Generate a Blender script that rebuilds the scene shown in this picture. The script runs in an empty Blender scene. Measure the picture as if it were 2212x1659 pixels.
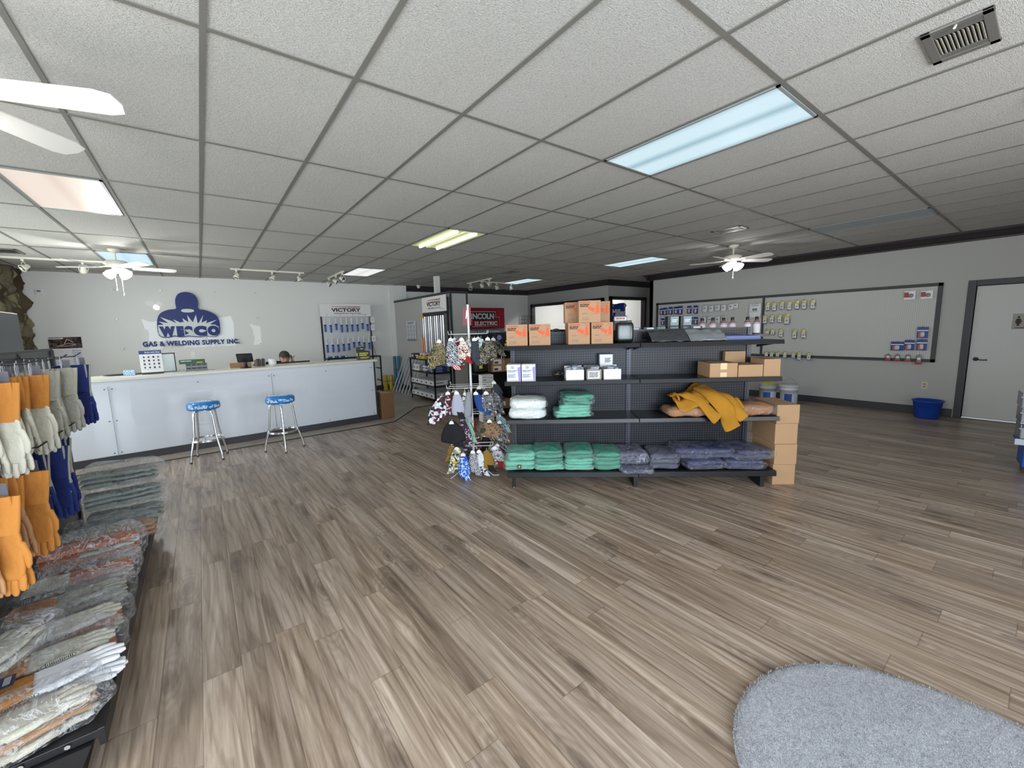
import bpy, bmesh, math, random
from mathutils import Matrix, Vector, Euler, noise
sc = bpy.context.scene
COL = sc.collection
PI = math.pi
rad = math.radians

# ---------------------------------------------------------------- camera
cam = bpy.data.cameras.new('camera'); camo = bpy.data.objects.new('camera', cam); COL.objects.link(camo)
cam.sensor_width = 36; cam.lens = 883.87 / 2212 * 36; cam.clip_start = 0.05; cam.clip_end = 200
r_ = Vector((0.79592405, -0.60476364, -0.02767387)); u_ = Vector((0.104186, 0.09180178, 0.99031193)); f_ = Vector((0.59636414, 0.79109631, -0.13607515))
camo.matrix_world = Matrix(((r_.x, u_.x, -f_.x, 0), (r_.y, u_.y, -f_.y, 0), (r_.z, u_.z, -f_.z, 1.602), (0, 0, 0, 1)))
sc.camera = camo
sc.view_settings.view_transform = 'Standard'; sc.view_settings.look = 'None'
sc.view_settings.gamma = 1; sc.view_settings.use_curve_mapping = False
sc.view_settings.exposure = -0.05
sc.cycles.transparent_max_bounces = 40

# ---------------------------------------------------------------- world and daylight
w = bpy.data.worlds.new('World'); sc.world = w; w.use_nodes = True
wn = w.node_tree; wn.nodes.clear()
wo = wn.nodes.new('ShaderNodeOutputWorld'); bg = wn.nodes.new('ShaderNodeBackground')
bg.inputs[0].default_value = (0.72, 0.86, 1.0, 1); bg.inputs[1].default_value = 1.6
wn.links.new(bg.outputs[0], wo.inputs[0])

def area(name, loc, rot, sx, sy, power, col):
    l = bpy.data.lights.new(name, 'AREA'); l.shape = 'RECTANGLE'; l.size = sx; l.size_y = sy; l.energy = power; l.color = col
    o = bpy.data.objects.new(name, l); COL.objects.link(o); o.location = loc; o.rotation_euler = rot
    return o
# daylight just outside the shop windows (front wall behind the camera, and the left wall)
# tipped upwards a little: much of the light is bounced up off the sunlit pavement
area('daylight_front', (-0.3, -2.75, 1.55), (rad(98), 0, 0), 4.0, 2.0, 350, (0.78, 0.89, 1.0))
area('daylight_front', (3.1, -2.75, 1.45), (rad(142), 0, 0), 1.7, 1.8, 100, (1.0, 0.97, 0.93))
area('daylight_left', (-2.8, 0.9, 1.55), (rad(93), 0, rad(-90)), 4.6, 2.0, 170, (0.97, 0.98, 0.92))
area('daylight_left', (-2.8, 6.6, 1.55), (rad(88), 0, rad(-90)), 5.0, 2.0, 135, (0.95, 1.0, 0.93))

# ---------------------------------------------------------------- mesh builder
class MB:
    def __init__(s): s.v = []; s.f = []; s.mi = []; s.M = Matrix(); s.cur = 0; s.sm = []
    def at(s, *loc, rz=0, rx=0, ry=0, sc_=1):
        s.M = Matrix.Translation(loc or (0,0,0)) @ Euler((rx, ry, rz)).to_matrix().to_4x4() @ Matrix.Scale(sc_, 4); return s
    def m(s, i): s.cur = i; return s
    def add(s, vs, fs, smooth=False):
        b = len(s.v); s.v += [tuple(s.M @ Vector(v)) for v in vs]
        for f in fs: s.f.append(tuple(b + i for i in f)); s.mi.append(s.cur); s.sm.append(smooth)
        return s
    def box(s, x0, y0, z0, x1, y1, z1):
        if x0 > x1: x0, x1 = x1, x0
        if y0 > y1: y0, y1 = y1, y0
        if z0 > z1: z0, z1 = z1, z0
        v = [(x0,y0,z0),(x1,y0,z0),(x1,y1,z0),(x0,y1,z0),(x0,y0,z1),(x1,y0,z1),(x1,y1,z1),(x0,y1,z1)]
        return s.add(v, [(0,3,2,1),(4,5,6,7),(0,1,5,4),(1,2,6,5),(2,3,7,6),(3,0,4,7)])
    def cb(s, cx, cy, cz, sx, sy, sz): return s.box(cx-sx/2, cy-sy/2, cz-sz/2, cx+sx/2, cy+sy/2, cz+sz/2)
    def quad(s, a, b, c, d): return s.add([a,b,c,d], [(0,1,2,3)])
    def prism(s, pts, z0, z1):
        n = len(pts); v = [(x,y,z0) for x,y in pts] + [(x,y,z1) for x,y in pts]
        f = [tuple(range(n-1,-1,-1)), tuple(range(n,2*n))] + [(i,(i+1)%n,n+(i+1)%n,n+i) for i in range(n)]
        return s.add(v, f)
    def prism_y(s, pts, y0, y1):            # outline in x,z, extruded along y
        n = len(pts); v = [(x,y0,z) for x,z in pts] + [(x,y1,z) for x,z in pts]
        f = [tuple(range(n)), tuple(range(2*n-1,n-1,-1))] + [(i,n+i,n+(i+1)%n,(i+1)%n) for i in range(n)]
        return s.add(v, f)
    def prism_x(s, pts, x0, x1):            # outline in y,z, extruded along x
        n = len(pts); v = [(x0,y,z) for y,z in pts] + [(x1,y,z) for y,z in pts]
        f = [tuple(range(n-1,-1,-1)), tuple(range(n,2*n))] + [(i,(i+1)%n,n+(i+1)%n,n+i) for i in range(n)]
        return s.add(v, f)
    def tube(s, pts, r, seg=8, closed=False):
        pts = [Vector(p) for p in pts]; n = len(pts); vs = []; fs = []
        rr = r if isinstance(r, (list, tuple)) else [r]*n
        prev = None
        for i, p in enumerate(pts):
            if closed: t = (pts[(i+1)%n] - pts[i-1])
            else: t = pts[min(i+1,n-1)] - pts[max(i-1,0)]
            t.normalize()
            if prev is None:
                a = Vector((0,0,1)) if abs(t.z) < 0.9 else Vector((1,0,0)); a = (a - t*a.dot(t)).normalized()
            else:
                a = prev - t*prev.dot(t); a = a.normalized() if a.length > 1e-6 else t.orthogonal().normalized()
            prev = a; b = t.cross(a)
            for k in range(seg):
                th = 2*PI*k/seg; vs.append(tuple(p + (a*math.cos(th) + b*math.sin(th))*rr[i]))
        m = n if closed else n-1
        for i in range(m):
            for k in range(seg):
                a0 = i*seg+k; a1 = i*seg+(k+1)%seg; b0 = ((i+1)%n)*seg+k; b1 = ((i+1)%n)*seg+(k+1)%seg
                fs.append((a0,a1,b1,b0))
        s.add(vs, fs, True)
        if not closed:
            s.add(vs[:seg], [tuple(range(seg-1,-1,-1))]); s.add(vs[-seg:], [tuple(range(seg))])
        return s
    def lathe(s, prof, seg=24, smooth=True, cap=True):
        vs = []; fs = []; n = len(prof)
        for r, z in prof:
            for k in range(seg):
                th = 2*PI*k/seg; vs.append((r*math.cos(th), r*math.sin(th), z))
        for i in range(n-1):
            for k in range(seg):
                fs.append((i*seg+k, i*seg+(k+1)%seg, (i+1)*seg+(k+1)%seg, (i+1)*seg+k))
        s.add(vs, fs, smooth)
        if cap:
            s.add(vs[:seg], [tuple(range(seg-1,-1,-1))]); s.add(vs[-seg:], [tuple(range(seg))])
        return s
    def cyl(s, x, y, z0, z1, r, seg=20):
        M = s.M.copy(); s.M = M @ Matrix.Translation((x,y,0)); s.lathe([(r,z0),(r,z1)], seg); s.M = M; return s
    def blob(s, cx, cy, cz, a, b, c, e1=.35, e2=.35, seed=0, amp=0.0, fr=8.0, nu=28, nv=14, fn=None):
        """soft rounded box; a,b,c half sizes; noise makes folds"""
        vs = []; fs = []
        sp = lambda v, e: math.copysign(abs(v)**e, v)
        for j in range(nv+1):
            ph = -PI/2 + PI*j/nv
            for i in range(nu):
                th = 2*PI*i/nu
                x = a*sp(math.cos(ph), e1)*sp(math.cos(th), e2); y = b*sp(math.cos(ph), e1)*sp(math.sin(th), e2); z = c*sp(math.sin(ph), e1)
                p = Vector((x,y,z))
                if fn: p = Vector(fn(x,y,z))
                if amp:
                    q = Vector((p.x*fr+seed*7.3, p.y*fr-seed*3.1, p.z*fr*1.6+seed))
                    d = noise.noise_vector(q); p += d*amp
                vs.append((cx+p.x, cy+p.y, cz+p.z))
        for j in range(nv):
            for i in range(nu):
                fs.append((j*nu+i, j*nu+(i+1)%nu, (j+1)*nu+(i+1)%nu, (j+1)*nu+i))
        return s.add(vs, fs, True)
    def grid(s, fn, nu, nv, smooth=True):
        vs = [tuple(fn(i/nu, j/nv)) for j in range(nv+1) for i in range(nu+1)]
        fs = [(j*(nu+1)+i, j*(nu+1)+i+1, (j+1)*(nu+1)+i+1, (j+1)*(nu+1)+i) for j in range(nv) for i in range(nu)]
        return s.add(vs, fs, smooth)
    def build(s, name, mats, parent=None, bevel=0, solid=0, sub=0):
        me = bpy.data.meshes.new(name); me.from_pydata(s.v, [], s.f)
        if not isinstance(mats, (list, tuple)): mats = [mats]
        for m_ in mats: me.materials.append(m_)
        me.polygons.foreach_set('material_index', s.mi); me.polygons.foreach_set('use_smooth', s.sm); me.update()
        o = bpy.data.objects.new(name, me); COL.objects.link(o)
        if parent: o.parent = parent
        if bevel:
            b = o.modifiers.new('b', 'BEVEL'); b.width = bevel; b.segments = 2; b.limit_method = 'ANGLE'
        if solid:
            b = o.modifiers.new('s', 'SOLIDIFY'); b.thickness = solid; b.offset = 0
        if sub:
            b = o.modifiers.new('d', 'SUBSURF'); b.levels = sub; b.render_levels = sub
        return o

def tag(o, label, cat, group=None):
    o['label'] = label; o['category'] = cat
    if group: o['group'] = group
    return o
def plabel(o, label): o['label'] = label; return o
def thing(name, label, cat, loc=(0,0,0), rz=0, group=None):
    o = bpy.data.objects.new(name, None); o.empty_display_size = 0.05; COL.objects.link(o)
    o.location = loc; o.rotation_euler = (0,0,rz)
    return tag(o, label, cat, group)
def struct(o): o['kind'] = 'structure'; return o
def dup(root, label, loc=None, rz=None, group=None, cat=None):
    r = root.copy(); COL.objects.link(r)
    if loc is not None: r.location = loc
    if rz is not None: r.rotation_euler = (0,0,rz)
    r['label'] = label
    if group: r['group'] = group
    if cat: r['category'] = cat
    for ch in list(root.children):
        c = ch.copy(); COL.objects.link(c); c.parent = r
        for g in list(ch.children):
            d = g.copy(); COL.objects.link(d); d.parent = c
    return r
_dg = None
def text(body, name, mat, parent, size, loc, rot=(PI/2,0,0), extrude=0.001, bold=0.0, align='CENTER', sx=1.0, bend=None, fit=None, sp=1.0):
    """lettering as a mesh; size = letter height in metres"""
    cu = bpy.data.curves.new('t', 'FONT'); cu.body = body; cu.size = size/0.69; cu.extrude = extrude; cu.offset = bold
    cu.align_x = align; cu.align_y = 'CENTER'; cu.space_line = 0.85; cu.space_character = sp
    t = bpy.data.objects.new('t', cu); COL.objects.link(t)
    bpy.context.view_layer.update()
    me = bpy.data.meshes.new_from_object(t.evaluated_get(bpy.context.evaluated_depsgraph_get()))
    bpy.data.objects.remove(t)
    me.name = name
    if fit:
        xs = [v.co.x for v in me.vertices]; ys = [v.co.y for v in me.vertices]; cx, cy = (min(xs)+max(xs))/2, (min(ys)+max(ys))/2
        for v in me.vertices: v.co.x = (v.co.x-cx)*fit[0]/(max(xs)-min(xs)); v.co.y = (v.co.y-cy)*fit[1]/(max(ys)-min(ys))
    M = Matrix.Translation(loc) @ Euler(rot).to_matrix().to_4x4() @ Matrix.Diagonal((sx,1,1,1))
    if bend:
        R = bend
        for v in me.vertices:
            x, y, z = v.co; x *= sx; a = x/R
            v.co = ((R+z)*math.sin(a), -(R+z)*math.cos(a), y)
        me.transform(Matrix.Translation(loc))
    else: me.transform(M)
    me.materials.clear(); me.materials.append(mat)
    o = bpy.data.objects.new(name, me); COL.objects.link(o); o.parent = parent
    return o

def marks(name, mat, parent, loc, w, h, rows, seed=1, rot=None):
    """print too small to read: rows of short dashes on a face that looks to -y"""
    r = random.Random(seed); mb = MB(); lh = h/rows
    if rot is not None: mb.M = rot
    for i in range(rows):
        x = 0; z = -i*lh
        while x < w*(.96 if i % 2 == 0 else .75):
            l_ = r.uniform(.06, .16)*w; l_ = min(l_, w-x)
            if l_ > .02*w: mb.box(loc[0]+x, loc[1]-.0006, loc[2]+z-lh*.62, loc[0]+x+l_, loc[1], loc[2]+z)
            x += l_+.03*w
    return mb.build(name, mat, parent)

# ---------------------------------------------------------------- materials
def srgb(r, g, b):
    f = lambda c: (c/255/12.92) if c/255 <= 0.04045 else ((c/255+0.055)/1.055)**2.4
    return (f(r), f(g), f(b), 1)
MATS = {}
def mat(name, rgb=(200,200,200), rough=0.5, metal=0.0, emit=0, bump=0, bscale=80, spec=0.5, var=0, vscale=6, coat=0, stretch=(1,1,1)):
    if name in MATS: return MATS[name]
    m = bpy.data.materials.new(name); m.use_nodes = True; nt = m.node_tree; N = nt.nodes; L = nt.links
    p = N['Principled BSDF']; c = srgb(*rgb)
    p.inputs['Base Color'].default_value = c; p.inputs['Roughness'].default_value = rough; p.inputs['Metallic'].default_value = metal
    p.inputs['Specular IOR Level'].default_value = spec; p.inputs['Coat Weight'].default_value = coat; p.inputs['Coat Roughness'].default_value = 0.08
    if emit: p.inputs['Emission Color'].default_value = c; p.inputs['Emission Strength'].default_value = emit
    if var or bump:
        tc = N.new('ShaderNodeTexCoord'); mp = N.new('ShaderNodeMapping'); mp.inputs['Scale'].default_value = stretch
        L.new(tc.outputs['Object'], mp.inputs[0])
    if var:
        nz = N.new('ShaderNodeTexNoise'); nz.inputs['Scale'].default_value = vscale; nz.inputs['Detail'].default_value = 4
        L.new(mp.outputs[0], nz.inputs['Vector'])
        mx = N.new('ShaderNodeMix'); mx.data_type = 'RGBA'; mx.inputs['A'].default_value = [x*(1-var) for x in c[:3]]+[1]; mx.inputs['B'].default_value = [min(1,x*(1+var)) for x in c[:3]]+[1]
        L.new(nz.outputs[0], mx.inputs['Factor']); L.new(mx.outputs['Result'], p.inputs['Base Color'])
    if bump:
        nb = N.new('ShaderNodeTexNoise'); nb.inputs['Scale'].default_value = bscale; nb.inputs['Detail'].default_value = 3
        L.new(mp.outputs[0], nb.inputs['Vector'])
        bp = N.new('ShaderNodeBump'); bp.inputs['Strength'].default_value = bump; bp.inputs['Distance'].default_value = 0.01
        L.new(nb.outputs[0], bp.inputs['Height']); L.new(bp.outputs[0], p.inputs['Normal'])
    MATS[name] = m; return m

class NT:
    """tiny node helper"""
    def __init__(s, name):
        s.m = bpy.data.materials.new(name); s.m.use_nodes = True; s.t = s.m.node_tree; s.N = s.t.nodes; s.p = s.N['Principled BSDF']
        MATS[name] = s.m
    def n(s, typ, **kw):
        x = s.N.new(typ)
        for k, v in kw.items():
            if k.startswith('_'): x.inputs[k[1:]].default_value = v
            else: setattr(x, k, v)
        return x
    def l(s, a, b): s.t.links.new(a, b)
    def math(s, op, a, b=None, c=None):
        x = s.N.new('ShaderNodeMath'); x.operation = op
        for i, v in enumerate((a, b, c)):
            if v is None: continue
            if isinstance(v, (int, float)): x.inputs[i].default_value = v
            else: s.l(v, x.inputs[i])
        return x.outputs[0]
    def mix(s, f, a, b, mode='MIX'):
        x = s.N.new('ShaderNodeMix'); x.data_type = 'RGBA'; x.blend_type = mode
        for k, v in (('Factor', f), ('A', a), ('B', b)):
            if isinstance(v, (int, float, tuple, list)): x.inputs[k].default_value = v
            else: s.l(v, x.inputs[k])
        return x.outputs['Result']
    def ramp(s, f, stops, interp='LINEAR'):
        x = s.N.new('ShaderNodeValToRGB'); x.color_ramp.interpolation = interp; e = x.color_ramp.elements
        while len(e) < len(stops): e.new(0.5)
        for i, (p, c) in enumerate(stops): e[i].position = p; e[i].color = c
        s.l(f, x.inputs[0]); return x.outputs[0]
    def comb(s, x, y, z):
        c = s.N.new('ShaderNodeCombineXYZ')
        for i, v in enumerate((x, y, z)):
            if isinstance(v, (int, float)): c.inputs[i].default_value = v
            else: s.l(v, c.inputs[i])
        return c.outputs[0]
    def sep(s, coord='Object'):
        tc = s.N.new('ShaderNodeTexCoord'); sp = s.N.new('ShaderNodeSeparateXYZ'); s.l(tc.outputs[coord], sp.inputs[0]); return sp.outputs, tc.outputs[coord]
    def noise(s, vec, scale, detail=4, rough=0.5, dist=0):
        x = s.N.new('ShaderNodeTexNoise'); x.inputs['Scale'].default_value = scale; x.inputs['Detail'].default_value = detail
        x.inputs['Roughness'].default_value = rough; x.inputs['Distortion'].default_value = dist
        if vec is not None: s.l(vec, x.inputs['Vector'])
        return x.outputs[0]
    def bump(s, h, strength, dist=0.01):
        b = s.N.new('ShaderNodeBump'); b.inputs['Strength'].default_value = strength; b.inputs['Distance'].default_value = dist
        s.l(h, b.inputs['Height']); s.l(b.outputs[0], s.p.inputs['Normal'])

# floor: vinyl planks running along Y, 18 cm wide and 1.22 m long, random stagger
def floor_mat():
    t = NT('wood_planks'); (x, y, z), _ = t.sep()
    W_, L_ = 0.155, 1.22
    xr = t.math('DIVIDE', x, W_); row = t.math('FLOOR', xr)
    wn1 = t.n('ShaderNodeTexWhiteNoise', noise_dimensions='1D'); t.l(row, wn1.inputs['W'])
    yr = t.math('ADD', t.math('DIVIDE', y, L_), t.math('MULTIPLY', wn1.outputs[0], 7.0)); pid = t.math('FLOOR', yr)
    wn2 = t.n('ShaderNodeTexWhiteNoise', noise_dimensions='2D'); t.l(t.comb(row, pid, 0), wn2.inputs['Vector'])
    rnd = wn2.outputs[0]
    fx = t.math('FRACT', xr); fy = t.math('FRACT', yr)
    ex = t.math('MINIMUM', fx, t.math('SUBTRACT', 1, fx)); ey = t.math('MULTIPLY', t.math('MINIMUM', fy, t.math('SUBTRACT', 1, fy)), L_/W_)
    edge = t.math('MINIMUM', ex, ey)
    off = t.math('MULTIPLY', rnd, 40.0)
    v1 = t.comb(t.math('ADD', t.math('MULTIPLY', x, 13.0), off), t.math('ADD', t.math('MULTIPLY', y, 0.62), off), off)
    g1 = t.noise(v1, 1.0, 6, 0.62, 1.6)
    v2 = t.comb(t.math('ADD', t.math('MULTIPLY', x, 90.0), off), t.math('ADD', t.math('MULTIPLY', y, 1.5), off), 0)
    g2 = t.noise(v2, 1.0, 5, 0.7, 0.3)
    v3 = t.comb(t.math('ADD', t.math('MULTIPLY', x, 6.0), off), t.math('ADD', t.math('MULTIPLY', y, 0.55), off), off)
    wv = t.n('ShaderNodeTexWave', wave_type='RINGS', rings_direction='Z'); wv.inputs['Scale'].default_value = 1.3; wv.inputs['Distortion'].default_value = 9; wv.inputs['Detail'].default_value = 3; wv.inputs['Detail Scale'].default_value = 1.4
    t.l(v3, wv.inputs['Vector'])
    # knots with rings around them
    wob = t.math('MULTIPLY', t.math('SUBTRACT', g1, 0.5), 0.35)
    vk = t.comb(t.math('ADD', t.math('ADD', t.math('MULTIPLY', x, 3.4), off), wob), t.math('ADD', t.math('MULTIPLY', y, 1.05), off), off)
    vo = t.n('ShaderNodeTexVoronoi', distance='EUCLIDEAN', feature='F1', voronoi_dimensions='2D'); vo.inputs['Scale'].default_value = 1.0; t.l(vk, vo.inputs['Vector'])
    kd = vo.outputs['Distance']
    knot = t.ramp(kd, [(0.0, (1,1,1,1)), (0.045, (0.85,0.85,0.85,1)), (0.10, (0.18,0.18,0.18,1)), (0.20, (0,0,0,1))])
    ringm = t.ramp(kd, [(0.05, (1,1,1,1)), (0.42, (0,0,0,1))])
    ring = t.math('MULTIPLY', t.math('ADD', t.math('MULTIPLY', t.math('SINE', t.math('MULTIPLY', kd, 95.0)), 0.5), 0.5), ringm)
    base = t.ramp(g1, [(0.27, srgb(110,95,83)), (0.42, srgb(150,134,119)), (0.57, srgb(178,163,149)), (0.74, srgb(206,194,182))])
    grain = t.ramp(g2, [(0.32, (0.58,0.56,0.54,1)), (0.45, (0.92,0.92,0.92,1)), (0.7, (1.06,1.06,1.05,1))])
    c = t.mix(0.85, base, grain, 'MULTIPLY')
    ringc = t.ramp(wv.outputs['Fac'], [(0.0, (0.72,0.68,0.64,1)), (0.22, (0.97,0.96,0.95,1)), (1.0, (1.05,1.05,1.05,1))])
    c = t.mix(0.75, c, ringc, 'MULTIPLY')
    tone = t.ramp(rnd, [(0.0, (0.80,0.77,0.74,1)), (0.3, (0.93,0.91,0.89,1)), (0.7, (1.02,1.0,0.98,1)), (1.0, (1.12,1.11,1.10,1))])
    c = t.mix(1.0, c, tone, 'MULTIPLY')
    c = t.mix(t.math('MULTIPLY', ring, 0.42), c, srgb(104,86,72))
    c = t.mix(t.math('MULTIPLY', knot, 0.55), c, srgb(66,54,48))
    c = t.mix(t.math('MULTIPLY', t.math('GREATER_THAN', t.math('FRACT', t.math('MULTIPLY', rnd, 7.3)), 0.62), 0.45), c, t.mix(1.0, c, (0.96, 0.91, 0.85, 1), 'MULTIPLY'))
    seam = t.ramp(edge, [(0.0, (0.62,0.60,0.58,1)), (0.010, (0.80,0.78,0.76,1)), (0.022, (1,1,1,1))])
    c = t.mix(1.0, c, seam, 'MULTIPLY')
    t.l(c, t.p.inputs['Base Color'])
    t.l(t.math('ADD', t.math('MULTIPLY', g2, 0.16), 0.27), t.p.inputs['Roughness'])
    t.p.inputs['Specular IOR Level'].default_value = 0.55
    h = t.math('ADD', t.math('MULTIPLY', g2, 0.3), t.math('MINIMUM', t.math('MULTIPLY', edge, 30), 1.0)); t.bump(h, 0.25, 0.002)
    return t.m
def concrete_mat():
    t = NT('concrete'); _, v = t.sep()
    n1 = t.noise(v, 1.3, 6, 0.6, 0.5); n2 = t.noise(v, 9, 6, 0.65)
    c = t.ramp(t.math('ADD', t.math('MULTIPLY', n1, 0.6), t.math('MULTIPLY', n2, 0.4)), [(0.3, srgb(134,122,110)), (0.5, srgb(168,156,143)), (0.72, srgb(196,186,174))])
    t.l(c, t.p.inputs['Base Color']); t.p.inputs['Roughness'].default_value = 0.32; t.bump(n2, 0.08)
    return t.m
def ceiling_mat():
    t = NT('ceiling_tile'); (x, y, z), v = t.sep()
    vv = t.comb(t.math('MULTIPLY', x, 1.0), t.math('MULTIPLY', y, 2.4), 0)
    n1 = t.noise(vv, 75, 3, 0.6, 0.8); n2 = t.noise(vv, 190, 2); big = t.noise(v, 0.9, 3)
    h = t.math('ADD', n1, t.math('MULTIPLY', n2, 0.5))
    c = t.ramp(h, [(0.45, srgb(164,163,160)), (0.75, srgb(210,209,206)), (1.0, srgb(222,221,219))])
    c = t.mix(0.35, c, t.ramp(big, [(0.35, (0.88,0.88,0.86,1)), (0.65, (1,1,1,1))]), 'MULTIPLY')
    t.l(c, t.p.inputs['Base Color']); t.p.inputs['Roughness'].default_value = 0.95; t.p.inputs['Specular IOR Level'].default_value = 0.1
    t.bump(h, 0.75, 0.012)
    return t.m
def peg_mat(name, base, hole, pitch=0.0254, r=0.2, rough=0.45, metal=0, spec=0.5, axes=(0,2)):
    t = NT(name); o, v = t.sep(); a = o[axes[0]]; b = o[axes[1]]
    fa = t.math('SUBTRACT', t.math('FRACT', t.math('DIVIDE', a, pitch)), 0.5); fb = t.math('SUBTRACT', t.math('FRACT', t.math('DIVIDE', b, pitch)), 0.5)
    d = t.math('SQRT', t.math('ADD', t.math('POWER', fa, 2), t.math('POWER', fb, 2)))
    k = t.math('LESS_THAN', d, r)
    t.l(t.mix(k, srgb(*base), srgb(*hole)), t.p.inputs['Base Color'])
    t.p.inputs['Roughness'].default_value = rough; t.p.inputs['Metallic'].default_value = metal; t.p.inputs['Specular IOR Level'].default_value = spec
    t.bump(t.math('SUBTRACT', 1, k), 0.6, 0.003)
    return t.m
def stone_mat():
    t = NT('stone'); _, v = t.sep()
    vo = t.n('ShaderNodeTexVoronoi', feature='DISTANCE_TO_EDGE'); vo.inputs['Scale'].default_value = 3.2; t.l(v, vo.inputs['Vector'])
    vc = t.n('ShaderNodeTexVoronoi'); vc.inputs['Scale'].default_value = 3.2; t.l(v, vc.inputs['Vector'])
    c = t.ramp(vc.outputs['Color'], [(0.2, srgb(84,66,40)), (0.5, srgb(120,112,92)), (0.8, srgb(158,150,118))])
    n1 = t.noise(v, 14, 5, 0.7)
    c = t.mix(0.6, c, t.ramp(n1, [(0.3, (0.5,0.45,0.38,1)), (0.7, (1.1,1.1,1.0,1))]), 'MULTIPLY')
    c = t.mix(t.ramp(vo.outputs['Distance'], [(0.0, (1,1,1,1)), (0.05, (0,0,0,1))]), c, srgb(70,64,56))
    t.l(c, t.p.inputs['Base Color']); t.p.inputs['Roughness'].default_value = 0.9
    t.bump(t.math('ADD', t.math('MINIMUM', vo.outputs['Distance'], 0.15), t.math('MULTIPLY', n1, 0.08)), 1.0, 0.25)
    return t.m
def plastic_mat(name, tint=(235,240,245), amount=0.08, bs=22):
    """clear wrinkled polythene"""
    t = NT(name); _, v = t.sep(); t.N.remove(t.p)
    out = [n for n in t.N if n.type == 'OUTPUT_MATERIAL'][0]
    tr = t.n('ShaderNodeBsdfTransparent'); tr.inputs[0].default_value = (0.985,0.987,0.99,1)
    gl = t.n('ShaderNodeBsdfGlossy'); gl.inputs['Roughness'].default_value = 0.09; gl.inputs[0].default_value = (1,1,1,1)
    df = t.n('ShaderNodeBsdfDiffuse'); df.inputs[0].default_value = srgb(*tint)
    vm = t.n('ShaderNodeVectorMath', operation='MULTIPLY'); vm.inputs[1].default_value = (1,0.45,1); t.l(v, vm.inputs[0])
    n1 = t.noise(vm.outputs[0], bs, 5, 0.65, 2.2)
    bp = t.n('ShaderNodeBump'); bp.inputs['Strength'].default_value = 1.0; bp.inputs['Distance'].default_value = 0.03; t.l(n1, bp.inputs['Height'])
    t.l(bp.outputs[0], gl.inputs['Normal']); t.l(bp.outputs[0], df.inputs['Normal'])
    fr = t.n('ShaderNodeFresnel'); fr.inputs['IOR'].default_value = 1.5; t.l(bp.outputs[0], fr.inputs['Normal'])
    m1 = t.n('ShaderNodeMixShader'); m2 = t.n('ShaderNodeMixShader')
    crease_glint = t.ramp(n1, [(0.50, (0,0,0,1)), (0.56, (1,1,1,1)), (0.62, (0,0,0,1))])  # white glints of the film painted as diffuse colour along its creases
    t.l(t.math('ADD', t.math('MULTIPLY', crease_glint, amount*3.0), amount*0.25), m1.inputs[0]); t.l(tr.outputs[0], m1.inputs[1]); t.l(df.outputs[0], m1.inputs[2])
    geo = t.n('ShaderNodeNewGeometry'); front = t.math('SUBTRACT', 1.0, geo.outputs['Backfacing'])
    t.l(t.math('MULTIPLY', front, t.math('MINIMUM', t.math('ADD', t.math('MULTIPLY', fr.outputs[0], 1.0), 0.03), 0.55)), m2.inputs[0]); t.l(m1.outputs[0], m2.inputs[1]); t.l(gl.outputs[0], m2.inputs[2])
    t.l(m2.outputs[0], out.inputs[0])
    return t.m
def sheet_mat(name, gloss=0.08, rough=0.02, bumps=0.15, bscale=1.5, tint=(1,1,1,1), fm=1.0):
    """clear acrylic: see-through with a mirror-like film"""
    t = NT(name); _, v = t.sep(); t.N.remove(t.p)
    out = [n for n in t.N if n.type == 'OUTPUT_MATERIAL'][0]
    tr = t.n('ShaderNodeBsdfTransparent'); tr.inputs[0].default_value = tint
    gl = t.n('ShaderNodeBsdfGlossy'); gl.inputs['Roughness'].default_value = rough
    fr = t.n('ShaderNodeFresnel'); fr.inputs['IOR'].default_value = 1.5
    if bumps:
        bp = t.n('ShaderNodeBump'); bp.inputs['Strength'].default_value = bumps; bp.inputs['Distance'].default_value = 0.05; t.l(t.noise(v, bscale, 2), bp.inputs['Height'])
        t.l(bp.outputs[0], gl.inputs['Normal'])
    geo = t.n('ShaderNodeNewGeometry'); front = t.math('SUBTRACT', 1.0, geo.outputs['Backfacing'])
    m2 = t.n('ShaderNodeMixShader'); t.l(t.math('MULTIPLY', front, t.math('ADD', t.math('MULTIPLY', fr.outputs[0], fm), gloss)), m2.inputs[0]); t.l(tr.outputs[0], m2.inputs[1]); t.l(gl.outputs[0], m2.inputs[2])
    t.l(m2.outputs[0], out.inputs[0]); return t.m
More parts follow.
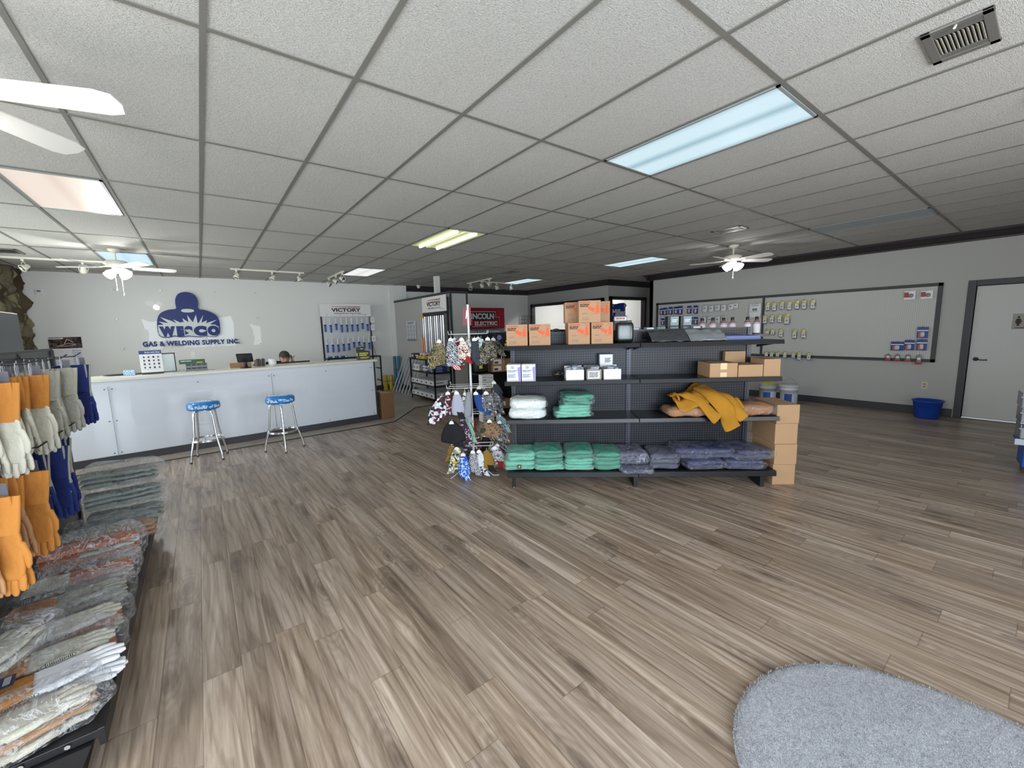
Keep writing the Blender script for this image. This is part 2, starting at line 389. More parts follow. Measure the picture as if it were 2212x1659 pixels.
def pattern_mat(name, kind, cols, scale=14):
    if name in MATS: return MATS[name]
    t = NT(name); (x, y, z), v = t.sep(); cols = [srgb(*c) for c in cols]; n = len(cols)
    if kind == 'camo':
        f = t.noise(v, scale, 3, 0.55, 1.0); c = t.ramp(f, [(0.3+0.4*i/n, cols[i]) for i in range(n)], 'CONSTANT')
    elif kind == 'cells':
        vo = t.n('ShaderNodeTexVoronoi'); vo.inputs['Scale'].default_value = scale*1.6; t.l(v, vo.inputs['Vector'])
        c = t.ramp(vo.outputs['Color'], [(0.15+0.7*i/n, cols[i]) for i in range(n)], 'CONSTANT')
    elif kind == 'stripes':
        wv = t.n('ShaderNodeTexWave', bands_direction='DIAGONAL'); wv.inputs['Scale'].default_value = scale; wv.inputs['Distortion'].default_value = 6; wv.inputs['Detail'].default_value = 0; wv.inputs['Detail Scale'].default_value = 3
        t.l(v, wv.inputs['Vector']); c = t.ramp(wv.outputs['Fac'], [(i/n, cols[i]) for i in range(n)], 'CONSTANT')
    elif kind == 'checks':
        ck = t.n('ShaderNodeTexChecker'); ck.inputs['Scale'].default_value = scale*3; t.l(v, ck.inputs['Vector'])
        ck.inputs[1].default_value = cols[0]; ck.inputs[2].default_value = cols[1]; c = ck.outputs[0]
    t.l(c, t.p.inputs['Base Color']); t.p.inputs['Roughness'].default_value = 0.85
    return t.m

M_floor = floor_mat(); M_conc = concrete_mat(); M_ceil = ceiling_mat(); M_stone = stone_mat()
M_wall = mat('wall_paint', (228,229,226), 0.85, bump=0.06, bscale=220, spec=0.2)
M_wallr = mat('wall_paint_dim', (178,178,176), 0.85, bump=0.06, bscale=220, spec=0.2)  # darker wall paint: weaker light on the right side put into its colour
M_trim = mat('dark_trim', (52,52,58), 0.5, bump=0.05)
M_crown = mat('dark_crown', (44,38,44), 0.45)
M_tbar = mat('tbar', (122,121,116), 0.6)
M_black = mat('black_metal', (22,22,26), 0.38, spec=0.5)
M_blackp = mat('black_plastic', (18,18,20), 0.45)
M_navyblack = mat('shelf_enamel', (15,16,22), 0.30, spec=0.45)
M_white = mat('white_paint', (226,226,222), 0.5)
M_whitegloss = mat('white_gloss', (232,232,230), 0.25)
M_paper = mat('paper', (235,236,238), 0.7)
M_chrome = mat('chrome', (225,228,232), 0.12, 1.0)
M_steel = mat('steel', (150,152,156), 0.35, 1.0)
M_card = mat('cardboard', (176,142,108), 0.8, var=0.07, vscale=5, bump=0.05, bscale=60)
M_cardlight = mat('cardboard_light', (214,172,130), 0.8, var=0.05, vscale=5, bump=0.05, bscale=60)
M_carddark = mat('cardboard_dark', (150,116,84), 0.8, var=0.07, vscale=5)
M_tape = mat('packing_tape', (214,190,150), 0.25)
M_black_ink = mat('black_ink', (26,24,28), 0.6)
M_grey_ink = mat('grey_ink', (120,120,124), 0.6)
M_navy = mat('navy_print', (24,44,112), 0.4)
M_plastic = plastic_mat('clear_plastic'); M_plastic2 = plastic_mat('clear_plastic_whiter', (225,228,235), 0.15, 16)  # second film has stronger painted white glints
# ================================================================ ROOM
H = 2.85
def seg_wall(name, axis, c0, c1, a0, a1, openings, m_, z1=H):
    """wall slab between c0..c1 on its thin axis, a0..a1 along, with openings (s,e,zb,zt)"""
    mb = MB()
    def bx(s, e, zb, zt):
        if e - s < 1e-4 or zt - zb < 1e-4: return
        if axis == 'x': mb.box(c0, s, zb, c1, e, zt)
        else: mb.box(s, c0, zb, e, c1, zt)
    cur = a0
    for s, e, zb, zt in sorted(openings):
        bx(cur, s, 0, z1); bx(s, e, 0, zb); bx(s, e, zt, z1); cur = e
    bx(cur, a1, 0, z1)
    return struct(mb.build(name, m_))
XR = 9.42; YB = 11.2; XL = -2.5; YF = -2.6
edge = [(XL, YF), (XR, YF), (XR, 7.95), (3.45, 7.95), (2.62, 6.98), (2.45, 6.955), (XL, 6.83)]
mb = MB(); mb.add([(x, y, 0.0) for x, y in edge], [tuple(range(len(edge)))]); struct(mb.build('floor', M_floor))
mb = MB(); mb.box(XL-.1, 6.5, -0.1, 11.6, YB+.1, -0.004); struct(mb.build('floor', M_conc))
mb = MB(); mb.box(XL-.1, YF-.1, -0.1, XR+.1, 6.5, -0.004); struct(mb.build('floor', M_conc))
# dark reducer strip along the edge of the planks
pl = [(XL, 6.83), (2.45, 6.955), (2.62, 6.98), (3.45, 7.95), (4.4, 7.93)]
mb = MB(); mb.tube([(x, y, 0.0) for x, y in pl], 0.013, 6); struct(mb.build('trim_1', mat('reducer', (58,52,50), 0.5)))
mb = MB(); mb.box(XL-.1, YF-.1, H, 11.6, YB+.1, H+.1); struct(mb.build('ceiling', M_ceil))
mb = MB()
gx = [0.142+.6096*i for i in range(-4, 16)]; gy = [2.2106+1.2192*j for j in range(-4, 8)]
for X in gx:
    if XL < X < XR: mb.box(X-.012, YF, H-.006, X+.012, YB, H+.002)
for Y in gy:
    if YF < Y < YB: mb.box(XL, Y-.012, H-.0055, XR, Y+.012, H+.002)
struct(mb.build('trim_2', M_tbar))

seg_wall('wall_back', 'y', YB, YB+.12, XL-.1, 9.3, [], M_wall)
mb = MB(); mb.box(4.28, YB-.05, 0, 4.77, YB+.01, H); struct(mb.build('wall_back', M_wall))
FW = [(-2.2, 1.6, 0.55, 2.55), (2.2, 4.0, 0.55, 2.55)]
seg_wall('wall_front', 'y', YF-.12, YF, XL-.1, XR+.1, FW, M_wall)
LW = [(-1.5, 3.3, 0.55, 2.55), (4.1, 9.2, 0.55, 2.55)]
seg_wall('wall_left', 'x', XL-.12, XL, YF, 9.5, LW, M_wall)
# rough stone facing at the far end of the left wall
def stone():
    def f(u, v):
        y = 9.5 + u*1.7; z = v*H
        d = noise.noise(Vector((y*5, z*5, 3)))*.09 + noise.noise(Vector((y*14, z*14, 9)))*.03
        return (XL+.10+d*1.3, min(y, YB-.001), z)
    mb = MB(); mb.grid(f, 46, 76, True); mb.box(XL-.12, 9.5, 0, XL+.02, YB, H); return struct(mb.build('wall_left', M_stone))
stone()
seg_wall('wall_right', 'x', XR, XR+.12, YF, 6.45, [(-0.13, 0.78, 0, 2.035)], M_wallr)
# far corner: a walled-off room with two black framed openings
seg_wall('wall_right', 'x', 9.22, 9.30, 7.74, YB, [(7.86, 10.9, 1.0, 2.33)], M_wallr)
seg_wall('wall_rear', 'y', 7.66, 7.74, 9.22, 11.6, [(9.34, 10.86, 1.0, 2.36)], M_wallr)
mb = MB(); mb.box(11.5, 7.74, 0, 11.6, YB, H); struct(mb.build('wall_far', M_white))
mb = MB(); mb.box(11.5, 6.45, 0, 11.6, 7.66, H); mb.box(XR, 6.35, 0, 11.5, 6.45, H); struct(mb.build('wall_hall', M_wallr))
mb = MB(); mb.box(9.3, YB-.02, 0, 11.5, YB+.1, H); struct(mb.build('wall_back', M_white))
mb = MB()
def frame_x(x, y0, y1, z0, z1, t=.085, d=.05):
    mb.box(x-d, y0, z0, x+.09, y0+t, z1); mb.box(x-d, y1-t, z0, x+.09, y1, z1); mb.box(x-d, y0, z1-t, x+.09, y1, z1); mb.box(x-d, y0, z0, x+.09, y1, z0+t)
def frame_y(y, x0, x1, z0, z1, t=.085, d=.05):
    mb.box(x0, y-d, z0, x0+t, y+.09, z1); mb.box(x1-t, y-d, z0, x1, y+.09, z1); mb.box(x0, y-d, z1-t, x1, y+.09, z1); mb.box(x0, y-d, z0, x1, y+.09, z0+t)
frame_x(9.21, 7.78, 10.98, 1.42, 2.37); struct(mb.build('window_frame_right'.replace('window_frame_right', 'window_3'), M_crown))
mb = MB(); frame_y(7.65, 9.26, 10.94, 1.0, 2.40); struct(mb.build('window_4', M_crown))
# shop windows behind and left of the camera: aluminium frames with clear panes
M_glass = sheet_mat('window_glass', 0.0, 0.0, 0)
def shopwin(name, axis, c, a0, a1, z0, z1, n):
    mb = MB(); t = .05
    def bx(s, e, zb, zt, d=.04):
        if axis == 'x': mb.box(c-d, s, zb, c+d, e, zt)
        else: mb.box(s, c-d, zb, e, c+d, zt)
    bx(a0, a1, z0, z0+t); bx(a0, a1, z1-t, z1)
    for i in range(n+1):
        p = a0 + (a1-a0-t)*i/n; bx(p, p+t, z0, z1)
    fr = struct(mb.build(name, mat('dark_frame', (60,60,62), 0.4)))
    mb = MB()
    if axis == 'x': mb.box(c-.003, a0+t, z0+t, c+.003, a1-t, z1-t)
    else: mb.box(a0+t, c-.003, z0+t, a1-t, c+.003, z1-t)
    mb.build('window_pane', M_glass, fr)
shopwin('window_1', 'y', YF-.06, -2.2, 1.6, .55, 2.55, 3); shopwin('window_1', 'y', YF-.06, 2.2, 4.0, .55, 2.55, 2)
shopwin('window_2', 'x', XL-.06, -1.5, 3.3, .55, 2.55, 4); shopwin('window_2', 'x', XL-.06, 4.1, 9.2, .55, 2.55, 4)
# pavement outside
mb = MB(); mb.box(-14, -14, -.2, 14, YF-.12, -.12); mb.box(-14, YF-.12, -.2, XL-.12, 14, -.12); tag(mb.build('pavement', mat('pavement', (150,148,142), 0.9, var=.1)), 'grey concrete pavement outside the shop windows', 'pavement')
bpy.data.objects['pavement']['kind'] = 'structure'

# crown mouldings (dark) : profile offset from the wall, height
def crown(name, pts, inward):
    """pts: polyline of wall line; inward = list of normals per segment; simple stepped cove"""
    mb = MB()
    for (a, b), nrm in zip(zip(pts[:-1], pts[1:]), inward):
        a = Vector((*a, 0)); b = Vector((*b, 0)); n_ = Vector((*nrm, 0))
        prof = [(0, 2.70), (.016, 2.70), (.022, 2.725), (.05, 2.745), (.075, 2.79), (.12, 2.815), (.13, 2.845), (0, 2.845)]
        vs = []
        for q in (a, b):
            for d, z in prof: p = q + n_*d; vs.append((p.x, p.y, z))
        k = len(prof); fs = [(i, (i+1) % k, k+(i+1) % k, k+i) for i in range(k)] + [tuple(range(k)), tuple(range(2*k-1, k-1, -1))]
        mb.add(vs, fs)
    return struct(mb.build(name, M_crown))
crown('trim_3', [(XR, YF), (XR, 6.46)], [(-1, 0)])
crown('trim_3', [(XR-.13, 6.45), (11.5, 6.45)], [(0, 1)])
crown('trim_3', [(9.22, 7.6), (9.22, YB)], [(-1, 0)])
crown('trim_3', [(9.1, 7.66), (11.5, 7.66)], [(0, -1)])
crown('trim_3', [(4.77, YB), (9.22, YB)], [(0, -1)])
# baseboards
def basebd(name, x0, y0, x1, y1): return struct(MB().box(x0, y0, 0, x1, y1, .125).build(name, M_trim, bevel=.004))
basebd('baseboard_right', XR-.018, .88, XR, 6.45); basebd('baseboard_right', XR-.018, YF, XR, -.23)
basebd('baseboard_back', XL, YB-.018, 4.28, YB); basebd('baseboard_back', 4.8, YB-.018, 9.22, YB)
basebd('baseboard_partition', 4.382, 7.95, 4.4, YB)
# half-height partition with dark cap and corner trims
mb = MB(); mb.box(4.4, 7.95, 0, 4.8, YB-.05, 2.385); struct(mb.build('wall_partition', M_wallr))
mb = MB(); mb.box(4.385, 7.935, 2.375, 4.815, YB-.05, 2.425)
for x in (4.4, 4.8): mb.box(x-.018, 7.935, 0, x+.018, 7.975, 2.38)
struct(mb.build('trim_4', M_trim))
# ceiling post rising from the partition
mb = MB(); mb.box(4.55, 8.9, 2.42, 4.66, 9.01, H); struct(mb.build('trim_5', M_white))
# restroom door
mb = MB(); t = .085
mb.box(XR-.02, .78, 0, XR+.13, .78+t, 2.035+t); mb.box(XR-.02, -.13-t, 0, XR+.13, -.13, 2.035+t); mb.box(XR-.02, -.13, 2.035, XR+.13, .78, 2.035+t)
struct(mb.build('door_frame'.replace('door_frame', 'trim_6'), M_trim, bevel=.004))
dr = struct(MB().box(XR+.03, -.125, .012, XR+.07, .772, 2.028).build('door_1', mat('door_white', (192,194,192), 0.5)))
mb = MB(); mb.at(XR+.03, .70, .93, ry=-PI/2); mb.lathe([(.028,0),(.03,.006),(.02,.014)], 20); mb.at()
mb.tube([(XR+.02,.70,.93),(XR-.02,.70,.93),(XR-.03,.67,.925),(XR-.03,.62,.92),(XR-.028,.58,.925)], [.008,.008,.008,.007,.009], 8)
plabel(mb.build('door_handle', M_blackp, dr), 'black lever handle')
# restroom sign on the door
sg = thing('restroom_sign', 'grey restroom sign with figures fixed on the white door', 'sign', (XR+.03, .26, 1.49))
sg_b = MB().box(-.008, -.13, -.11, 0, .13, .11).build('sign_plate', mat('sign_grey', (150,144,136), 0.5), sg, bevel=.006)
mb = MB()
for dy, skirt in ((.075, 1), (-.075, 0)):
    mb.at(-.011, dy, .0, rz=0); mb.blob(0, 0, .062, .002, .012, .014, 1, 1, nu=12, nv=8)
    pts = [(-.022,.04),(.022,.04),(.030,-.005),(.024,-.008),(.016,.02),(.016,-.01)] 
    if skirt: body = [(-.016,.042),(.016,.042),(.034,-.004),(.026,-.008),(.016,.018),(.028,-.03),(.012,-.03),(.012,-.062),(-.012,-.062),(-.012,-.03),(-.028,-.03),(-.016,.018),(-.026,-.008),(-.034,-.004)]
    else: body = [(-.024,.042),(.024,.042),(.028,-.01),(.018,-.01),(.016,.018),(.016,-.062),(-.016,-.062),(-.016,.018),(-.018,-.01),(-.028,-.01)]
    mb.prism_x(body, -.001, .002)
mb.at(); mb.box(-.012, -.004, -.07, -.008, .004, .08); mb.box(-.0125, -.10, -.095, -.008, .10, -.085)
mb.build('pictograms', M_black_ink, sg)

struct(MB().box(XR+.125, -.4, 0, XR+.16, 1.0, 2.3).build('light_block_behind_door', M_black))  # unseen black slab added to stop outdoor light leaking round the door
# ================================================================ CEILING FIXTURES
def cell(i, j): return 0.142+.6096*i, 2.2106+1.2192*j
def diffuser_mat(name, col, dim, strength, tubes=2, yellow=False):
    t = NT(name); (x, y, z), v = t.sep()
    # two tubes behind the lens: brighter bands along the fitting
    k = t.math('ABSOLUTE', t.math('SINE', t.math('MULTIPLY', x, PI/.29)))
    c = t.ramp(k, [(0.0, srgb(*dim)), (0.75, srgb(*col))])
    t.p.inputs['Base Color'].default_value = (.08,.08,.08,1); t.l(c, t.p.inputs['Emission Color']); t.p.inputs['Emission Strength'].default_value = strength
    t.p.inputs['Roughness'].default_value = .35
    return t.m
cool = diffuser_mat('lens_cool', (208,234,244), (150,186,200), 1.0)
warm = diffuser_mat('lens_warm', (246,230,216), (232,212,198), .92)
blue = diffuser_mat('lens_blue', (196,226,246), (176,210,234), 1.0)
plain = diffuser_mat('lens_plain', (236,238,236), (214,216,214), 1.0)
offm = diffuser_mat('lens_off', (120,128,134), (92,98,104), 0.25)
def troffer(i, j, m_, label, open_lens=False):
    x, y = cell(i, j); t = thing('ceiling_light', label, 'light', (x+.3048, y+.6096, H), 0, 'recessed fluorescent ceiling lights')
    w2, l2 = .29, .594
    mb = MB()
    for s in (-1, 1): mb.box(s*w2, -l2, -.012, s*(w2-.018), l2, .0); mb.box(-w2, s*l2, -.012, w2, s*(l2-.018), 0)
    mb.build('frame', mat('fixture_frame', (150,156,158), .45), t)
    if not open_lens:
        MB().box(-w2+.018, -l2+.018, -.009, w2-.018, l2-.018, -.004).build('diffuser', m_, t)
    else:
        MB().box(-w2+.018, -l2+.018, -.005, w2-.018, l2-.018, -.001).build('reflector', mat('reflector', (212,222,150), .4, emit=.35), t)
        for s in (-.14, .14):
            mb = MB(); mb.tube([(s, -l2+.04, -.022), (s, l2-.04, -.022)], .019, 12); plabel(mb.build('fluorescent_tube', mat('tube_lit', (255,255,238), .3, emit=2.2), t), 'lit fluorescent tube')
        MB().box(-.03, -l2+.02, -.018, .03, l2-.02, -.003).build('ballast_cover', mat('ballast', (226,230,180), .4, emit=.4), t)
    return t
troffer(4, -1, cool, 'big bluish-white fluorescent light in the ceiling nearest above the aisle')
troffer(-2, 2, warm, 'pinkish-white fluorescent ceiling light above the left gloves display')
troffer(-2, 5, blue, 'pale blue ceiling light partly behind the ceiling fan over the counter')
troffer(4, 2, None, 'uncovered yellow-green ceiling light with two bare tubes showing', True)
troffer(4, 5, plain, 'plain white ceiling light beside the short track of spotlights')
troffer(11, 2, cool, 'cool white ceiling light left of the right-hand ceiling fan')
troffer(11, 5, cool, 'farthest cool white ceiling light near the dark crown corner')
troffer(11, -1, offm, 'dim unlit-looking ceiling light near the right wall')
mb = MB(); mb.at(10.4, 9.6, H-.01); mb.box(-.3,-.6,0,.3,.6,.008)
tag(mb.build('ceiling_light', mat('room_light', (250,250,250), .4, emit=22)), 'ceiling light inside the walled-off far room', 'light')

# ceiling fans
M_fanw = mat('fan_cream', (232,228,214), .35); M_blade = mat('fan_blade', (236,236,232), .4); M_shade = mat('fan_glass', (255,252,244), .3, emit=4.0)
def make_fan(name_label, loc, rz, chains=2, pw=45):
    t = thing('ceiling_fan', name_label, 'fan', loc, rz, 'white ceiling fans')
    MB().lathe([(.02,-.002),(.075,-.004),(.072,-.03),(.035,-.055),(.015,-.06)], 24).build('canopy', M_fanw, t)
    mb = MB(); mb.tube([(0,0,-.05),(0,0,-.17)], .011, 10); mb.build('downrod', M_fanw, t)
    MB().lathe([(.02,-.155),(.10,-.165),(.135,-.185),(.14,-.225),(.115,-.245),(.05,-.255)], 32).build('motor_housing', M_fanw, t)
    for k in range(5):
        a = 2*PI*k/5; mb = MB(); mb.at(0, 0, -.25, rz=a)
        mb.M = mb.M @ Matrix.Rotation(rad(-13), 4, 'X')
        out = [(.17,-.05),(.22,-.058),(.60,-.072),(.655,-.055),(.67,0),(.655,.055),(.60,.072),(.22,.058),(.17,.05)]
        mb.prism(out, -.003, .003); b = mb.build('blade', M_blade, t)
        mb = MB(); mb.at(0, 0, -.25, rz=a); mb.box(.06, -.012, .003, .26, .012, .011); mb.box(.19, -.035, .003, .24, .035, .009); mb.build('blade_iron', M_fanw, b)
    MB().lathe([(.03,-.25),(.055,-.265),(.06,-.30),(.045,-.325),(.015,-.335)], 24).build('light_kit', M_fanw, t)
    for k in range(4):
        a = PI/4 + PI/2*k; mb = MB(); mb.at(.055*math.cos(a), .055*math.sin(a), -.305, rz=a, ry=rad(0)); mb.M = mb.M @ Matrix.Rotation(rad(128), 4, 'Y')
        mb.lathe([(.018,0),(.026,.012),(.042,.04),(.056,.075),(.060,.10),(.052,.10),(.03,.03)], 20, cap=False)
        s = mb.build('lamp_shade', M_shade, t)
        mb = MB(); mb.at(.055*math.cos(a), .055*math.sin(a), -.305, rz=a); mb.M = mb.M @ Matrix.Rotation(rad(128), 4, 'Y'); mb.blob(0,0,.055,.024,.024,.035,1,1,nu=14,nv=8); mb.build('bulb', mat('bulb', (255,250,236), .3, emit=9), s)
    pl_ = bpy.data.lights.new('fan_lamp', 'POINT'); pl_.energy = pw; pl_.shadow_soft_size = .06; pl_.color = (1.0, .98, .95)
    po_ = bpy.data.objects.new('fan_lamp', pl_); COL.objects.link(po_); po_.parent = t; po_.location = (0, 0, -.43)
    for k in range(chains):
        mb = MB(); x = (-.03, .035)[k]; L_ = (.55, .62)[k] if chains == 2 else .52
        mb.tube([(x, 0, -.33), (x, 0, -L_)], .0025, 5); mb.blob(x, 0, -L_-.012, .008, .008, .02, 1, 1, nu=10, nv=6); mb.build('pull_chain', M_fanw, t)
    return t
make_fan('white ceiling fan with lit glass shades above the service counter', (-.82, 8.06, H), rad(14))
make_fan('white ceiling fan with lit shades above the right wall pegboard', (7.16, 3.33, H), rad(40), 1, 14)
make_fan('white ceiling fan whose blades reach in at top left corner', (-.80, 2.72, H), rad(-17), 2, 12)

# track lights
M_trk = mat('track_white', (222,220,206), .4)
def spot(parent, x, y, z, yaw, tilt):
    mb = MB(); mb.at(x, y, z)
    mb.cb(0,0,-.015,.03,.05,.03); s = mb.build('spotlight', M_trk, parent)
    mb = MB(); mb.at(x, y, z, rz=yaw); c = .062
    mb.tube([(0,0,-.02),(0,0,-.045)], .006, 6)
    mb.tube([(-.0,-.05,-.13),(0,-.055,-.09),(0,-.04,-.05),(0,0,-.045),(0,.04,-.05),(0,.055,-.09),(0,.05,-.13)], .0045, 6)
    mb.build('yoke', M_trk, s)
    mb = MB(); mb.at(x, y, z, rz=yaw); mb.M = mb.M @ Matrix.Translation((0,0,-.125)) @ Matrix.Rotation(tilt, 4, 'Y')
    mb.lathe([(.012,.075),(.028,.065),(.034,.035),(.046,.0),(.056,-.03),(.052,-.03),(.036,-.005)], 20, cap=False); mb.build('lamp_head', M_trk, s)
    mb = MB(); mb.at(x, y, z, rz=yaw); mb.M = mb.M @ Matrix.Translation((0,0,-.125)) @ Matrix.Rotation(tilt, 4, 'Y')
    mb.lathe([(.001,.0),(.03,-.008),(.046,-.02)], 20, cap=False); mb.build('lens', mat('spot_lens', (190,196,198), .12, 1.0), s)
    return s
def track(label, pts, spots):
    t = thing('track_light', label, 'track light', (*pts[0], H), 0, 'white ceiling track lights')
    for a, b in zip(pts[:-1], pts[1:]):
        a_ = Vector((a[0]-pts[0][0], a[1]-pts[0][1], 0)); b_ = Vector((b[0]-pts[0][0], b[1]-pts[0][1], 0)); d = (b_-a_); L_ = d.length
        mb = MB(); mb.at(*a_, rz=math.atan2(d.y, d.x)); mb.box(0, -.018, -.03, L_, .018, -.001); mb.build('track', M_trk, t)
    for x, y, yaw, tilt in spots: spot(t, x-pts[0][0], y-pts[0][1], -.03, yaw, tilt)
track('long white track of spotlights behind the left ceiling fan', [(-2.25,9.42),(-.7,9.42)], [(-1.98,9.42,.6,1.0),(-1.35,9.42,1.7,-1.0)])
track('straight white track with three spotlights right of the wall logo', [(.59,9.42),(1.85,9.46)], [(.68,9.42,.4,.5),(1.27,9.43,.2,.7),(1.76,9.45,2.6,.4)])
track('short white track of three spotlights above the rod display', [(2.48,10.15),(2.48,8.9)], [(2.48,10.08,2.4,1.0),(2.48,9.5,2.5,1.1),(2.48,9.0,2.2,1.2)])
track('L-shaped white track of spotlights above the red banner', [(6.0,9.85),(5.95,8.62)], [(6.0,9.7,.5,.7),(5.97,9.1,.2,-.8),(5.95,8.72,2.2,.9)])
track('white track with two spotlights branching above the red banner', [(6.08,9.3),(7.3,9.42)], [(6.6,9.33,.4,-.9),(7.15,9.4,2.0,.4)])
# security dome
mb = MB(); mb.at(5.02, 10.87, H); mb.lathe([(.055,0),(.055,-.03),(.04,-.045)], 20); cm = tag(mb.build('ceiling_camera', M_white), 'small white dome camera hanging from the ceiling by the post', 'camera')
mb = MB(); mb.blob(0,0,-.05,.04,.04,.04,1,1,nu=16,nv=8); d = mb.build('dome', M_whitegloss, cm); d.location = (5.02,10.87,H); cm.location = (0,0,0)
# vents
M_vent = mat('vent_grey', (128,126,122), .4, .3); M_duct = mat('duct_dark', (20,20,24), .8)
def vent(label, x0, y0, x1, y1, big=False):
    cx, cy = (x0+x1)/2, (y0+y1)/2; t = thing('ceiling_vent', label, 'vent', (cx, cy, H), 0, 'ceiling air vents')
    a, b = abs(x1-x0)/2, abs(y1-y0)/2; f = .035
    mb = MB(); mb.box(-a,-b,-.012,a,-b+f,-.001); mb.box(-a,b-f,-.012,a,b,-.001); mb.box(-a,-b,-.012,-a+f,b,-.001); mb.box(a-f,-b,-.012,a,b,-.001); mb.build('frame', M_vent, t, bevel=.003)
    MB().box(-a+f,-b+f,-.003,a-f,b-f,-.0005).build('duct_opening', M_duct, t)
    if big:
        xs = [-a+f+.006+i*.0085 for i in range(5)]
        for sx in (1, -1):
            mb = MB()
            for x in xs: mb.box(sx*x-.001*1, -b+f, -.011, sx*x+.002, b-f, -.004)
            mb.build('louvre_bank', M_vent, t)
        n = 11
        for i in range(n):
            y = -b+f+(2*b-2*f)*(i+.5)/n; mb = MB(); mb.at(0, y, -.009, rx=rad(38)); mb.box(-a+f+.055, -.0045, -.0012, a-f-.055, .0045, .0012)
            mb.build('blade', mat('vent_blade', (196,192,180), .4, .2), t)
        mb = MB(); mb.tube([(-a+.02, 0, -.012), (-a+.0, .0, -.03)], .005, 6); mb.build('damper_lever', M_white, t)
    else:
        n = 6
        mb = MB()
        for i in range(n):
            x = -a+f+(2*a-2*f)*(i+.5)/n; mb.box(x-.002, -b+f, -.011, x+.002, b-f, -.003)
        mb.build('louvre_bank', M_vent, t)
vent('large grey ceiling air vent at top right of the room', 2.71, .02+.25, 3.06, .49, True)
vent('small dark-slotted ceiling vent above the right-hand fan', 5.80, 2.62, 6.05, 3.02)
vent('dark ceiling vent near the spotlight track over the red banner', 5.65, 7.4, 5.88, 7.75)
vent('ceiling vent at the left edge above the counter', -2.12, 8.65, -1.86, 9.05)
mb = MB(); mb.at(4.0, .12, H); mb.lathe([(.09,0),(.085,-.02),(.05,-.03),(.0,-.032)], 28); tag(mb.build('smoke_detector', M_white), 'round white smoke detector on the ceiling at the right edge', 'detector')
# ================================================================ CENTRE GONDOLA SHELVING
GA = rad(-40.5); GO = Vector((2.34, 3.17, 0))
def G(x, y, z):
    return (GO.x + x*math.cos(GA) - y*math.sin(GA), GO.y + x*math.sin(GA) + y*math.cos(GA), z)
def put(o, loc, rz=0): o.location = loc; o.rotation_euler = (0, 0, rz); return o
M_pegdark = peg_mat('peg_panel_dark', (40,41,48), (1,1,2), 0.0254, 0.27, 0.36, 0.2, 0.32)
def slot_mat():
    t = NT('slotted_upright'); o, v = t.sep(); z = o[2]
    fz = t.math('FRACT', t.math('DIVIDE', z, .0254)); k = t.math('GREATER_THAN', fz, .42)
    k2 = t.math('LESS_THAN', t.math('ABSOLUTE', t.math('SUBTRACT', t.math('FRACT', t.math('ADD', t.math('DIVIDE', t.math('SUBTRACT', o[0], .025), 1.21), .5)), .5)), .0055)
    t.l(t.mix(t.math('MULTIPLY', k, k2), srgb(60,62,74), srgb(2,2,3)), t.p.inputs['Base Color']); t.p.inputs['Roughness'].default_value = .35; t.p.inputs['Metallic'].default_value = .35
    return t.m
M_slot = slot_mat()
gon = thing('gondola_shelf', 'long black double-sided gondola shelf with perforated back panels mid-room', 'shelf', tuple(GO), GA)
LW_ = 1.22; Y0 = .40; TOP = 1.535
for k in range(3):
    x = k*LW_+.03*(k == 2); x = [0.03, 1.24, 2.45][k]
    MB().box(x-.022, Y0-.012, .03, x+.022, Y0+.05, TOP+.01).build('upright', M_slot, gon, bevel=.002)
    mb = MB(); mb.prism_x([(0.02,.0),(0.05,.0),(Y0,.02),(Y0,.17),(0.02,.11)], x-.018, x+.018) if k else mb.prism_x([(0.02,.0),(0.035,.0),(.06,.10),(Y0,.10),(Y0,.17),(0.02,.13)], x-.018, x+.018)
    mb.build('base_bracket', M_black, gon)
    mb = MB(); mb.prism_x([(Y0+.4,.0),(Y0+.05,.0),(Y0+.05,.17),(Y0+.4,.12)], x-.018, x+.018); mb.build('base_bracket', M_black, gon)
for k in range(2):
    x0 = [.05, 1.262][k]; x1 = x0+1.166
    for z0, z1 in ((.18,.68),(.682,1.06),(1.062,1.39),(1.392,TOP)):
        MB().box(x0, Y0, z0, x1, Y0+.03, z1).build('back_panel', M_pegdark, gon)
    MB().box(x0, Y0-.005, TOP, x1, Y0+.035, TOP+.012).build('top_rail', M_black, gon)
    xs0 = [-.03, 1.262][k]; xs1 = [1.255, 2.56][k]
    mb = MB(); mb.box(xs0, 0, .135, xs1, Y0, .172); mb.prism_x([(0,.172),(-.018,.168),(-.022,.12),(0,.115)], xs0, xs1); mb.build('base_deck', M_navyblack, gon, bevel=.002)
    for z in (.70, 1.08, 1.425):
        mb = MB(); mb.box(xs0, .0, z-.022, xs1, Y0-.01, z)
        mb.prism_x([(0,z+.003),(-.012,z+.003),(-.022,z-.034),(-.016,z-.038),(0,z-.03)], xs0, xs1); s = mb.build('shelf', M_navyblack, gon, bevel=.0015)
        for xx in (xs0+.03, xs1-.03):
            mb = MB(); mb.prism_x([(.02,z-.024),(.02,z-.032),(Y0,z-.085),(Y0,z-.024)], xx-.003, xx+.003); mb.build('shelf_bracket', M_black, s)
    for z in (.17, .70, 1.08, 1.44):
        mb = MB(); mb.box(xs0, Y0+.06, z-.022, xs1, Y0+.46, z); mb.build('rear_shelf', M_navyblack, gon)
# silver adhesive feet visible under the left bracket
MB().lathe([(.014,0),(.014,.012)], 12).build('levelling_foot', M_steel, gon).location = (.03, .03, 0)

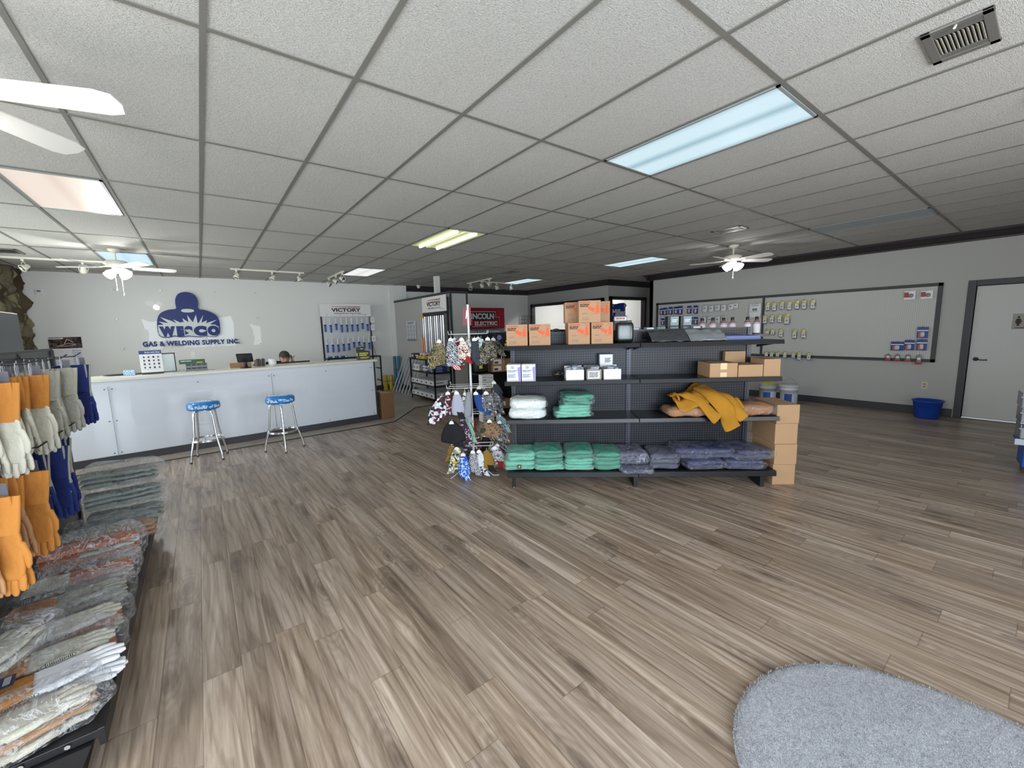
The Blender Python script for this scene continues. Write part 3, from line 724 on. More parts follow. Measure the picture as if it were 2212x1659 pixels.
# ---- soft goods in polythene bags
M_mint = mat('mint_cotton', (108,190,166), .9, var=.12, vscale=9, bump=.25, bscale=30)
M_green = mat('green_cotton', (66,150,126), .9, var=.12, vscale=9, bump=.25, bscale=30)
M_navyc = mat('navy_cotton', (52,58,96), .9, var=.2, vscale=9, bump=.3, bscale=30)
M_greyc = mat('slate_cotton', (74,76,102), .9, var=.2, vscale=9, bump=.3, bscale=30)
M_whitec = mat('white_cotton', (228,234,234), .9, var=.05, vscale=9, bump=.3, bscale=26)
M_tan = mat('tan_leather', (170,118,76), .8, var=.2, vscale=12, bump=.3, bscale=40)
def bagged(label, cat, grp, mats, x, y, z, w, d, h, layers=3, seed=0, rz=0, frame='G', bag=1.10, tilt=0, name='bagged_garment', pm=None):
    loc = G(x, y, z) if frame == 'G' else (x, y, z)
    t = thing(name, label, cat, loc, (GA if frame == 'G' else 0)+rz, grp)
    mb = MB(); lh = h*.90/layers; rnd = random.Random(seed)
    for i in range(layers):
        s = 1-.035*rnd.random(); mb.blob(rnd.uniform(-.006,.006), rnd.uniform(-.006,.006), .004+h*.04+lh*(i+.5), w/2*s, d/2*s, lh*.60, .5, .28, seed*3+i, .015, 13, nu=48, nv=12)
    mb.build('folded_garment', mats, t)
    a, b, c = w/2*bag, d/2*(1+(bag-1)*.6), h/2
    def flare(px, py, pz):
        e = max(0, abs(px)/a-.82)/.18; return (px, py, pz*(1-.55*min(1, e)))
    MB().blob(0, 0, c+.003, a, b, c*1.04, .42, .22, seed+50, .010, 11, nu=60, nv=14, fn=flare).build('plastic_bag', pm or M_plastic, t)
    return t
def logo_patch(t, w, h_, y, z):
    mb = MB(); mb.box(-.02, y-.004, z-.02, .02, y-.001, z+.02); mb.build('patch', mat('patch_black', (40,40,30), .6), t)
    mb = MB(); mb.at(0, y-.004, z, rx=PI/2); mb.lathe([(.0,.0),(.010,.001)], 12, cap=False); mb.cyl(0,0,0,.002,.010,12); mb.build('patch_mark', mat('patch_gold', (206,170,80), .5), t)
grp = 'bagged green jackets on the bottom deck'
bg_ = bagged('mint green bagged jacket with round patch, bottom of leftmost pile on bottom deck', 'jacket', grp, M_mint, .09, .20, .172, .31, .36, .095, 2, 1); logo_patch(bg_, .3, .1, -.185, .05)
bagged('mint green bagged jacket on top of the leftmost pile on bottom deck', 'jacket', grp, M_mint, .10, .21, .262, .29, .34, .09, 2, 2)
for i, (n_, hh) in enumerate((('bottom', .06), ('middle', .062), ('top', .085))):
    bagged('green bagged jacket, %s of the second pile from left on bottom deck' % n_, 'jacket', grp, [M_mint, M_green, M_green][i], .385, .20+.008*i, .172+[0,.058,.118][i], .30-.005*i, .37, hh, 2, 4+i, rz=rad([4,-2,1][i]))
    bagged('green bagged jacket, %s of the third pile from left on bottom deck' % n_, 'jacket', grp, [M_mint, M_mint, M_green][i], .69, .20+.008*i, .172+[0,.055,.112][i], .30-.005*i, .37, hh, 2, 14+i, rz=rad([-3,2,0][i]))
for i, n_ in enumerate(('lower', 'upper')):
    bagged('dark green bagged jacket, %s of two beside the navy piles' % n_, 'jacket', grp, M_green, .965, .20, .172+.085*i, .27, .36, .092, 2, 24+i, rz=rad(3-5*i))
grp = 'bagged navy garments on the bottom deck'
bagged('slate bagged garment sagging over the deck edge, beside the green jackets', 'garment', grp, M_greyc, 1.245, .06, .160, .30, .24, .055, 2, 31, rz=rad(-6), pm=M_plastic2)
bagged('slate bagged garment lying on the sagging one beside green jackets', 'garment', grp, M_greyc, 1.22, .21, .215, .29, .34, .13, 3, 32, rz=rad(4), pm=M_plastic2)
bagged('navy bagged garment between the slate ones and the tall navy pile', 'garment', grp, M_greyc, 1.525, .20, .172, .28, .36, .16, 3, 33, rz=rad(-3))
bagged('navy bagged garment, lower left of the tall pile on bottom deck', 'garment', grp, M_navyc, 1.90, .19, .172, .38, .38, .095, 2, 34, rz=rad(5))
bagged('navy bagged garment, lower right of the tall pile by the deck end', 'garment', grp, M_navyc, 2.29, .19, .172, .38, .38, .095, 2, 35, rz=rad(-2))
bagged('navy bagged garment, upper left of the tall pile on bottom deck', 'garment', grp, M_navyc, 1.81, .22, .262, .34, .34, .11, 2, 36, rz=rad(-4))
bagged('navy bagged garment, upper middle of the tall pile on bottom deck', 'garment', grp, M_navyc, 2.07, .235, .262, .26, .32, .10, 2, 37, rz=rad(3))
bagged('navy bagged garment with loose film sticking out at the deck end', 'garment', grp, M_navyc, 2.36, .21, .262, .34, .36, .10, 2, 38, rz=rad(6), bag=1.32)
grp = 'white bagged coveralls on the lower shelf'
bagged('white bagged coverall, lower of two on the left end of the lower shelf', 'coverall', grp, M_whitec, .185, .18, .702, .37, .34, .095, 1, 41, bag=1.04)
bagged('white bagged coverall, upper of two on the left end of the lower shelf', 'coverall', grp, M_whitec, .195, .19, .795, .37, .33, .10, 1, 42, rz=rad(2), bag=1.06)
grp = 'green bagged garments on the lower shelf'
for i, n_ in enumerate(('bottom', 'middle', 'top')):
    bagged('green bagged garment, %s of three on the lower shelf' % n_, 'garment', grp, M_mint if i < 2 else M_green, [.63,.66,.675][i], .19, .702+[0,.062,.128][i], [.36,.31,.30][i], .32, [.07,.075,.105][i], 3 if i == 2 else 2, 44+i, rz=rad([2,-4,5][i]), bag=1.12)
grp = 'tan bagged leathers on the lower shelf'
bagged('tan leather in clear bag under the left of the yellow jacket', 'leather', grp, M_tan, 1.73, .14, .702, .38, .26, .085, 1, 51)
bagged('tan leather in clear bag right of the yellow jacket at shelf end', 'leather', grp, M_tan, 2.34, .17, .702, .44, .30, .10, 1, 52, bag=1.14)

# ---- golden suede welding jacket thrown over the shelf edge
M_suede = mat('golden_suede', (172,120,26), .92, var=.28, vscale=7, bump=.35, bscale=55)
jk = thing('leather_jacket', 'golden yellow suede welding jacket draped over the lower shelf edge', 'jacket', G(1.95, .12, .785), GA)
def fold(u, v):
    # cloth sheet thrown in folds over the shelf
    x = -.32+.60*u; y = .24-.36*v
    ridge = .11*math.exp(-((x+.02)/.15)**2)+.03*math.sin(u*17+v*4)*(.5+.5*v)
    z = .075+ridge*(1-.5*v)+.012*noise.noise(Vector((x*14, y*14, 2)))
    if v > .78: z -= (v-.78)*.36*(1+.3*math.sin(u*9))
    return (x+.02*math.sin(v*7), y, z)
mb = MB(); mb.grid(fold, 64, 30); mb.build('body', M_suede, jk, solid=.008)
def sleeve(pts, rw, seed, name='sleeve'):
    mb = MB(); n = 22; P = [Vector(p) for p in pts]
    def cr(t):
        k = min(int(t*(len(P)-1)), len(P)-2); f = t*(len(P)-1)-k
        a = P[max(k-1,0)]; b = P[k]; c = P[k+1]; d = P[min(k+2,len(P)-1)]
        return .5*((2*b)+(-a+c)*f+(2*a-5*b+4*c-d)*f*f+(-a+3*b-3*c+d)*f**3)
    vs = []; fs = []; S = 20
    for i in range(n+1):
        t_ = i/n; c = cr(t_); d = (cr(min(1,t_+.02))-cr(max(0,t_-.02))).normalized(); side = Vector((1,0,0)); side = (side-d*side.dot(d)).normalized(); up = d.cross(side)
        w_ = rw[0]+(rw[1]-rw[0])*t_
        for k in range(S):
            th = 2*PI*k/S; r1 = w_*(1+.10*math.sin(th*3+i*.5+seed)); r2 = w_*.34*(1+.2*math.sin(th*2+i*.7))
            vs.append(tuple(c+side*math.cos(th)*r1+up*math.sin(th)*r2))
    for i in range(n):
        for k in range(S): fs.append((i*S+k,i*S+(k+1)%S,(i+1)*S+(k+1)%S,(i+1)*S+k))
    mb.add(vs, fs, True); return mb.build(name, M_suede, jk)
sleeve([(-.04,.10,.17),(.01,-.06,.13),(.08,-.165,.02),(.13,-.175,-.10),(.17,-.17,-.18)], (.085,.072), 1)
sleeve([(.06,.08,.13),(.14,-.04,.10),(.20,-.15,.0),(.26,-.18,-.09)], (.065,.050), 2)
sleeve([(-.33,.05,.10),(-.28,-.02,.125),(-.20,-.05,.11),(-.10,-.10,.06),(-.02,-.18,-.05),(.02,-.185,-.09)], (.035,.06), 3, 'front_panel')
mb = MB(); mb.at(-.30, .02, .085, rz=.5, ry=1.2); mb.tube([(.05*math.cos(a), .035*math.sin(a), 0) for a in [i*2*PI/18 for i in range(18)]], .012, 8, closed=True); mb.build('collar', M_suede, jk)

# ---- boxes of earplugs
M_earbox = mat('earplug_box_card', (180,141,108), .8, var=.05, vscale=6)
M_orange = mat('orange_print', (222,96,56), .7)
M_redp = mat('red_print', (200,70,56), .7)
def earbox():
    s = .205; t = thing('earplug_box', 'x', 'box')
    MB().box(0, 0, 0, s, s, s).build('carton', M_earbox, t, bevel=.003)
    text('HONEYWELL', 'brand_line', M_redp, t, .012, (.012, -.001, s-.018), align='LEFT', bold=.0006, extrude=.0003)
    text('MAXIMUM\nEARPLUG', 'product_line', M_black_ink, t, .0125, (.012, -.001, s-.045), align='LEFT', bold=.0008, extrude=.0003)
    text('Maximum\n200', 'count_line', M_redp, t, .0065, (s-.012, -.001, s-.022), align='RIGHT', extrude=.0003)
    marks('small_print', M_grey_ink, t, (s-.085, -.001, s-.122), .06, .006, 1, 3); marks('scribble', M_grey_ink, t, (.03, -.001, s-.115), .05, .012, 2, 5)
    mb = MB()
    plug = [(-.010,0),(.010,0),(.012,.02),(.009,.045),(.0,.058),(-.009,.045),(-.012,.02)]
    mb.at(.176, -.001, s-.115, sc_=1.35); mb.prism_y([(-.014,0),(.014,0),(.016,.008),(.011,.012),(.010,.045),(.004,.060),(-.004,.060),(-.010,.045),(-.011,.012),(-.016,.008)], -.0004, .0005)
    mb.at(.148, -.001, s-.093, ry=rad(-62), sc_=1.3); mb.prism_y([(-.013,0),(.013,0),(.015,.008),(.012,.014),(.012,.040),(.004,.056),(-.004,.056),(-.012,.040),(-.012,.014),(-.015,.008)], -.0004, .0005)
    mb.build('earplug_print', M_orange, t)
    mb = MB()
    for x0, x1 in ((.032,.048),(.056,.096)):
        mb.box(x0, -.0012, .022, x1, 0, .0235); mb.box(x0, -.0012, .046, x1, 0, .0475); mb.box(x0, -.0012, .022, x0+.0015, 0, .046); mb.box(x1-.0015, -.0012, .022, x1, 0, .046)
        for q in range(3): mb.box(x0+.004, -.0012, .028+q*.006, x1-.004, 0, .0305+q*.006)
    mb.build('stamp_marks', M_grey_ink, t)
    MB().box(.09, .0, s-.0002, .115, s, s+.0006).build('tape_strip', M_tape, t)
    return t
eb = earbox(); GRP = 'earplug boxes on the top shelf'
spots = [(-.005, .04, 1.425, 'tan earplug box at the far left end of the top shelf', 0),
 (.215, .04, 1.425, 'tan earplug box second from left on the top shelf', 0),
 (.59, .04, 1.425, 'tan earplug box, bottom left of the stacked group of five', 0),
 (.81, .04, 1.425, 'tan earplug box, bottom right of the stacked group of five', 0),
 (.69, .03, 1.631, 'tan earplug box, front middle of the upper row in the stack', 0),
 (.575, .16, 1.631, 'tan earplug box, upper row back left, mostly hidden by its neighbour', 0),
 (.81, .13, 1.631, 'tan earplug box, upper row back right with orange print half hidden', 0)]
for i, (x, y, z, lb, rz) in enumerate(spots):
    if i == 0: o = eb; o.location = G(x,y,z); o.rotation_euler = (0,0,GA); o['label'] = lb; o['group'] = GRP
    elif i in (5,6): o = dup(eb, lb, G(x, y+.09, z), GA, GRP)
    else: o = dup(eb, lb, G(x, y, z), GA+rad([0,0,-1,1,0][i]), GRP)
# supports under rear upper boxes: the two boxes behind the front ones
for i, x in enumerate((.59, .81)): dup(eb, 'tan earplug box behind the %s lower box of the stack, hardly visible' % ('left', 'right')[i], G(x, .25+.005, 1.425), GA, GRP)

# ---- white boxes, trays, cartons on the upper shelf
M_lilac = mat('lilac_print', (150,140,210), .6); M_bluep = mat('blue_print', (60,90,150), .6)
def whitebox(label, x):
    t = thing('product_box', label, 'box', G(x, .045, 1.08), GA, 'white boxes with blue print')
    w_, d_, h_ = .135, .15, .165
    MB().box(0,0,0,w_,d_,h_).build('carton', M_paper, t, bevel=.002)
    mb = MB(); mb.prism_y([(w_-.03,h_-.03),(w_-.002,h_-.02),(w_-.002,.004),(w_-.022,.004)], -.0008, 0); mb.build('lilac_band', M_lilac, t)
    mb = MB(); mb.at(.055, -.0008, h_-.028, rx=PI/2); mb.tube([(.014*math.cos(a), .013*math.sin(a), 0) for a in [i*2*PI/20 for i in range(20)]], .0015, 4, closed=True); mb.build('ring_logo', M_black_ink, t)
    text('n', 'logo_letter', M_black_ink, t, .013, (.055,-.001,h_-.028), bold=.001, extrude=.0003)
    marks('title_print', M_bluep, t, (.008,0,h_-.055), .095, .024, 2, 2)
    marks('body_print', M_bluep, t, (.010,0,h_-.095), .075, .036, 3, 4)
    mb = MB(); mb.box(.008,-.001,.010,w_-.03,0,.0125); mb.build('rule_line', M_bluep, t)
    return t
whitebox('white box with blue print, left of the two on the upper shelf', -.01); whitebox('white box with blue print, right of the two on the upper shelf', .135)
mb = MB(); mb.at(0,0,.02)
for i in range(5): mb.blob(-.03+.02*i, .01*(i%2), .02+.012*(i%3), .022,.02,.018,.9,.9,seed=i,amp=.008,fr=40,nu=14,nv=8)
tt = put(mb.build('cable_bundle', M_blackp), G(.49,.2,1.08), GA); tag(tt, 'small dark tangled part lying between the white boxes and trays', 'part')
mb = MB(); mb.tube([(-.03,0,.035),(0,-.02,.05),(.03,0,.04)], .004, 6); mb.build('brass_ends', mat('brass', (180,150,80), .3, 1.0), tt)
def tray(label, x, w_, label_print, heap):
    t = thing('parts_tray', label, 'tray', G(x, .05, 1.08), GA, 'open white trays of bagged parts')
    h_ = .10; mb = MB(); d_ = .24; k = .004
    mb.box(0,0,0,w_,d_,k); mb.box(0,0,0,w_,k,h_); mb.box(0,d_-k,0,w_,d_,h_+.02); mb.box(0,0,0,k,d_,h_); mb.box(w_-k,0,0,w_,d_,h_)
    mb.build('tray_body', M_paper if not label_print else mat('tray_grey', (150,146,140), .7), t)
    if label_print:
        MB().box(.015,-.002,.012,w_-.02,0,.085).build('paper_label', M_paper, t)
        marks('label_print', M_black_ink, t, (.025,-.0022,.075), w_-.055, .055, 4, 6)
    mb = MB()
    for i in range(7): mb.blob(random.Random(i+int(x*100)).uniform(.03,w_-.03), .05+.03*(i%5), .09+.008*(i%3)*heap, .032,.035,.022,.6,.6,seed=i+x*9,amp=.02,fr=28,nu=20,nv=10)
    mb.build('bagged_contents', mat('clear_bits', (150,158,172), .15, spec=.8, var=.5, vscale=30), t)
    return t
tray('open white tray heaped with bagged parts, left of three', .565, .175, False, 1.6)
tray('grey open tray with a printed barcode label, middle of three', .765, .145, True, 1.0)
tray('open white tray at right of three below the clear case', .93, .165, False, .8)
t = thing('clear_case', 'clear plastic case with white label behind the right-hand tray', 'case', G(.92,.30,1.08), GA)
MB().box(0,0,0,.15,.07,.235).build('case_shell', mat('smoke_plastic', (70,84,100), .15, spec=.7), t, bevel=.008)
MB().box(.012,-.002,.10,.135,0,.225).build('paper_label', M_paper, t); marks('label_print', M_black_ink, t, (.06,-.0022,.19), .06, .05, 4, 7)
def carton(label, x, y, z, w_, d_, h_, m_=None, tape=True, rz=0, frame='G', grp='plain brown cartons', printed=None, tapey=False):
    t = thing('cardboard_box', label, 'box', G(x,y,z) if frame == 'G' else (x,y,z), (GA if frame == 'G' else 0)+rz, grp)
    MB().box(0,0,0,w_,d_,h_).build('carton', m_ or M_card, t, bevel=.003)
    mb = MB(); mb.box(0, d_/2-.001, h_-.0002, w_, d_/2+.001, h_+.0004); mb.build('flap_seam', M_carddark, t)
    if tape: MB().box(w_/2-.03, -.0006, h_-.06, w_/2+.03, d_+.0006, h_+.0008).build('packing_tape', M_tape, t)
    if tapey: MB().box(w_/2-.03, -.001, .005, w_/2+.03, 0, h_*.35).build('tape_end', M_tape, t)
    if printed: marks('printed_word', M_carddark, t, (w_*.3, 0, h_*.8), w_*.4, .022, 1, 3)
    return t
carton('wide low brown carton with tape, left of the cartons on upper shelf', 1.92, .03, 1.08, .255, .30, .135, tapey=True)
carton('small brown carton between the wide one and the end one', 2.185, .035, 1.08, .225, .28, .115, tape=False)
carton('tall plain brown carton at the right end of the upper shelf', 2.415, .03, 1.08, .15, .25, .165, tape=False)
carton('brown carton standing behind the end cartons, taller than they are', 2.19, .33, 1.08, .20, .06, .225, tape=False)
# ---- top shelf right: grey pouches, blue tray, black basket
M_pouch = mat('pouch_film', (62,64,68), .25, spec=.6, bump=.6, bscale=12)
def pouch(label, x, w_, lean, seed, mm):
    t = thing('padded_pouch', label, 'pouch', G(x, .06, 1.428), GA, 'grey film pouches')
    def f(u, v):
        yy = .02+v*.30; zz = .105*math.sin(min(1, v*1.55)*PI/2) if v < .5 else .105*(1-(v-.5)*1.6)
        return (u*w_+.03*(1-v)*lean+.004*noise.noise(Vector((u*5,v*5,seed))), yy, .004+max(0,zz)+.012*noise.noise(Vector((u*6, v*7, seed))))
    MB().grid(f, 30, 22).build('pouch_front', mm, t, solid=.004)
    return t
pouch('dark grey film pouch bent like a tent, left on the top shelf', 1.37, .36, .6, 3, M_pouch)
pouch('shiny silver film pouch bent like a tent beside the blue tray', 1.73, .34, .8, 8, mat('pouch_silver', (150,156,160), .16, .4, bump=.5, bscale=9))
t = thing('blue_tray', 'flat blue plastic tray at the right end of the top shelf', 'tray', G(2.09,.12,1.425), GA)
mb = MB(); mb.box(0,0,0,.33,.24,.006)
for a in ((0,0,.33,.006),(0,.234,.33,.24),(0,0,.006,.24),(.324,0,.33,.24)): mb.box(a[0],a[1],0,a[2],a[3],.04)
mb.build('tray_body', mat('tray_blue', (54,84,150), .35), t)
t = thing('helmet_bag', 'dark green-black plastic case right of the stacked earplug boxes', 'case', G(1.07,.16,1.425), GA)
MB().blob(.085,.09,.10,.085,.09,.10,.3,.3,2,.006,8,nu=36,nv=16).build('case_body', mat('case_green', (22,34,32), .22, spec=.7), t)
mb = MB(); mb.tube([(.03,.02,.17),(.03,-.005,.21),(.14,-.005,.21),(.14,.02,.17)], .006, 8); mb.build('carry_handle', M_blackp, t)
# ---- items on the rear top shelf
t = thing('display_card', 'black hanging display card with white banner above the dark case', 'card', G(1.13,.62,1.44), GA)
MB().box(0,0,0,.14,.02,.26).build('card_back', mat('card_dark', (58,60,64), .4), t, bevel=.003)
MB().box(.004,-.002,.205,.135,0,.245).build('banner', M_paper, t); marks('banner_print', M_redp, t, (.02,-.002,.236), .10, .022, 1, 8)
def carton2(label, x, z):
    t = thing('product_box', label, 'box', G(x,.58,z), GA, 'black boxes with pale labels on the rear shelf')
    MB().box(0,0,0,.115,.10,.105).build('carton', mat('box_black', (46,44,48), .5), t, bevel=.002)
    MB().box(.03,-.0015,.006,.113,0,.1).build('paper_label', mat('label_grey', (126,146,150), .4), t)
    marks('label_print', M_paper, t, (.045,-.0015,.070), .055, .034, 2, 9)
    return t
for x, z, lb in ((1.555,1.465,'black boxed lens, leftmost and lowest of the small stack group'),(1.69,1.465,'black boxed lens, bottom of the middle stack'),(1.69,1.572,'black boxed lens, top of the middle stack'),(1.825,1.465,'black boxed lens, bottom of the right stack'),(1.825,1.572,'black boxed lens, top of the right stack')):
    carton2(lb, x, z)
MB().box(0,0,0,1.25,.36,.024).build('riser', M_navyblack, gon).location = (1.3,.50,1.441)
mb = MB()
def bottle(label, x):
    t = thing('bottle', label, 'bottle', G(x,.60,1.466), GA, 'white labelled bottles with black caps')
    MB().lathe([(.030,0),(.034,.004),(.034,.115),(.030,.130),(.016,.146),(.014,.152)], 24).build('bottle_body', mat('bottle_dark', (120,100,104), .25), t)
    MB().lathe([(.0345,.012),(.0347,.122),(.0345,.122)], 24, cap=False).build('paper_label', mat('bottle_label', (222,222,230), .4), t)
    MB().lathe([(.0349,.108),(.0349,.118)], 24, cap=False).build('label_stripe', mat('label_pink', (190,120,130), .5), t)
    MB().lathe([(.016,.150),(.0165,.178),(.013,.182)], 20).build('bottle_cap', M_blackp, t)
    return t
for x, lb in ((2.115,'labelled bottle with black cap, first from left of the six'),(2.225,'labelled bottle with black cap, second of the six'),(2.34,'labelled bottle with black cap, third of the six'),(2.43,'labelled bottle with black cap, fourth of the six'),(2.585,'labelled bottle with black cap, fifth of the six'),(2.68,'labelled bottle with black cap, sixth and rightmost'),):
    bottle(lb, x-.06)
MB().box(0,0,0,.5,.36,.024).build('riser', M_navyblack, gon).location = (2.2,.50,1.4405)
t = thing('yellow_canister_pair', 'two small yellow-labelled tubs left of the white bottles', 'tub', G(1.99,.57,1.466), GA)
for dx in (0,.05): MB().lathe([(.021,0),(.021,.055),(.018,.06)], 18).build('tub', mat('tub_yellow', (214,206,60), .4), t).location = (dx,.03,0)
tag(t, 'two small yellow-labelled tubs left of the white bottles', 'tub')
for x, lb in ((1.27,'navy strip with white label, left along the rear panel top'),(1.42,'navy strip with white label, right along the rear panel top'),(1.90,'navy strip with white label beside the yellow tubs')):
    t = thing('price_strip', lb, 'strip', G(x,.50,1.545), GA, 'navy label strips'); MB().box(0,0,-.08,.12,.02,.022).build('strip', mat('strip_navy', (44,52,78), .4), t)
    MB().box(.03,-.002,-.002,.10,0,.018).build('paper_label', M_paper, t)
t = thing('tape_roll', 'round dark tape roll standing behind the gap between earplug boxes', 'tape roll', G(.50,.55,1.44), GA)
mb = MB(); mb.at(0,0,.07,rx=PI/2); mb.lathe([(.045,-.025),(.07,-.025),(.07,.025),(.045,.025),(.045,-.025)], 28, cap=False); mb.build('roll', mat('roll_dark', (52,54,58), .3), t)
# ---- cartons standing at the right end of the gondola
x0, y0 = 2.47, .05
for i, (h0, h1, lb) in enumerate(((0,.205,'brown carton, bottom of the four-high stack at gondola end'),(.205,.41,'brown carton, second from bottom of the stack at gondola end'),(.41,.615,'brown carton, third from bottom of the stack at gondola end'),(.615,.80,'brown carton, topmost of the stack at gondola end'))):
    carton(lb, 2.575+.004*(i%2), .07-.004*(i%2), h0, .21, .42, h1-h0-.002, tape=False, grp='cartons stacked at gondola end')
# pair of tall grids of side shelf end: nothing else
# ================================================================ LEFT GLOVE DISPLAY
lg = thing('glove_gondola', 'black pegboard shelf unit with hooks of gloves at the left edge', 'shelf', (-.88, 1.97, 0), 0)
M_pegside = peg_mat('peg_panel_side', (48,50,56), (6,6,9), 0.0254, 0.21, 0.32, 0.35, 0.6, axes=(1,2))
XP = 0.0; DX = .44
for k, y in enumerate((0.0, 1.22, 2.44)):
    MB().box(-.03, y-.022, .0, .02, y+.022, 1.535).build('upright', M_black, lg, bevel=.002)
    mb = MB(); mb.prism_y([(.0,0),(.35,0),(DX-.02,.16),(.0,.17)], y-.015, y+.015); mb.build('base_bracket', M_black, lg)
for y0 in (.0, 1.22):
    for z0, z1 in ((.19,.62),(.622,.95),(.952,1.24),(1.242,1.53)): MB().box(-.012, y0+.024, z0, .008, y0+1.196, z1).build('back_panel', M_pegside, lg)
    mb = MB(); mb.box(.0, y0+.003, .165, DX, y0+1.217, .195); mb.box(DX-.004, y0+.003, .13, DX+.016, y0+1.217, .198); mb.build('base_deck', M_black, lg, bevel=.002)
    MB().box(.36, y0+.01, .0, .375, y0+1.21, .165).build('kick_plate', M_blackp, lg)
    MB().box(-.02, y0+.0, 1.53, .018, y0+1.22, 1.545).build('top_rail', M_black, lg)
mb = MB()
for i in range(3): mb.at(.36-.11*i*1.0, -.003+.0, .183, rx=PI/2); mb.lathe([(.0,0),(.008,.001)], 12); 
mb.build('deck_holes', mat('hole_grey', (150,146,140), .5), lg)
# tall dark panel standing behind
tp = thing('metal_cabinet', 'tall dark grey metal cabinet behind the glove display', 'cabinet', (-2.0, 4.75, 0), 0)
MB().box(0,0,0,.62,1.35,1.87).build('cabinet_body', mat('cabinet_grey', (66,72,74), .35, spec=.6, var=.12, vscale=2.5), tp, bevel=.004)
MB().box(.005,-.018,.06,.615,-.001,1.85).build('door', mat('cabinet_grey2', (74,80,82), .35, spec=.6), tp, bevel=.003)
mb = MB(); mb.tube([(.06,-.02,.9),(.06,-.045,.92),(.06,-.045,1.04),(.06,-.02,1.06)], .006, 6); mb.build('door_handle', M_steel, tp)

def hook(y, z, L_=.27):
    mb = MB(); mb.tube([(.008,y,z+.02),(.016,y,z),(.05,y,z-.002),(L_-.03,y,z+.0),(L_,y,z+.022)], .0033, 8); mb.tube([(.008,y,z-.012),(.03,y,z-.002)], .003, 6)
    mb.box(.006, y-.014, z-.02, .012, y+.014, z+.028); mb.build('hook', M_black, lg)
HK = {}
for nm, y, z in (('a',.46,1.50),('b',.86,1.50),('c',1.17,1.50),('d',1.42,1.50),('e',1.76,1.50),('f',.22,1.12),('g',.56,1.12),('h',.80,1.12),('i',1.08,1.12),('j',1.32,1.12),('k',1.64,1.12),('l',1.76,1.14)):
    hook(y, z); HK[nm] = (y, z)
M_glovew = mat('glove_cream', (196,192,176), .9, var=.12, vscale=14, bump=.3, bscale=50)
M_gloveo = mat('glove_orange', (186,122,52), .9, var=.15, vscale=12, bump=.3, bscale=50)
M_gloveg = mat('glove_grey', (158,156,144), .95, var=.14, vscale=14, bump=.4, bscale=60)
M_gloveb = mat('glove_blue', (26,42,104), .9, var=.2, vscale=14, bump=.3, bscale=50)
M_glovet = mat('glove_tan', (176,132,92), .9, var=.15, vscale=12, bump=.3, bscale=50)
M_tagcard = mat('hang_tag', (104,104,112), .5)
def glove(parent, M_, hand_m, cuff_m, seam_m=None, cuff=.15, th=.010, right=1, name='glove', ln=1.0, back=None):
    """glove hanging/lying along -Z(cuff at top, fingers down); width along Y, thickness X. M_ = placement matrix"""
    mb = MB(); FL = Matrix.Diagonal((.62, 1.12, 1, 1)); mb.M = M_ @ FL
    # cuff: flattened flared tube
    c = MB(); c.M = M_; vs = []; fs = []; S = 18; rows = [(0,.072,.012),(-.03,.068,.016),(-.07,.062,.016),(-cuff,.052,.016)]
    for z, wy, tx in rows:
        for k in range(S):
            th_ = 2*PI*k/S; vs.append((tx*math.sin(th_)*(1+.15*math.sin(3*th_)), wy*math.cos(th_), z*ln))
    for i in range(len(rows)-1):
        for k in range(S): fs.append((i*S+k,i*S+(k+1)%S,(i+1)*S+(k+1)%S,(i+1)*S+k))
    c.add(vs, fs, True)
    # hand
    z0 = -cuff*ln
    mb.blob(0, 0, z0-.062*ln, .015, .051, .085*ln, .45, .55, 3, .004, 20, nu=24, nv=12)
    for i, (y, l_, a) in enumerate(((-.036,.078,-.05),(-.012,.094,-.015),(.012,.092,.015),(.035,.074,.05))):
        p0 = Vector((0, y*.9, z0-.10*ln)); p1 = p0+Vector((.006, math.sin(a)*l_*.5, -l_*.55*ln)); p2 = p0+Vector((.0, math.sin(a)*l_, -l_*ln))
        mb.tube([p0+Vector((0,0,.02)), p0, p1, p2-Vector((0,0,-.008)), p2+Vector((0,0,-.003))], [.0135,.0138,.0135,.0118,.006], 10)
    p = Vector((.0, right*.046, z0-.035*ln))
    mb.tube([p+Vector((0,-right*.02,.01)), p, p+Vector((.012,right*.008,-.038*ln)), p+Vector((.016,right*.006,-.066*ln)), p+Vector((.016,right*.004,-.078*ln))], [.013,.016,.014,.012,.005], 10)
    g = mb.build(name, hand_m, parent); plabel_c = c.build('cuff', cuff_m, g)
    if seam_m:
        s = MB(); s.M = M_
        for y in (-.056, .056): s.tube([(0,y*1.25,-.0),(0,y*1.05,-.08*ln),(0,y*.98,z0),(0,y,z0-.07*ln)], .005, 6)
        s.tube([(.017,0,-.002),(.018,0,-.08*ln),(.018,.0,z0-.03*ln)], .003, 6)
        s.build('piping', seam_m, g)
    return g
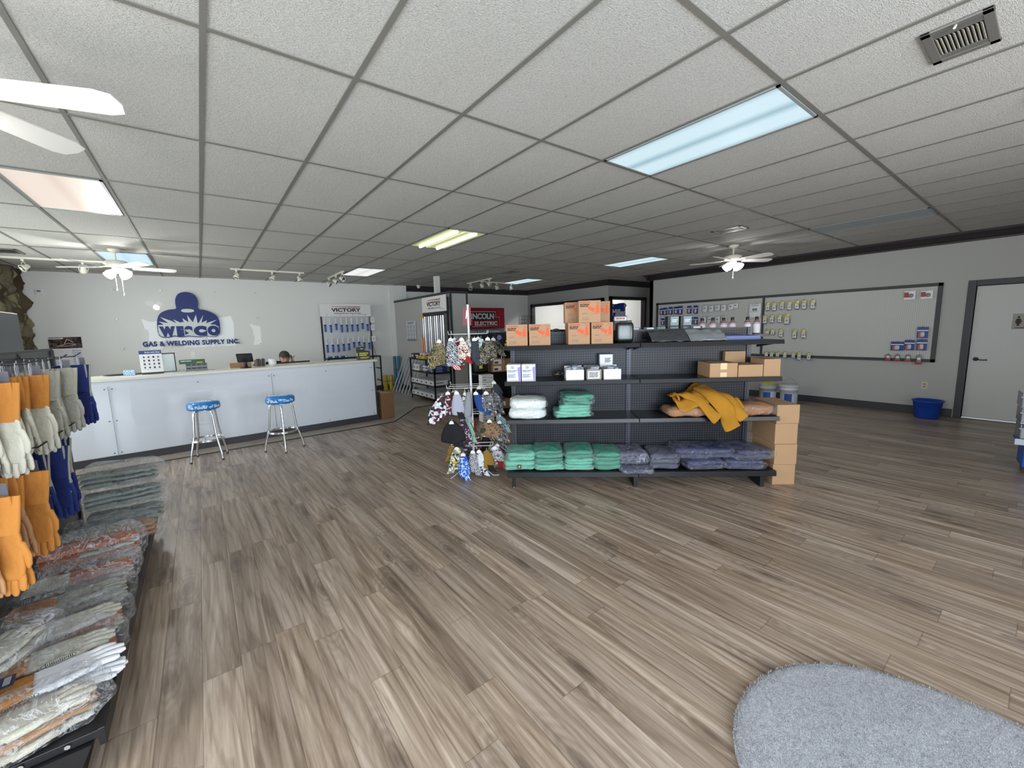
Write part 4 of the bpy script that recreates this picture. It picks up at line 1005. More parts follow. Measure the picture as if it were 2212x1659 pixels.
def pair(label, grp, hk, off, hand, cuff, seam=None, tagc=True, clen=.15, ln=1.0, yaw=0, printed=None, xo=0, cuff2=None):
    y, z = HK[hk]; x = off
    t = thing('glove_pair', label, 'gloves', (-.88+x, 1.97+y, z), 0, grp)
    for k, (dx, rt) in enumerate(((-.011, 1), (.011, -1))):
        M_ = Matrix.Translation((dx, .0, -.055)) @ Euler((rad(-3+2*k), rad(4*(k*2-1)), rad(yaw))).to_matrix().to_4x4()
        glove(t, M_, hand, cuff if k == 0 or not cuff2 else cuff2, seam, clen, right=rt, ln=ln)
    if printed:
        Y_ = Matrix.Rotation(rad(yaw), 4, 'Z'); mb = MB(); mb.M = Matrix.Translation((-.0, 0, -.055)) @ Y_ @ Matrix.Translation((.0235,0,-.205))
        mb.tube([(0, .017*math.sin(a), .036*math.cos(a)) for a in [q*2*PI/24 for q in range(24)]], .0012, 4, closed=True)
        for q in range(5): mb.box(-.001, -.010, -.026+.012*q, .001, .010, -.020+.012*q)
        mb.build('stencil_mark', mat('stencil_ink', (84,82,76), .8), t)
    # plastic clip + hang tag looped over the hook
    mb = MB(); mb.tube([(0,-.006,-.075),(0,-.012,-.02),(0,0,.006),(0,.012,-.02),(0,.006,-.075)], .0016, 5); mb.build('hanging_loop', mat('clear_loop', (190,190,196), .3), t)
    if tagc:
        mb = MB(); mb.at(.020, .0, -.02, rz=rad(yaw)); mb.box(-.001, -.02, -.115, .001, .02, .01); tg = mb.build('hang_tag', M_tagcard, t)
        mb = MB(); mb.at(.020, .0, -.02, rz=rad(yaw)); mb.box(.001, -.014, -.09, .0015, .014, -.05); mb.build('tag_print', M_paper, tg)
    return t
# The gloves hang palm-to-palm, broad side to the camera (turned so the width runs along X)
YW_ = 90
G1 = 'cream and orange work gloves on the upper hooks'
names = ['first', 'second', 'third', 'fourth', 'fifth', 'sixth', 'seventh', 'eighth', 'ninth']
hookn = dict(a='nearest', b='second nearest', c='third nearest', d='fourth nearest', e='farthest', f='nearest', g='second nearest', h='third nearest', i='fourth nearest', j='fifth nearest')
def bunch(hk, n, x0, step, label, grp, hand, cuff, seam, clen, ln, yaws, row, tags=(0,)):
    for i in range(n):
        pair('%s, %s %s hook, %s from the aisle' % (label, hookn[hk], row, names[i]), grp, hk, x0-step*i, hand if not isinstance(hand, list) else hand[i % len(hand)], cuff, seam, i in tags, clen, ln, yaws[i % len(yaws)], i == 0 and seam is None)
bunch('a', 4, .245, .045, 'orange-cuffed cream work gloves', G1, M_glovew, M_gloveo, None, .135, 1.12, (52,30,38,24), 'upper', (0,1))
bunch('b', 5, .245, .042, 'orange-cuffed cream work gloves', G1, M_glovew, M_gloveo, None, .135, 1.12, (50,28,36,22,30), 'upper', (0,2))
G2 = 'grey suede gloves on the upper hooks'
bunch('c', 4, .225, .045, 'all-grey suede gloves', G2, M_gloveg, M_gloveg, None, .14, 1.10, (46,28,34,24), 'upper', (3,))
bunch('d', 4, .240, .045, 'all-grey suede gloves', G2, M_gloveg, M_gloveg, None, .14, 1.10, (54,30,36,24), 'upper', (0,))
G3 = 'blue welding gloves on the upper hooks'
bunch('e', 2, .250, .075, 'navy blue welding gloves with grey seams', G3, M_gloveb, M_gloveb, M_gloveg, .16, 1.08, (44,30), 'upper', (0,))
G4 = 'blue welding gloves on the lower hooks'
bunch('i', 3, .225, .052, 'navy blue welding gloves with grey seams', G4, M_gloveb, M_gloveb, M_gloveg, .15, 1.10, (50,32,26), 'lower', (0,))
bunch('j', 3, .195, .050, 'navy blue welding gloves with grey seams', G4, M_gloveb, M_gloveb, M_gloveg, .15, 1.10, (44,34,26), 'lower', (0,))
G5 = 'tan leather gloves on the lower hooks'
bunch('f', 3, .25, .055, 'golden tan leather gloves', G5, [M_gloveo, M_glovet], M_gloveo, None, .12, 1.15, (56,36,30), 'lower', (0,))
bunch('g', 4, .25, .050, 'golden tan leather gloves', G5, [M_gloveo, M_glovet], M_gloveo, None, .12, 1.15, (58,36,44,28), 'lower', (0,2))
# ---- bags of gloves lying on the deck, fingers towards the aisle
def glove_stack(label, grp, x, y, z, rz, n, hand, cuff, w=.36, bag=True, seed=0, hgt=.036, back=None, tagc=True, name='glove_bundle', loose=False, whiter=False, pile=1.0):
    t = thing(name, label, 'gloves', (x, y, z), rz, grp)
    r = random.Random(seed)
    for i in range(n):
        top = i == n-1
        M_ = Matrix.Translation((-.21, r.uniform(-.006,.006)*(3 if loose else 1), .016+i*hgt)) @ Euler((0, rad(-90), 0)).to_matrix().to_4x4() @ Matrix.Scale(1.30, 4)
        M_ = Matrix.Rotation(r.uniform(-.05,.05)*(3 if loose else 1), 4, 'Z') @ M_ 
        g = glove(t, M_, hand if (i % 2 == 0 or not back) or top else back, cuff, None, .13, right=(1 if i % 2 else -1), ln=1.0)
    Hh = .045+n*hgt
    if tagc:
        mb = MB(); mb.at(-.12, 0, Hh-.004); mb.box(-.04, -.045, 0, .04, .03, .001); tg = mb.build('card_label', mat('card_navy', (46,52,70), .4), t)
        mb = MB(); mb.at(-.12, 0, Hh-.002)
        for q in range(4): mb.box(-.03+q*.008, -.03, 0, -.026+q*.008, .015, .0006)
        mb.box(.012,-.03,0,.03,.02,.0006)
        mb.build('card_print', mat('card_grey', (150,154,160), .4), tg)
        mb = MB(); mb.M = Matrix.Translation((.03, 0, Hh-.002)) @ Matrix.Rotation(rad(8), 4, 'Z'); rr_ = random.Random(seed)
        mb.tube([(.048*math.cos(a), .022*math.sin(a), 0) for a in [q*2*PI/24 for q in range(24)]], .0012, 4, closed=True)
        for q in range(14): x_ = -.036+.0055*q; mb.box(x_, -.013*rr_.uniform(.4,1), -.0008, x_+.003, .013*rr_.uniform(.4,1), .0008)
        mb.build('stencil_mark', mat('stencil_ink', (84,82,76), .8), t)
    if bag:
        def flare(px, py, pz):
            e = max(0, abs(px)/.255-.72)/.28; return (px, py*(1-.12*e), pz*(1-.5*min(1,e)))
        MB().blob(.005, 0, Hh/2+.006, .255, .112, Hh/2+.010, .42, .3, seed+5, .014, 14, nu=64, nv=16, fn=flare).build('plastic_bag', M_plastic2 if whiter else M_plastic, t)
    return t
ZD = .199
B = 'bagged glove bundles on the lower deck'
M_gloveback = mat('glove_rust', (176,98,56), .9, var=.2, vscale=12, bump=.3, bscale=50)
M_greyglove2 = mat('glove_grey_green', (138,146,140), .95, var=.14, vscale=14, bump=.4, bscale=60)
glove_stack('bagged cream-fingered leather gloves, nearest bundle at the bottom left corner', B, -.665, 2.06, ZD, rad(14), 3, M_glovew, M_gloveo, seed=1, back=M_glovet, whiter=True)
gl = glove_stack('loose bright white-fingered gloves poking over the deck edge, unbagged', 'loose gloves on the deck', -.60, 2.24, ZD+.01, rad(6), 3, mat('glove_white', (232,234,240), .85, bump=.2, bscale=50), M_gloveo, bag=False, seed=2, loose=True)
glove_stack('bagged cream and rust gloves just behind the loose white pair', B, -.655, 2.43, ZD, rad(8), 3, M_glovew, M_gloveo, seed=3, back=M_gloveback)
glove_stack('bagged cream and rust gloves with navy card, fourth bundle from front', B, -.66, 2.66, ZD, rad(10), 3, M_glovew, M_gloveo, seed=4, back=M_gloveback)
glove_stack('bagged grey-white gloves with dark card, fifth bundle from front', B, -.67, 2.93, ZD, rad(8), 3, M_gloveg, M_gloveo, seed=5)
glove_stack('bagged striped rust and white gloves, lower of the double bundle', B, -.67, 3.20, ZD, rad(4), 3, M_gloveback, M_glovew, seed=6, tagc=False, back=M_glovew, whiter=True)
glove_stack('bagged striped rust and white gloves lying on a taller heap', B, -.66, 3.46, ZD, rad(3), 5, M_gloveback, M_gloveback, seed=7, tagc=False, back=M_glovew, whiter=True)
glove_stack('rolled tan gloves in clear bag beside the grey stack', B, -.60, 3.80, ZD, rad(18), 3, M_glovet, M_glovet, seed=8, tagc=False)
glove_stack('dark grey bagged gloves lying against the back panel', B, -.74, 4.02, ZD, rad(-4), 2, M_greyglove2, M_greyglove2, seed=9, tagc=False)
for i, lb in enumerate(('bottom', 'middle', 'top')):
    glove_stack('tall grey-green glove bundle, %s of the far stack' % lb, 'grey glove bundles in the far stack', -.585, 4.22, ZD+.155*i, rad([-4,3,-8][i]), 3, M_greyglove2, M_greyglove2, seed=10+i, tagc=False, bag=True, hgt=.036)
glove_stack('bagged cream gloves leaning at the left picture edge', B, -.80, 2.38, ZD+.13, rad(60), 2, M_glovew, M_glovew, seed=20, tagc=False, whiter=True)
# ================================================================ SERVICE COUNTER
CA = math.atan2(.15, 3.83)                       # the counter front runs very slightly off the room grid
CO = (-2.1, 7.17)
def K(x, y, z): return (CO[0] + x*math.cos(CA) - y*math.sin(CA), CO[1] + x*math.sin(CA) + y*math.cos(CA), z)
CL = 4.60
ct = thing('service_counter', 'long white service counter with grey base under the wall logo', 'counter', K(0,0,0), CA)
MB().box(0, .05, .09, CL-.04, .55, 1.066).build('counter_body', mat('counter_paint', (218,223,232), .45, bump=.04), ct)
MB().box(0, .035, 0, CL-.03, .05, .095).build('kick_board', M_trim, ct, bevel=.003)
MB().box(CL-.045, .03, 0, CL-.02, .56, 1.066).build('end_trim', M_trim, ct, bevel=.002)
M_ctop = mat('countertop', (222,220,208), .35, var=.05, vscale=9)
MB().box(-.02, 0, 1.068, CL+.02, .62, 1.105).build('countertop', M_ctop, ct, bevel=.004)
M_acry = sheet_mat('counter_acrylic', 0.01, 0.012, 0.14, 1.3, fm=.7)
seams = [0.0, 1.105, 2.935, CL-.06]
for i, (a, b) in enumerate(zip(seams[:-1], seams[1:])):
    p = MB().box(a+.003, .038, .10, b-.003, .043, 1.0).build('clear_panel', M_acry, ct)
    mb = MB()
    for x in (a+.035, (a+b)/2, b-.035):
        for z in (.13, .55, .965):
            if abs(x-(a+b)/2) < .01 and z == .55: continue
            M0 = Matrix.Translation((x, .038, z)) @ Matrix.Rotation(PI/2, 4, 'X'); mb.M = M0; mb.lathe([(.008,0),(.008,.004),(.004,.006)], 10)
    mb.build('screw_caps', mat('screw_grey', (96,98,104), .4, .5), p)
for x in seams[1:3]: MB().box(x-.0015, .037, .10, x+.0015, .044, 1.0).build('panel_joint', mat('joint', (120,124,130), .5), ct)

ZC = 1.106
# -- stools with printed blue seats
M_seat = mat('stool_blue', (20,128,206), .25, coat=.5); M_letter = mat('letter_white', (238,242,246), .4)
def stool(label, x, y, rz, t1, t2, legrot):
    t = thing('bar_stool', label, 'stool', (x, y, 0), rz, 'chrome bar stools with blue seats')
    s = MB().lathe([(.0,.665),(.165,.667),(.178,.674),(.182,.69),(.182,.735),(.176,.752),(.16,.762),(.08,.768),(.0,.769)], 44, cap=False).build('seat', M_seat, t)
    lt = text(t1, 'seat_lettering', M_letter, t, .036, (0,0,.708), bold=.0012, extrude=.0006, bend=.1828)
    lt2 = text(t2, 'top_lettering', M_letter, t, .055, (0,-.02,.7685), rot=(0,0,rad(180)), bold=.002, extrude=.0006, fit=(.26,.06))
    MB().lathe([(.06,.655),(.155,.66),(.155,.667),(.06,.668)], 32).build('seat_plate', M_chrome, t)
    for k in range(4):
        a = legrot+PI/2*k; c, s_ = math.cos(a), math.sin(a)
        P = [(.03,.652),(.09,.652),(.122,.645),(.135,.625),(.140,.59),(.165,.33),(.19,.235),(.225,.11),(.235,.06),(.237,.005)]
        mb = MB(); mb.tube([(r*c, r*s_, z) for r, z in P], .0125, 12); lg_ = mb.build('leg', M_chrome, t)
        mb = MB(); mb.tube([(.237*c,.237*s_,0),(.237*c,.237*s_,.02)], .0145, 12); mb.build('foot_cap', mat('foot_rubber', (70,66,64), .6), lg_)
    mb = MB(); mb.tube([(.183*math.cos(a), .183*math.sin(a), .262) for a in [i*2*PI/48 for i in range(48)]], .010, 8, closed=True)
    mb.tube([(.178*math.cos(a), .178*math.sin(a), .275) for a in [i*2*PI/48 for i in range(48)]], .006, 8, closed=True)
    mb.build('foot_ring', M_chrome, t)
    return t
stool('chrome bar stool with blue seat printed The Power of Blue, left of two', -.05, 6.62, rad(4), 'The Power of Blue.', 'Miller', rad(30))
stool('chrome bar stool with blue seat showing Miller on its top, right of two', .80, 6.40, rad(-8), 'of Blue.    The Po', 'Miller.', rad(2))

# -- things on the counter top
def onc(name, label, cat, x, y, rz=0, grp=None): return thing(name, label, cat, (x, y, ZC), rz, grp)
t = onc('poster_stand', 'upright white poster with rows of round parts and blue header on counter', 'poster', -.68, 7.52)
po = MB().box(0,0,0,.235,.004,.325).build('poster_sheet', M_paper, t)
MB().box(0,-.001,.275,.235,0,.325).build('header_band', M_navy, t); text('Build with Blue', 'header_print', M_letter, t, .016, (.14,-.0015,.30), bold=.0003, sp=1.08, extrude=.0002, fit=(.155,.02))
MB().box(0,-.001,0,.235,0,.024).build('footer_band', mat('footer', (60,40,52), .5), t)
mb = MB()
for r in range(4):
    for c in range(4):
        mb.M = Matrix.Translation((.045+.05*c, -.0006, .235-.048*r)) @ Matrix.Rotation(PI/2, 4, 'X'); mb.lathe([(0,0),(.009+.002*((r+c)%3),.0005)], 10, cap=False); mb.lathe([(.0,.0006),(.013,.0006)], 4, cap=False)
    mb.M = Matrix(); mb.box(.02,-.001,.212-.048*r,.215,-.0004,.2135-.048*r)
mb.build('product_pictures', mat('ink_blueblack', (50,52,66), .6), t)
mb = MB(); mb.box(.05,.004,0,.18,.09,.004); mb.box(.09,.004,0,.095,.08,.2); mb.build('stand_foot', M_blackp, t)
t = onc('tissue_box', 'small blue and white striped box left of the poster', 'box', -.86, 7.50)
st = pattern_mat('stripe_blue', 'stripes', [(90,160,210),(230,238,244)], 24)
MB().box(0,0,0,.115,.07,.07).build('carton', st, t, bevel=.002)
t = onc('picture_frame', 'black-framed sheet standing behind the poster', 'frame', -.50, 7.70)
mb = MB(); mb.box(0,0,0,.19,.015,.01); mb.box(0,0,.26,.19,.015,.275); mb.box(0,0,0,.012,.015,.275); mb.box(.178,0,0,.19,.015,.275); mb.build('frame', M_blackp, t); MB().box(.012,.005,.01,.178,.01,.26).build('glazing', mat('frame_sheet', (190,200,200), .2), t)
t = onc('serving_tray', 'dark oval tray lying behind the striped box', 'tray', -.85, 7.66)
MB().blob(0,0,.012,.24,.05,.012,.8,.9,nu=32,nv=8).build('tray_body', mat('tray_dark', (40,44,52), .3), t)
t = onc('drawer_rack', 'grey parts drawer rack with open bins beside the green box', 'drawer rack', -.20, 7.58, rad(2))
MB().box(0,0,0,.25,.14,.105).build('rack_body', mat('rack_grey', (120,124,126), .45), t)
for r in range(2):
    for c in range(4):
        mb = MB(); x0 = .004+.0615*c; z0 = .004+.05*r; mb.box(x0,-.012,z0,x0+.056,.0,z0+.024); mb.box(x0+.003,-.001,z0+.024,x0+.053,.001,z0+.046); mb.build('bin', [mat('bin_dark', (52,56,58), .5)], t)
        MB().box(x0,-.014,z0,x0+.056,-.012,z0+.022).build('bin_front', mat('bin_front', (128,132,134), .45), t)
t = onc('green_carton', 'flat green carton lying on top of the grey bins', 'box', -.27, 7.57, rad(2)); t.location.z = ZC+.107
MB().box(0,0,0,.30,.13,.055).build('carton', mat('green_carton', (34,84,56), .5), t, bevel=.002); MB().box(.20,-.001,.006,.27,0,.022).build('yellow_mark', mat('mark_yellow', (190,180,60), .5), t); marks('print', M_letter, t, (.02,0,.045), .12, .016, 1, 2)
t = onc('loose_connectors', 'scatter of small metal connectors left of the bins', 'connectors', -.38, 7.60)
mb = MB()
for i in range(14): mb.at(.01+.013*i, .02*(i%3), .0); mb.lathe([(.004,0),(.004,.014+.008*(i%3)),(.002,.02+.008*(i%3))], 8)
mb.build('connector', M_steel, t); t.children[0]['kind'] = 'stuff'
for lb, x, y, w_, d_, rz in (('white leaflet lying flat on counter right of the poster', -.36, 7.32, .26, .18, .1), ('printed white sheet lying flat on counter left of the terminal', .06, 7.33, .26, .17, -.1), ('long printed pricing sheet under clear film on right half of counter', .86, 7.33, .30, .20, .03), ('printed sheet beside the long pricing sheet, toward the black box', 1.24, 7.36, .30, .20, .05)):
    t = onc('paper_sheet', lb, 'paper', x, y, rz, 'papers on the counter'); MB().box(0,0,0,w_,d_,.002).build('sheet', M_paper, t)
    mb = MB()
    for q in range(5): mb.box(.02,.02+q*.032,.002,w_-.03-.02*(q%2),.03+q*.032,.0024)
    mb.build('print_lines', M_grey_ink, t)
t = onc('card_terminal', 'black tilted touch terminal on a round foot on counter', 'terminal', .52, 7.45, rad(-12))
MB().lathe([(.0,0),(.075,.0),(.072,.008),(.03,.012),(.022,.06),(.02,.09)], 24).build('foot', M_blackp, t)
mb = MB(); mb.at(0,0,.15,rx=rad(35)); mb.box(-.105,-.012,-.075,.105,.012,.085); sh = mb.build('tablet_body', M_blackp, t, bevel=.01)
mb = MB(); mb.at(0,0,.15,rx=rad(35)); mb.box(-.09,-.0135,-.055,.09,-.012,.07); mb.build('screen', mat('screen_dark', (44,48,54), .12), sh)
t = onc('book_row', 'short row of dark binders behind the terminal', 'binders', .62, 7.62, 0)
bpy.data.objects.remove(t)
for i, (c, w_, h_) in enumerate((((120,88,60),.03,.10),((60,54,58),.022,.115),((36,36,42),.018,.12),((96,70,62),.016,.11),((30,30,34),.02,.12),((140,140,140),.012,.115))):
    t = onc('binder', 'small binder in row right of terminal, %s spine of the row' % ['brown first','plum second','black third','rust fourth','black fifth','grey last'][i], 'book', .655+.027*i, 7.60, 0, 'binders behind the terminal')
    MB().box(0,0,0,w_,.09,h_).build('cover', mat('binder%d' % i, c, .5), t, bevel=.001); MB().box(.002,.003,.004,w_-.002,.092,h_-.003).build('pages', M_paper, t)
t = onc('cardboard_tray', 'low brown cardboard box behind the terminal', 'box', .33, 7.63); MB().box(0,0,0,.28,.10,.07).build('carton', M_carddark, t, bevel=.002); MB().box(.01,.01,.0701,.27,.09,.074).build('lid_flap', M_card, t)
t = onc('paper_roll', 'white paper roll standing right of the binders', 'paper roll', .90, 7.62); MB().lathe([(.016,0),(.058,0),(.058,.105),(.016,.105),(.016,0)], 28, cap=False).build('roll', M_paper, t); MB().lathe([(.0165,.0),(.0165,.106),(.013,.106)], 18, cap=False).build('core', M_carddark, t)
# black and yellow counter display box
t = onc('display_box', 'black and yellow counter display box at the right end of counter', 'box', 2.22, 7.50, rad(-8))
M_yel = mat('ink_yellow', (226,220,60), .5); M_dbk = mat('display_black', (26,26,26), .4)
MB().box(0,0,0,.215,.17,.155).build('carton', M_dbk, t, bevel=.002)
mb = MB(); mb.prism_y([(0,.15),(.155,.15),(.155,.22),(.115,.23),(.10,.262),(.06,.262),(.045,.23),(0,.215)], .165, .170); mb.build('header_card', M_dbk, t)
marks('front_print', M_yel, t, (.03,0,.125), .15, .065, 2, 3); marks('front_small', M_yel, t, (.045,0,.048), .15, .03, 2, 5)
MB().box(-.001,.02,.07,0,.12,.12).build('side_print', M_yel, t); marks('header_mark', M_yel, t, (.055,.165,.245), .05, .02, 2, 2)
mb = MB(); mb.blob(.10,.16,.19,.025,.006,.012,1,1,nu=14,nv=8); mb.build('product_picture', mat('pic_grey', (190,190,180), .4), t)

# -- desk, monitor, chair and clerk behind the counter
dk = thing('desk', 'work desk behind the counter where the clerk sits', 'desk', (.45, 7.93, 0))
MB().box(0,0,.71,1.7,.62,.74).build('desktop', mat('desk_wood', (120,96,74), .5), dk, bevel=.003)
for x in (.03, 1.64):
    for y in (.03, .56): MB().box(x,y,0,x+.04,y+.04,.71).build('leg', M_black, dk)
mo = thing('computer_monitor', 'black monitor whose top edge shows above counter before the clerk', 'monitor', (1.25, 8.02, .74), rad(2))
MB().box(-.28,-.02,.045,.28,.015,.385).build('screen_housing', M_blackp, mo, bevel=.005); MB().box(-.27,.0152,.055,.27,.018,.375).build('screen', mat('screen_on', (120,130,150), .2, emit=.6), mo)
mb = MB(); mb.box(-.03,-.03,0,.03,-.015,.2); mb.box(-.11,-.09,0,.11,.07,.012); mb.build('stand', M_blackp, mo)
ch = thing('office_chair', 'black office chair carrying the clerk behind the counter', 'chair', (1.18, 8.82, 0))
MB().blob(0,0,.44,.25,.24,.045,.4,.4,nu=32,nv=10).build('seat', M_blackp, ch); MB().blob(-.05,.29,.80,.25,.035,.29,.5,.4,nu=32,nv=12).build('backrest', M_blackp, ch)
mb = MB(); mb.tube([(0,0,.08),(0,0,.40)], .025, 12); mb.build('gas_lift', M_steel, ch)
mb = MB(); mb.tube([(0,.1,.41),(0,.33,.43),(0,.335,.6)], .02, 8); mb.build('back_bar', M_blackp, ch)
for k in range(5):
    a = 2*PI*k/5; mb = MB(); mb.tube([(.02*math.cos(a),.02*math.sin(a),.10),(.28*math.cos(a),.28*math.sin(a),.07)], [.022,.014], 8); lg_ = mb.build('leg', M_blackp, ch)
    mb = MB(); mb.at(.28*math.cos(a),.28*math.sin(a),.03,rx=PI/2); mb.lathe([(.03,-.02),(.03,.02)], 16); mb.build('caster', M_blackp, lg_)
# dark monitor-like back seen left of clerk
t = thing('equipment_back', 'dark curved headrest-like equipment back standing left of the clerk', 'equipment', (.98, 8.02, .74)); MB().blob(-.12,.30,.24,.20,.06,.15,.6,.5,nu=28,nv=12).build('cover', M_blackp, t); MB().box(-.2,.26,0,-.04,.34,.12).build('base', M_blackp, t)
# ================================================================ CLERK (seated, cap and glasses, phone at the ear)
M_skin = mat('skin', (204,150,126), .55, var=.06, vscale=30); M_cap = mat('cap_brown', (62,54,48), .9, var=.15, vscale=40, bump=.3); M_shirt = mat('shirt_black', (30,30,34), .9, bump=.2); M_jean = mat('jeans', (52,64,88), .9, bump=.2); M_hair = mat('hair_brown', (54,38,28), .8)
def skin_mesh(V, E, R, sub=2):
    me = bpy.data.meshes.new('s'); me.from_pydata(V, E, []); o = bpy.data.objects.new('s', me); COL.objects.link(o)
    m_ = o.modifiers.new('skin', 'SKIN'); m_.use_smooth_shade = True
    sv = me.skin_vertices[0].data
    for i, r in enumerate(R): sv[i].radius = (r, r) if not isinstance(r, tuple) else r; sv[i].use_root = (i == 0)
    s = o.modifiers.new('sub', 'SUBSURF'); s.levels = sub; s.render_levels = sub
    bpy.context.view_layer.update(); dg = bpy.context.evaluated_depsgraph_get()
    out = bpy.data.meshes.new_from_object(o.evaluated_get(dg)); bpy.data.objects.remove(o)
    return [tuple(v.co) for v in out.vertices], [tuple(p.vertices) for p in out.polygons]
pt = thing('person', 'seated clerk in brown cap and glasses, head bowed, phone held at ear', 'person', (1.20, 8.74, 0))
# local frame: faces -Y
V = [(0,0,.50),(0,-.02,.62),(0,-.06,.76),(0,-.13,.90),(0,-.19,.985),(0,-.245,1.04),          # pelvis..neck
     (-.10,-.02,.48),(-.13,-.40,.50),(-.13,-.46,.28),(-.13,-.44,.07),(-.13,-.56,.04),         # right leg
     (.10,-.02,.48),(.13,-.40,.50),(.13,-.46,.28),(.13,-.44,.07),(.13,-.56,.04),               # left leg
     (-.17,-.15,.955),(-.25,-.25,.80),(-.20,-.46,.765),(-.16,-.54,.765),                        # right arm to the desk
     (.17,-.15,.955),(.28,-.27,.86),(.235,-.25,1.00),(.135,-.285,1.085),(.115,-.29,1.12)]                  # left arm up to the ear
E_ = [(0,1),(1,2),(2,3),(3,4),(4,5),(0,6),(6,7),(7,8),(8,9),(9,10),(0,11),(11,12),(12,13),(13,14),(14,15),(3,16),(16,17),(17,18),(18,19),(3,20),(20,21),(21,22),(22,23),(23,24)]
R_ = [.13,.12,.125,.12,.07,.052,.10,.075,.055,.04,.035,.10,.075,.055,.04,.035,.065,.045,.03,.03,.065,.045,.032,.026,.026]
bv, bf = skin_mesh(V, E_, R_)
mb = MB(); mb.add(bv, bf, True)
# head with brow, nose, jaw, ears; bowed forward
HM = Matrix.Translation((0,-.285,1.155)) @ Matrix.Rotation(rad(-24), 4, 'X') @ Matrix.Rotation(rad(6), 4, 'Z')
HM = Matrix.Translation((0,-.285,1.175)) @ Matrix.Rotation(rad(9), 4, 'X') @ Matrix.Rotation(rad(5), 4, 'Z')
def headfn(x, y, z):
    k = 1-.20*max(0, -z/.115)                    # jaw narrows
    x *= k; y *= (1-.06*max(0,-z/.115))
    if y < 0:
        y -= .012*math.exp(-(x/.03)**2-((z+.092)/.025)**2)          # chin
        y += .007*math.exp(-((abs(x)-.030)/.016)**2-((z-.012)/.016)**2)   # eye sockets
        y -= .022*math.exp(-(x/.012)**2-((z+.022)/.022)**2)          # nose
        y -= .006*math.exp(-(x/.022)**2-((z+.056)/.008)**2)          # lips
        y -= .006*math.exp(-(x/.045)**2-((z-.032)/.01)**2)           # brow
    return (x, y, z)
mb.M = HM; mb.blob(0,0,0,.078,.098,.118,.95,.92,nu=56,nv=44,fn=headfn)
for s in (-1,1): mb.blob(s*.078,.012,-.008,.011,.018,.030,.9,.9,nu=14,nv=10)
# hands: palm and five separate fingers each
def hand(M, curl, flip):
    mb.M = M; mb.blob(0,0,-.045,.040,.014,.046,.7,.7,nu=20,nv=10)
    for i, (x, l_) in enumerate(((-.030,.058),(-.010,.068),(.010,.064),(.029,.050))):
        p = Vector((x,0,-.082)); pts = [p+Vector((0,0,.02)), p]; a = 0
        for q in range(3): a += curl; p = p+Vector((0, math.sin(a)*l_/3, -math.cos(a)*l_/3)); pts.append(p)
        mb.tube(pts, [.009,.0092,.0088,.0082,.0065], 8)
    b = Vector((flip*.036,0,-.025)); mb.tube([b-Vector((flip*.01,0,0)), b, b+Vector((flip*.022,.012,-.028)), b+Vector((flip*.024,.022,-.050))], [.010,.011,.010,.007], 8)
hand(Matrix.Translation((-.165,-.53,.768)) @ Euler((rad(-84),0,rad(8))).to_matrix().to_4x4(), .28, 1)
hand(Matrix.Translation((.125,-.283,1.075)) @ Euler((rad(178),0,rad(70))).to_matrix().to_4x4(), .45, -1)
mb.M = Matrix()
body = mb.build('body', M_skin, pt)
def inflate(keep, name, m_, extra):
    idx = lambda *a: a
    R2 = [r+extra for r in R_]
    Vk = [V[i] for i in keep]; mp = {k: i for i, k in enumerate(keep)}
    Ek = [(mp[a], mp[b]) for a, b in E_ if a in mp and b in mp]
    v, f = skin_mesh(Vk, Ek, [R2[i] for i in keep]); mb = MB(); mb.add(v, f, True); return mb.build(name, m_, pt)
V[4] = (0,-.185,.975)
inflate([0,1,2,3,4,16,17,20,21], 'shirt', M_shirt, .014)
inflate([0,6,7,8,9,11,12,13,14], 'trousers', M_jean, .012)
for i in (10, 15): MB().blob(V[i][0],V[i][1]+.04,.045,.05,.13,.042,.6,.6,nu=24,nv=10).build('shoe', M_blackp, pt)
# hair, cap, glasses, phone
mb = MB(); mb.M = HM; mb.blob(0,.014,.012,.084,.094,.098,.9,.9,7,.004,30,nu=36,nv=20,fn=lambda x,y,z:(x,y if y>-.02 else -.02,z)); mb.build('hair', M_hair, pt)
mb = MB(); mb.M = HM
def capfn(x, y, z): return (x, y, z if z > 0 else z*.1)
mb.blob(0,.004,.034,.087,.104,.094,.95,.95,nu=48,nv=24,fn=capfn)
cp = mb.build('cap', M_cap, pt)
mb = MB(); mb.M = HM @ Matrix.Translation((0,-.082,.052))
mb.grid(lambda u, v: ((u-.5)*.158*(1-.15*v*v), .045*(2*(u-.5))**2-.078*v*(1-1.5*(u-.5)**2), -.012*v-.03*(u-.5)**2*2.2), 20, 10); mb.build('cap_brim', M_cap, cp, solid=.004)
mb = MB(); mb.M = HM
for s in (-1,1):
    c = Vector((s*.032,-.101,.006)); mb.tube([c+Vector((.023*math.cos(a), 0, .017*math.sin(a))) for a in [i*2*PI/20 for i in range(20)]], .0018, 6, closed=True); mb.tube([c+Vector((s*.023,0,.004)), Vector((s*.080,-.04,.008)), Vector((s*.083,.01,0))], .0018, 6)
mb.tube([(-.010,-.104,.008),(.010,-.104,.008)], .0018, 6); mb.build('glasses', M_blackp, pt)
mb = MB(); mb.M = HM
for s in (-1,1): mb.blob(s*.031,-.082,.008,.012,.008,.008,1,1,nu=14,nv=8)
mb.build('eyes', mat('eye_dark', (60,46,40), .3), pt)
mb = MB(); mb.M = HM; mb.blob(0,-.099,-.054,.022,.005,.006,1,1,nu=16,nv=6); mb.build('mouth', mat('lips', (170,96,86), .5), pt)
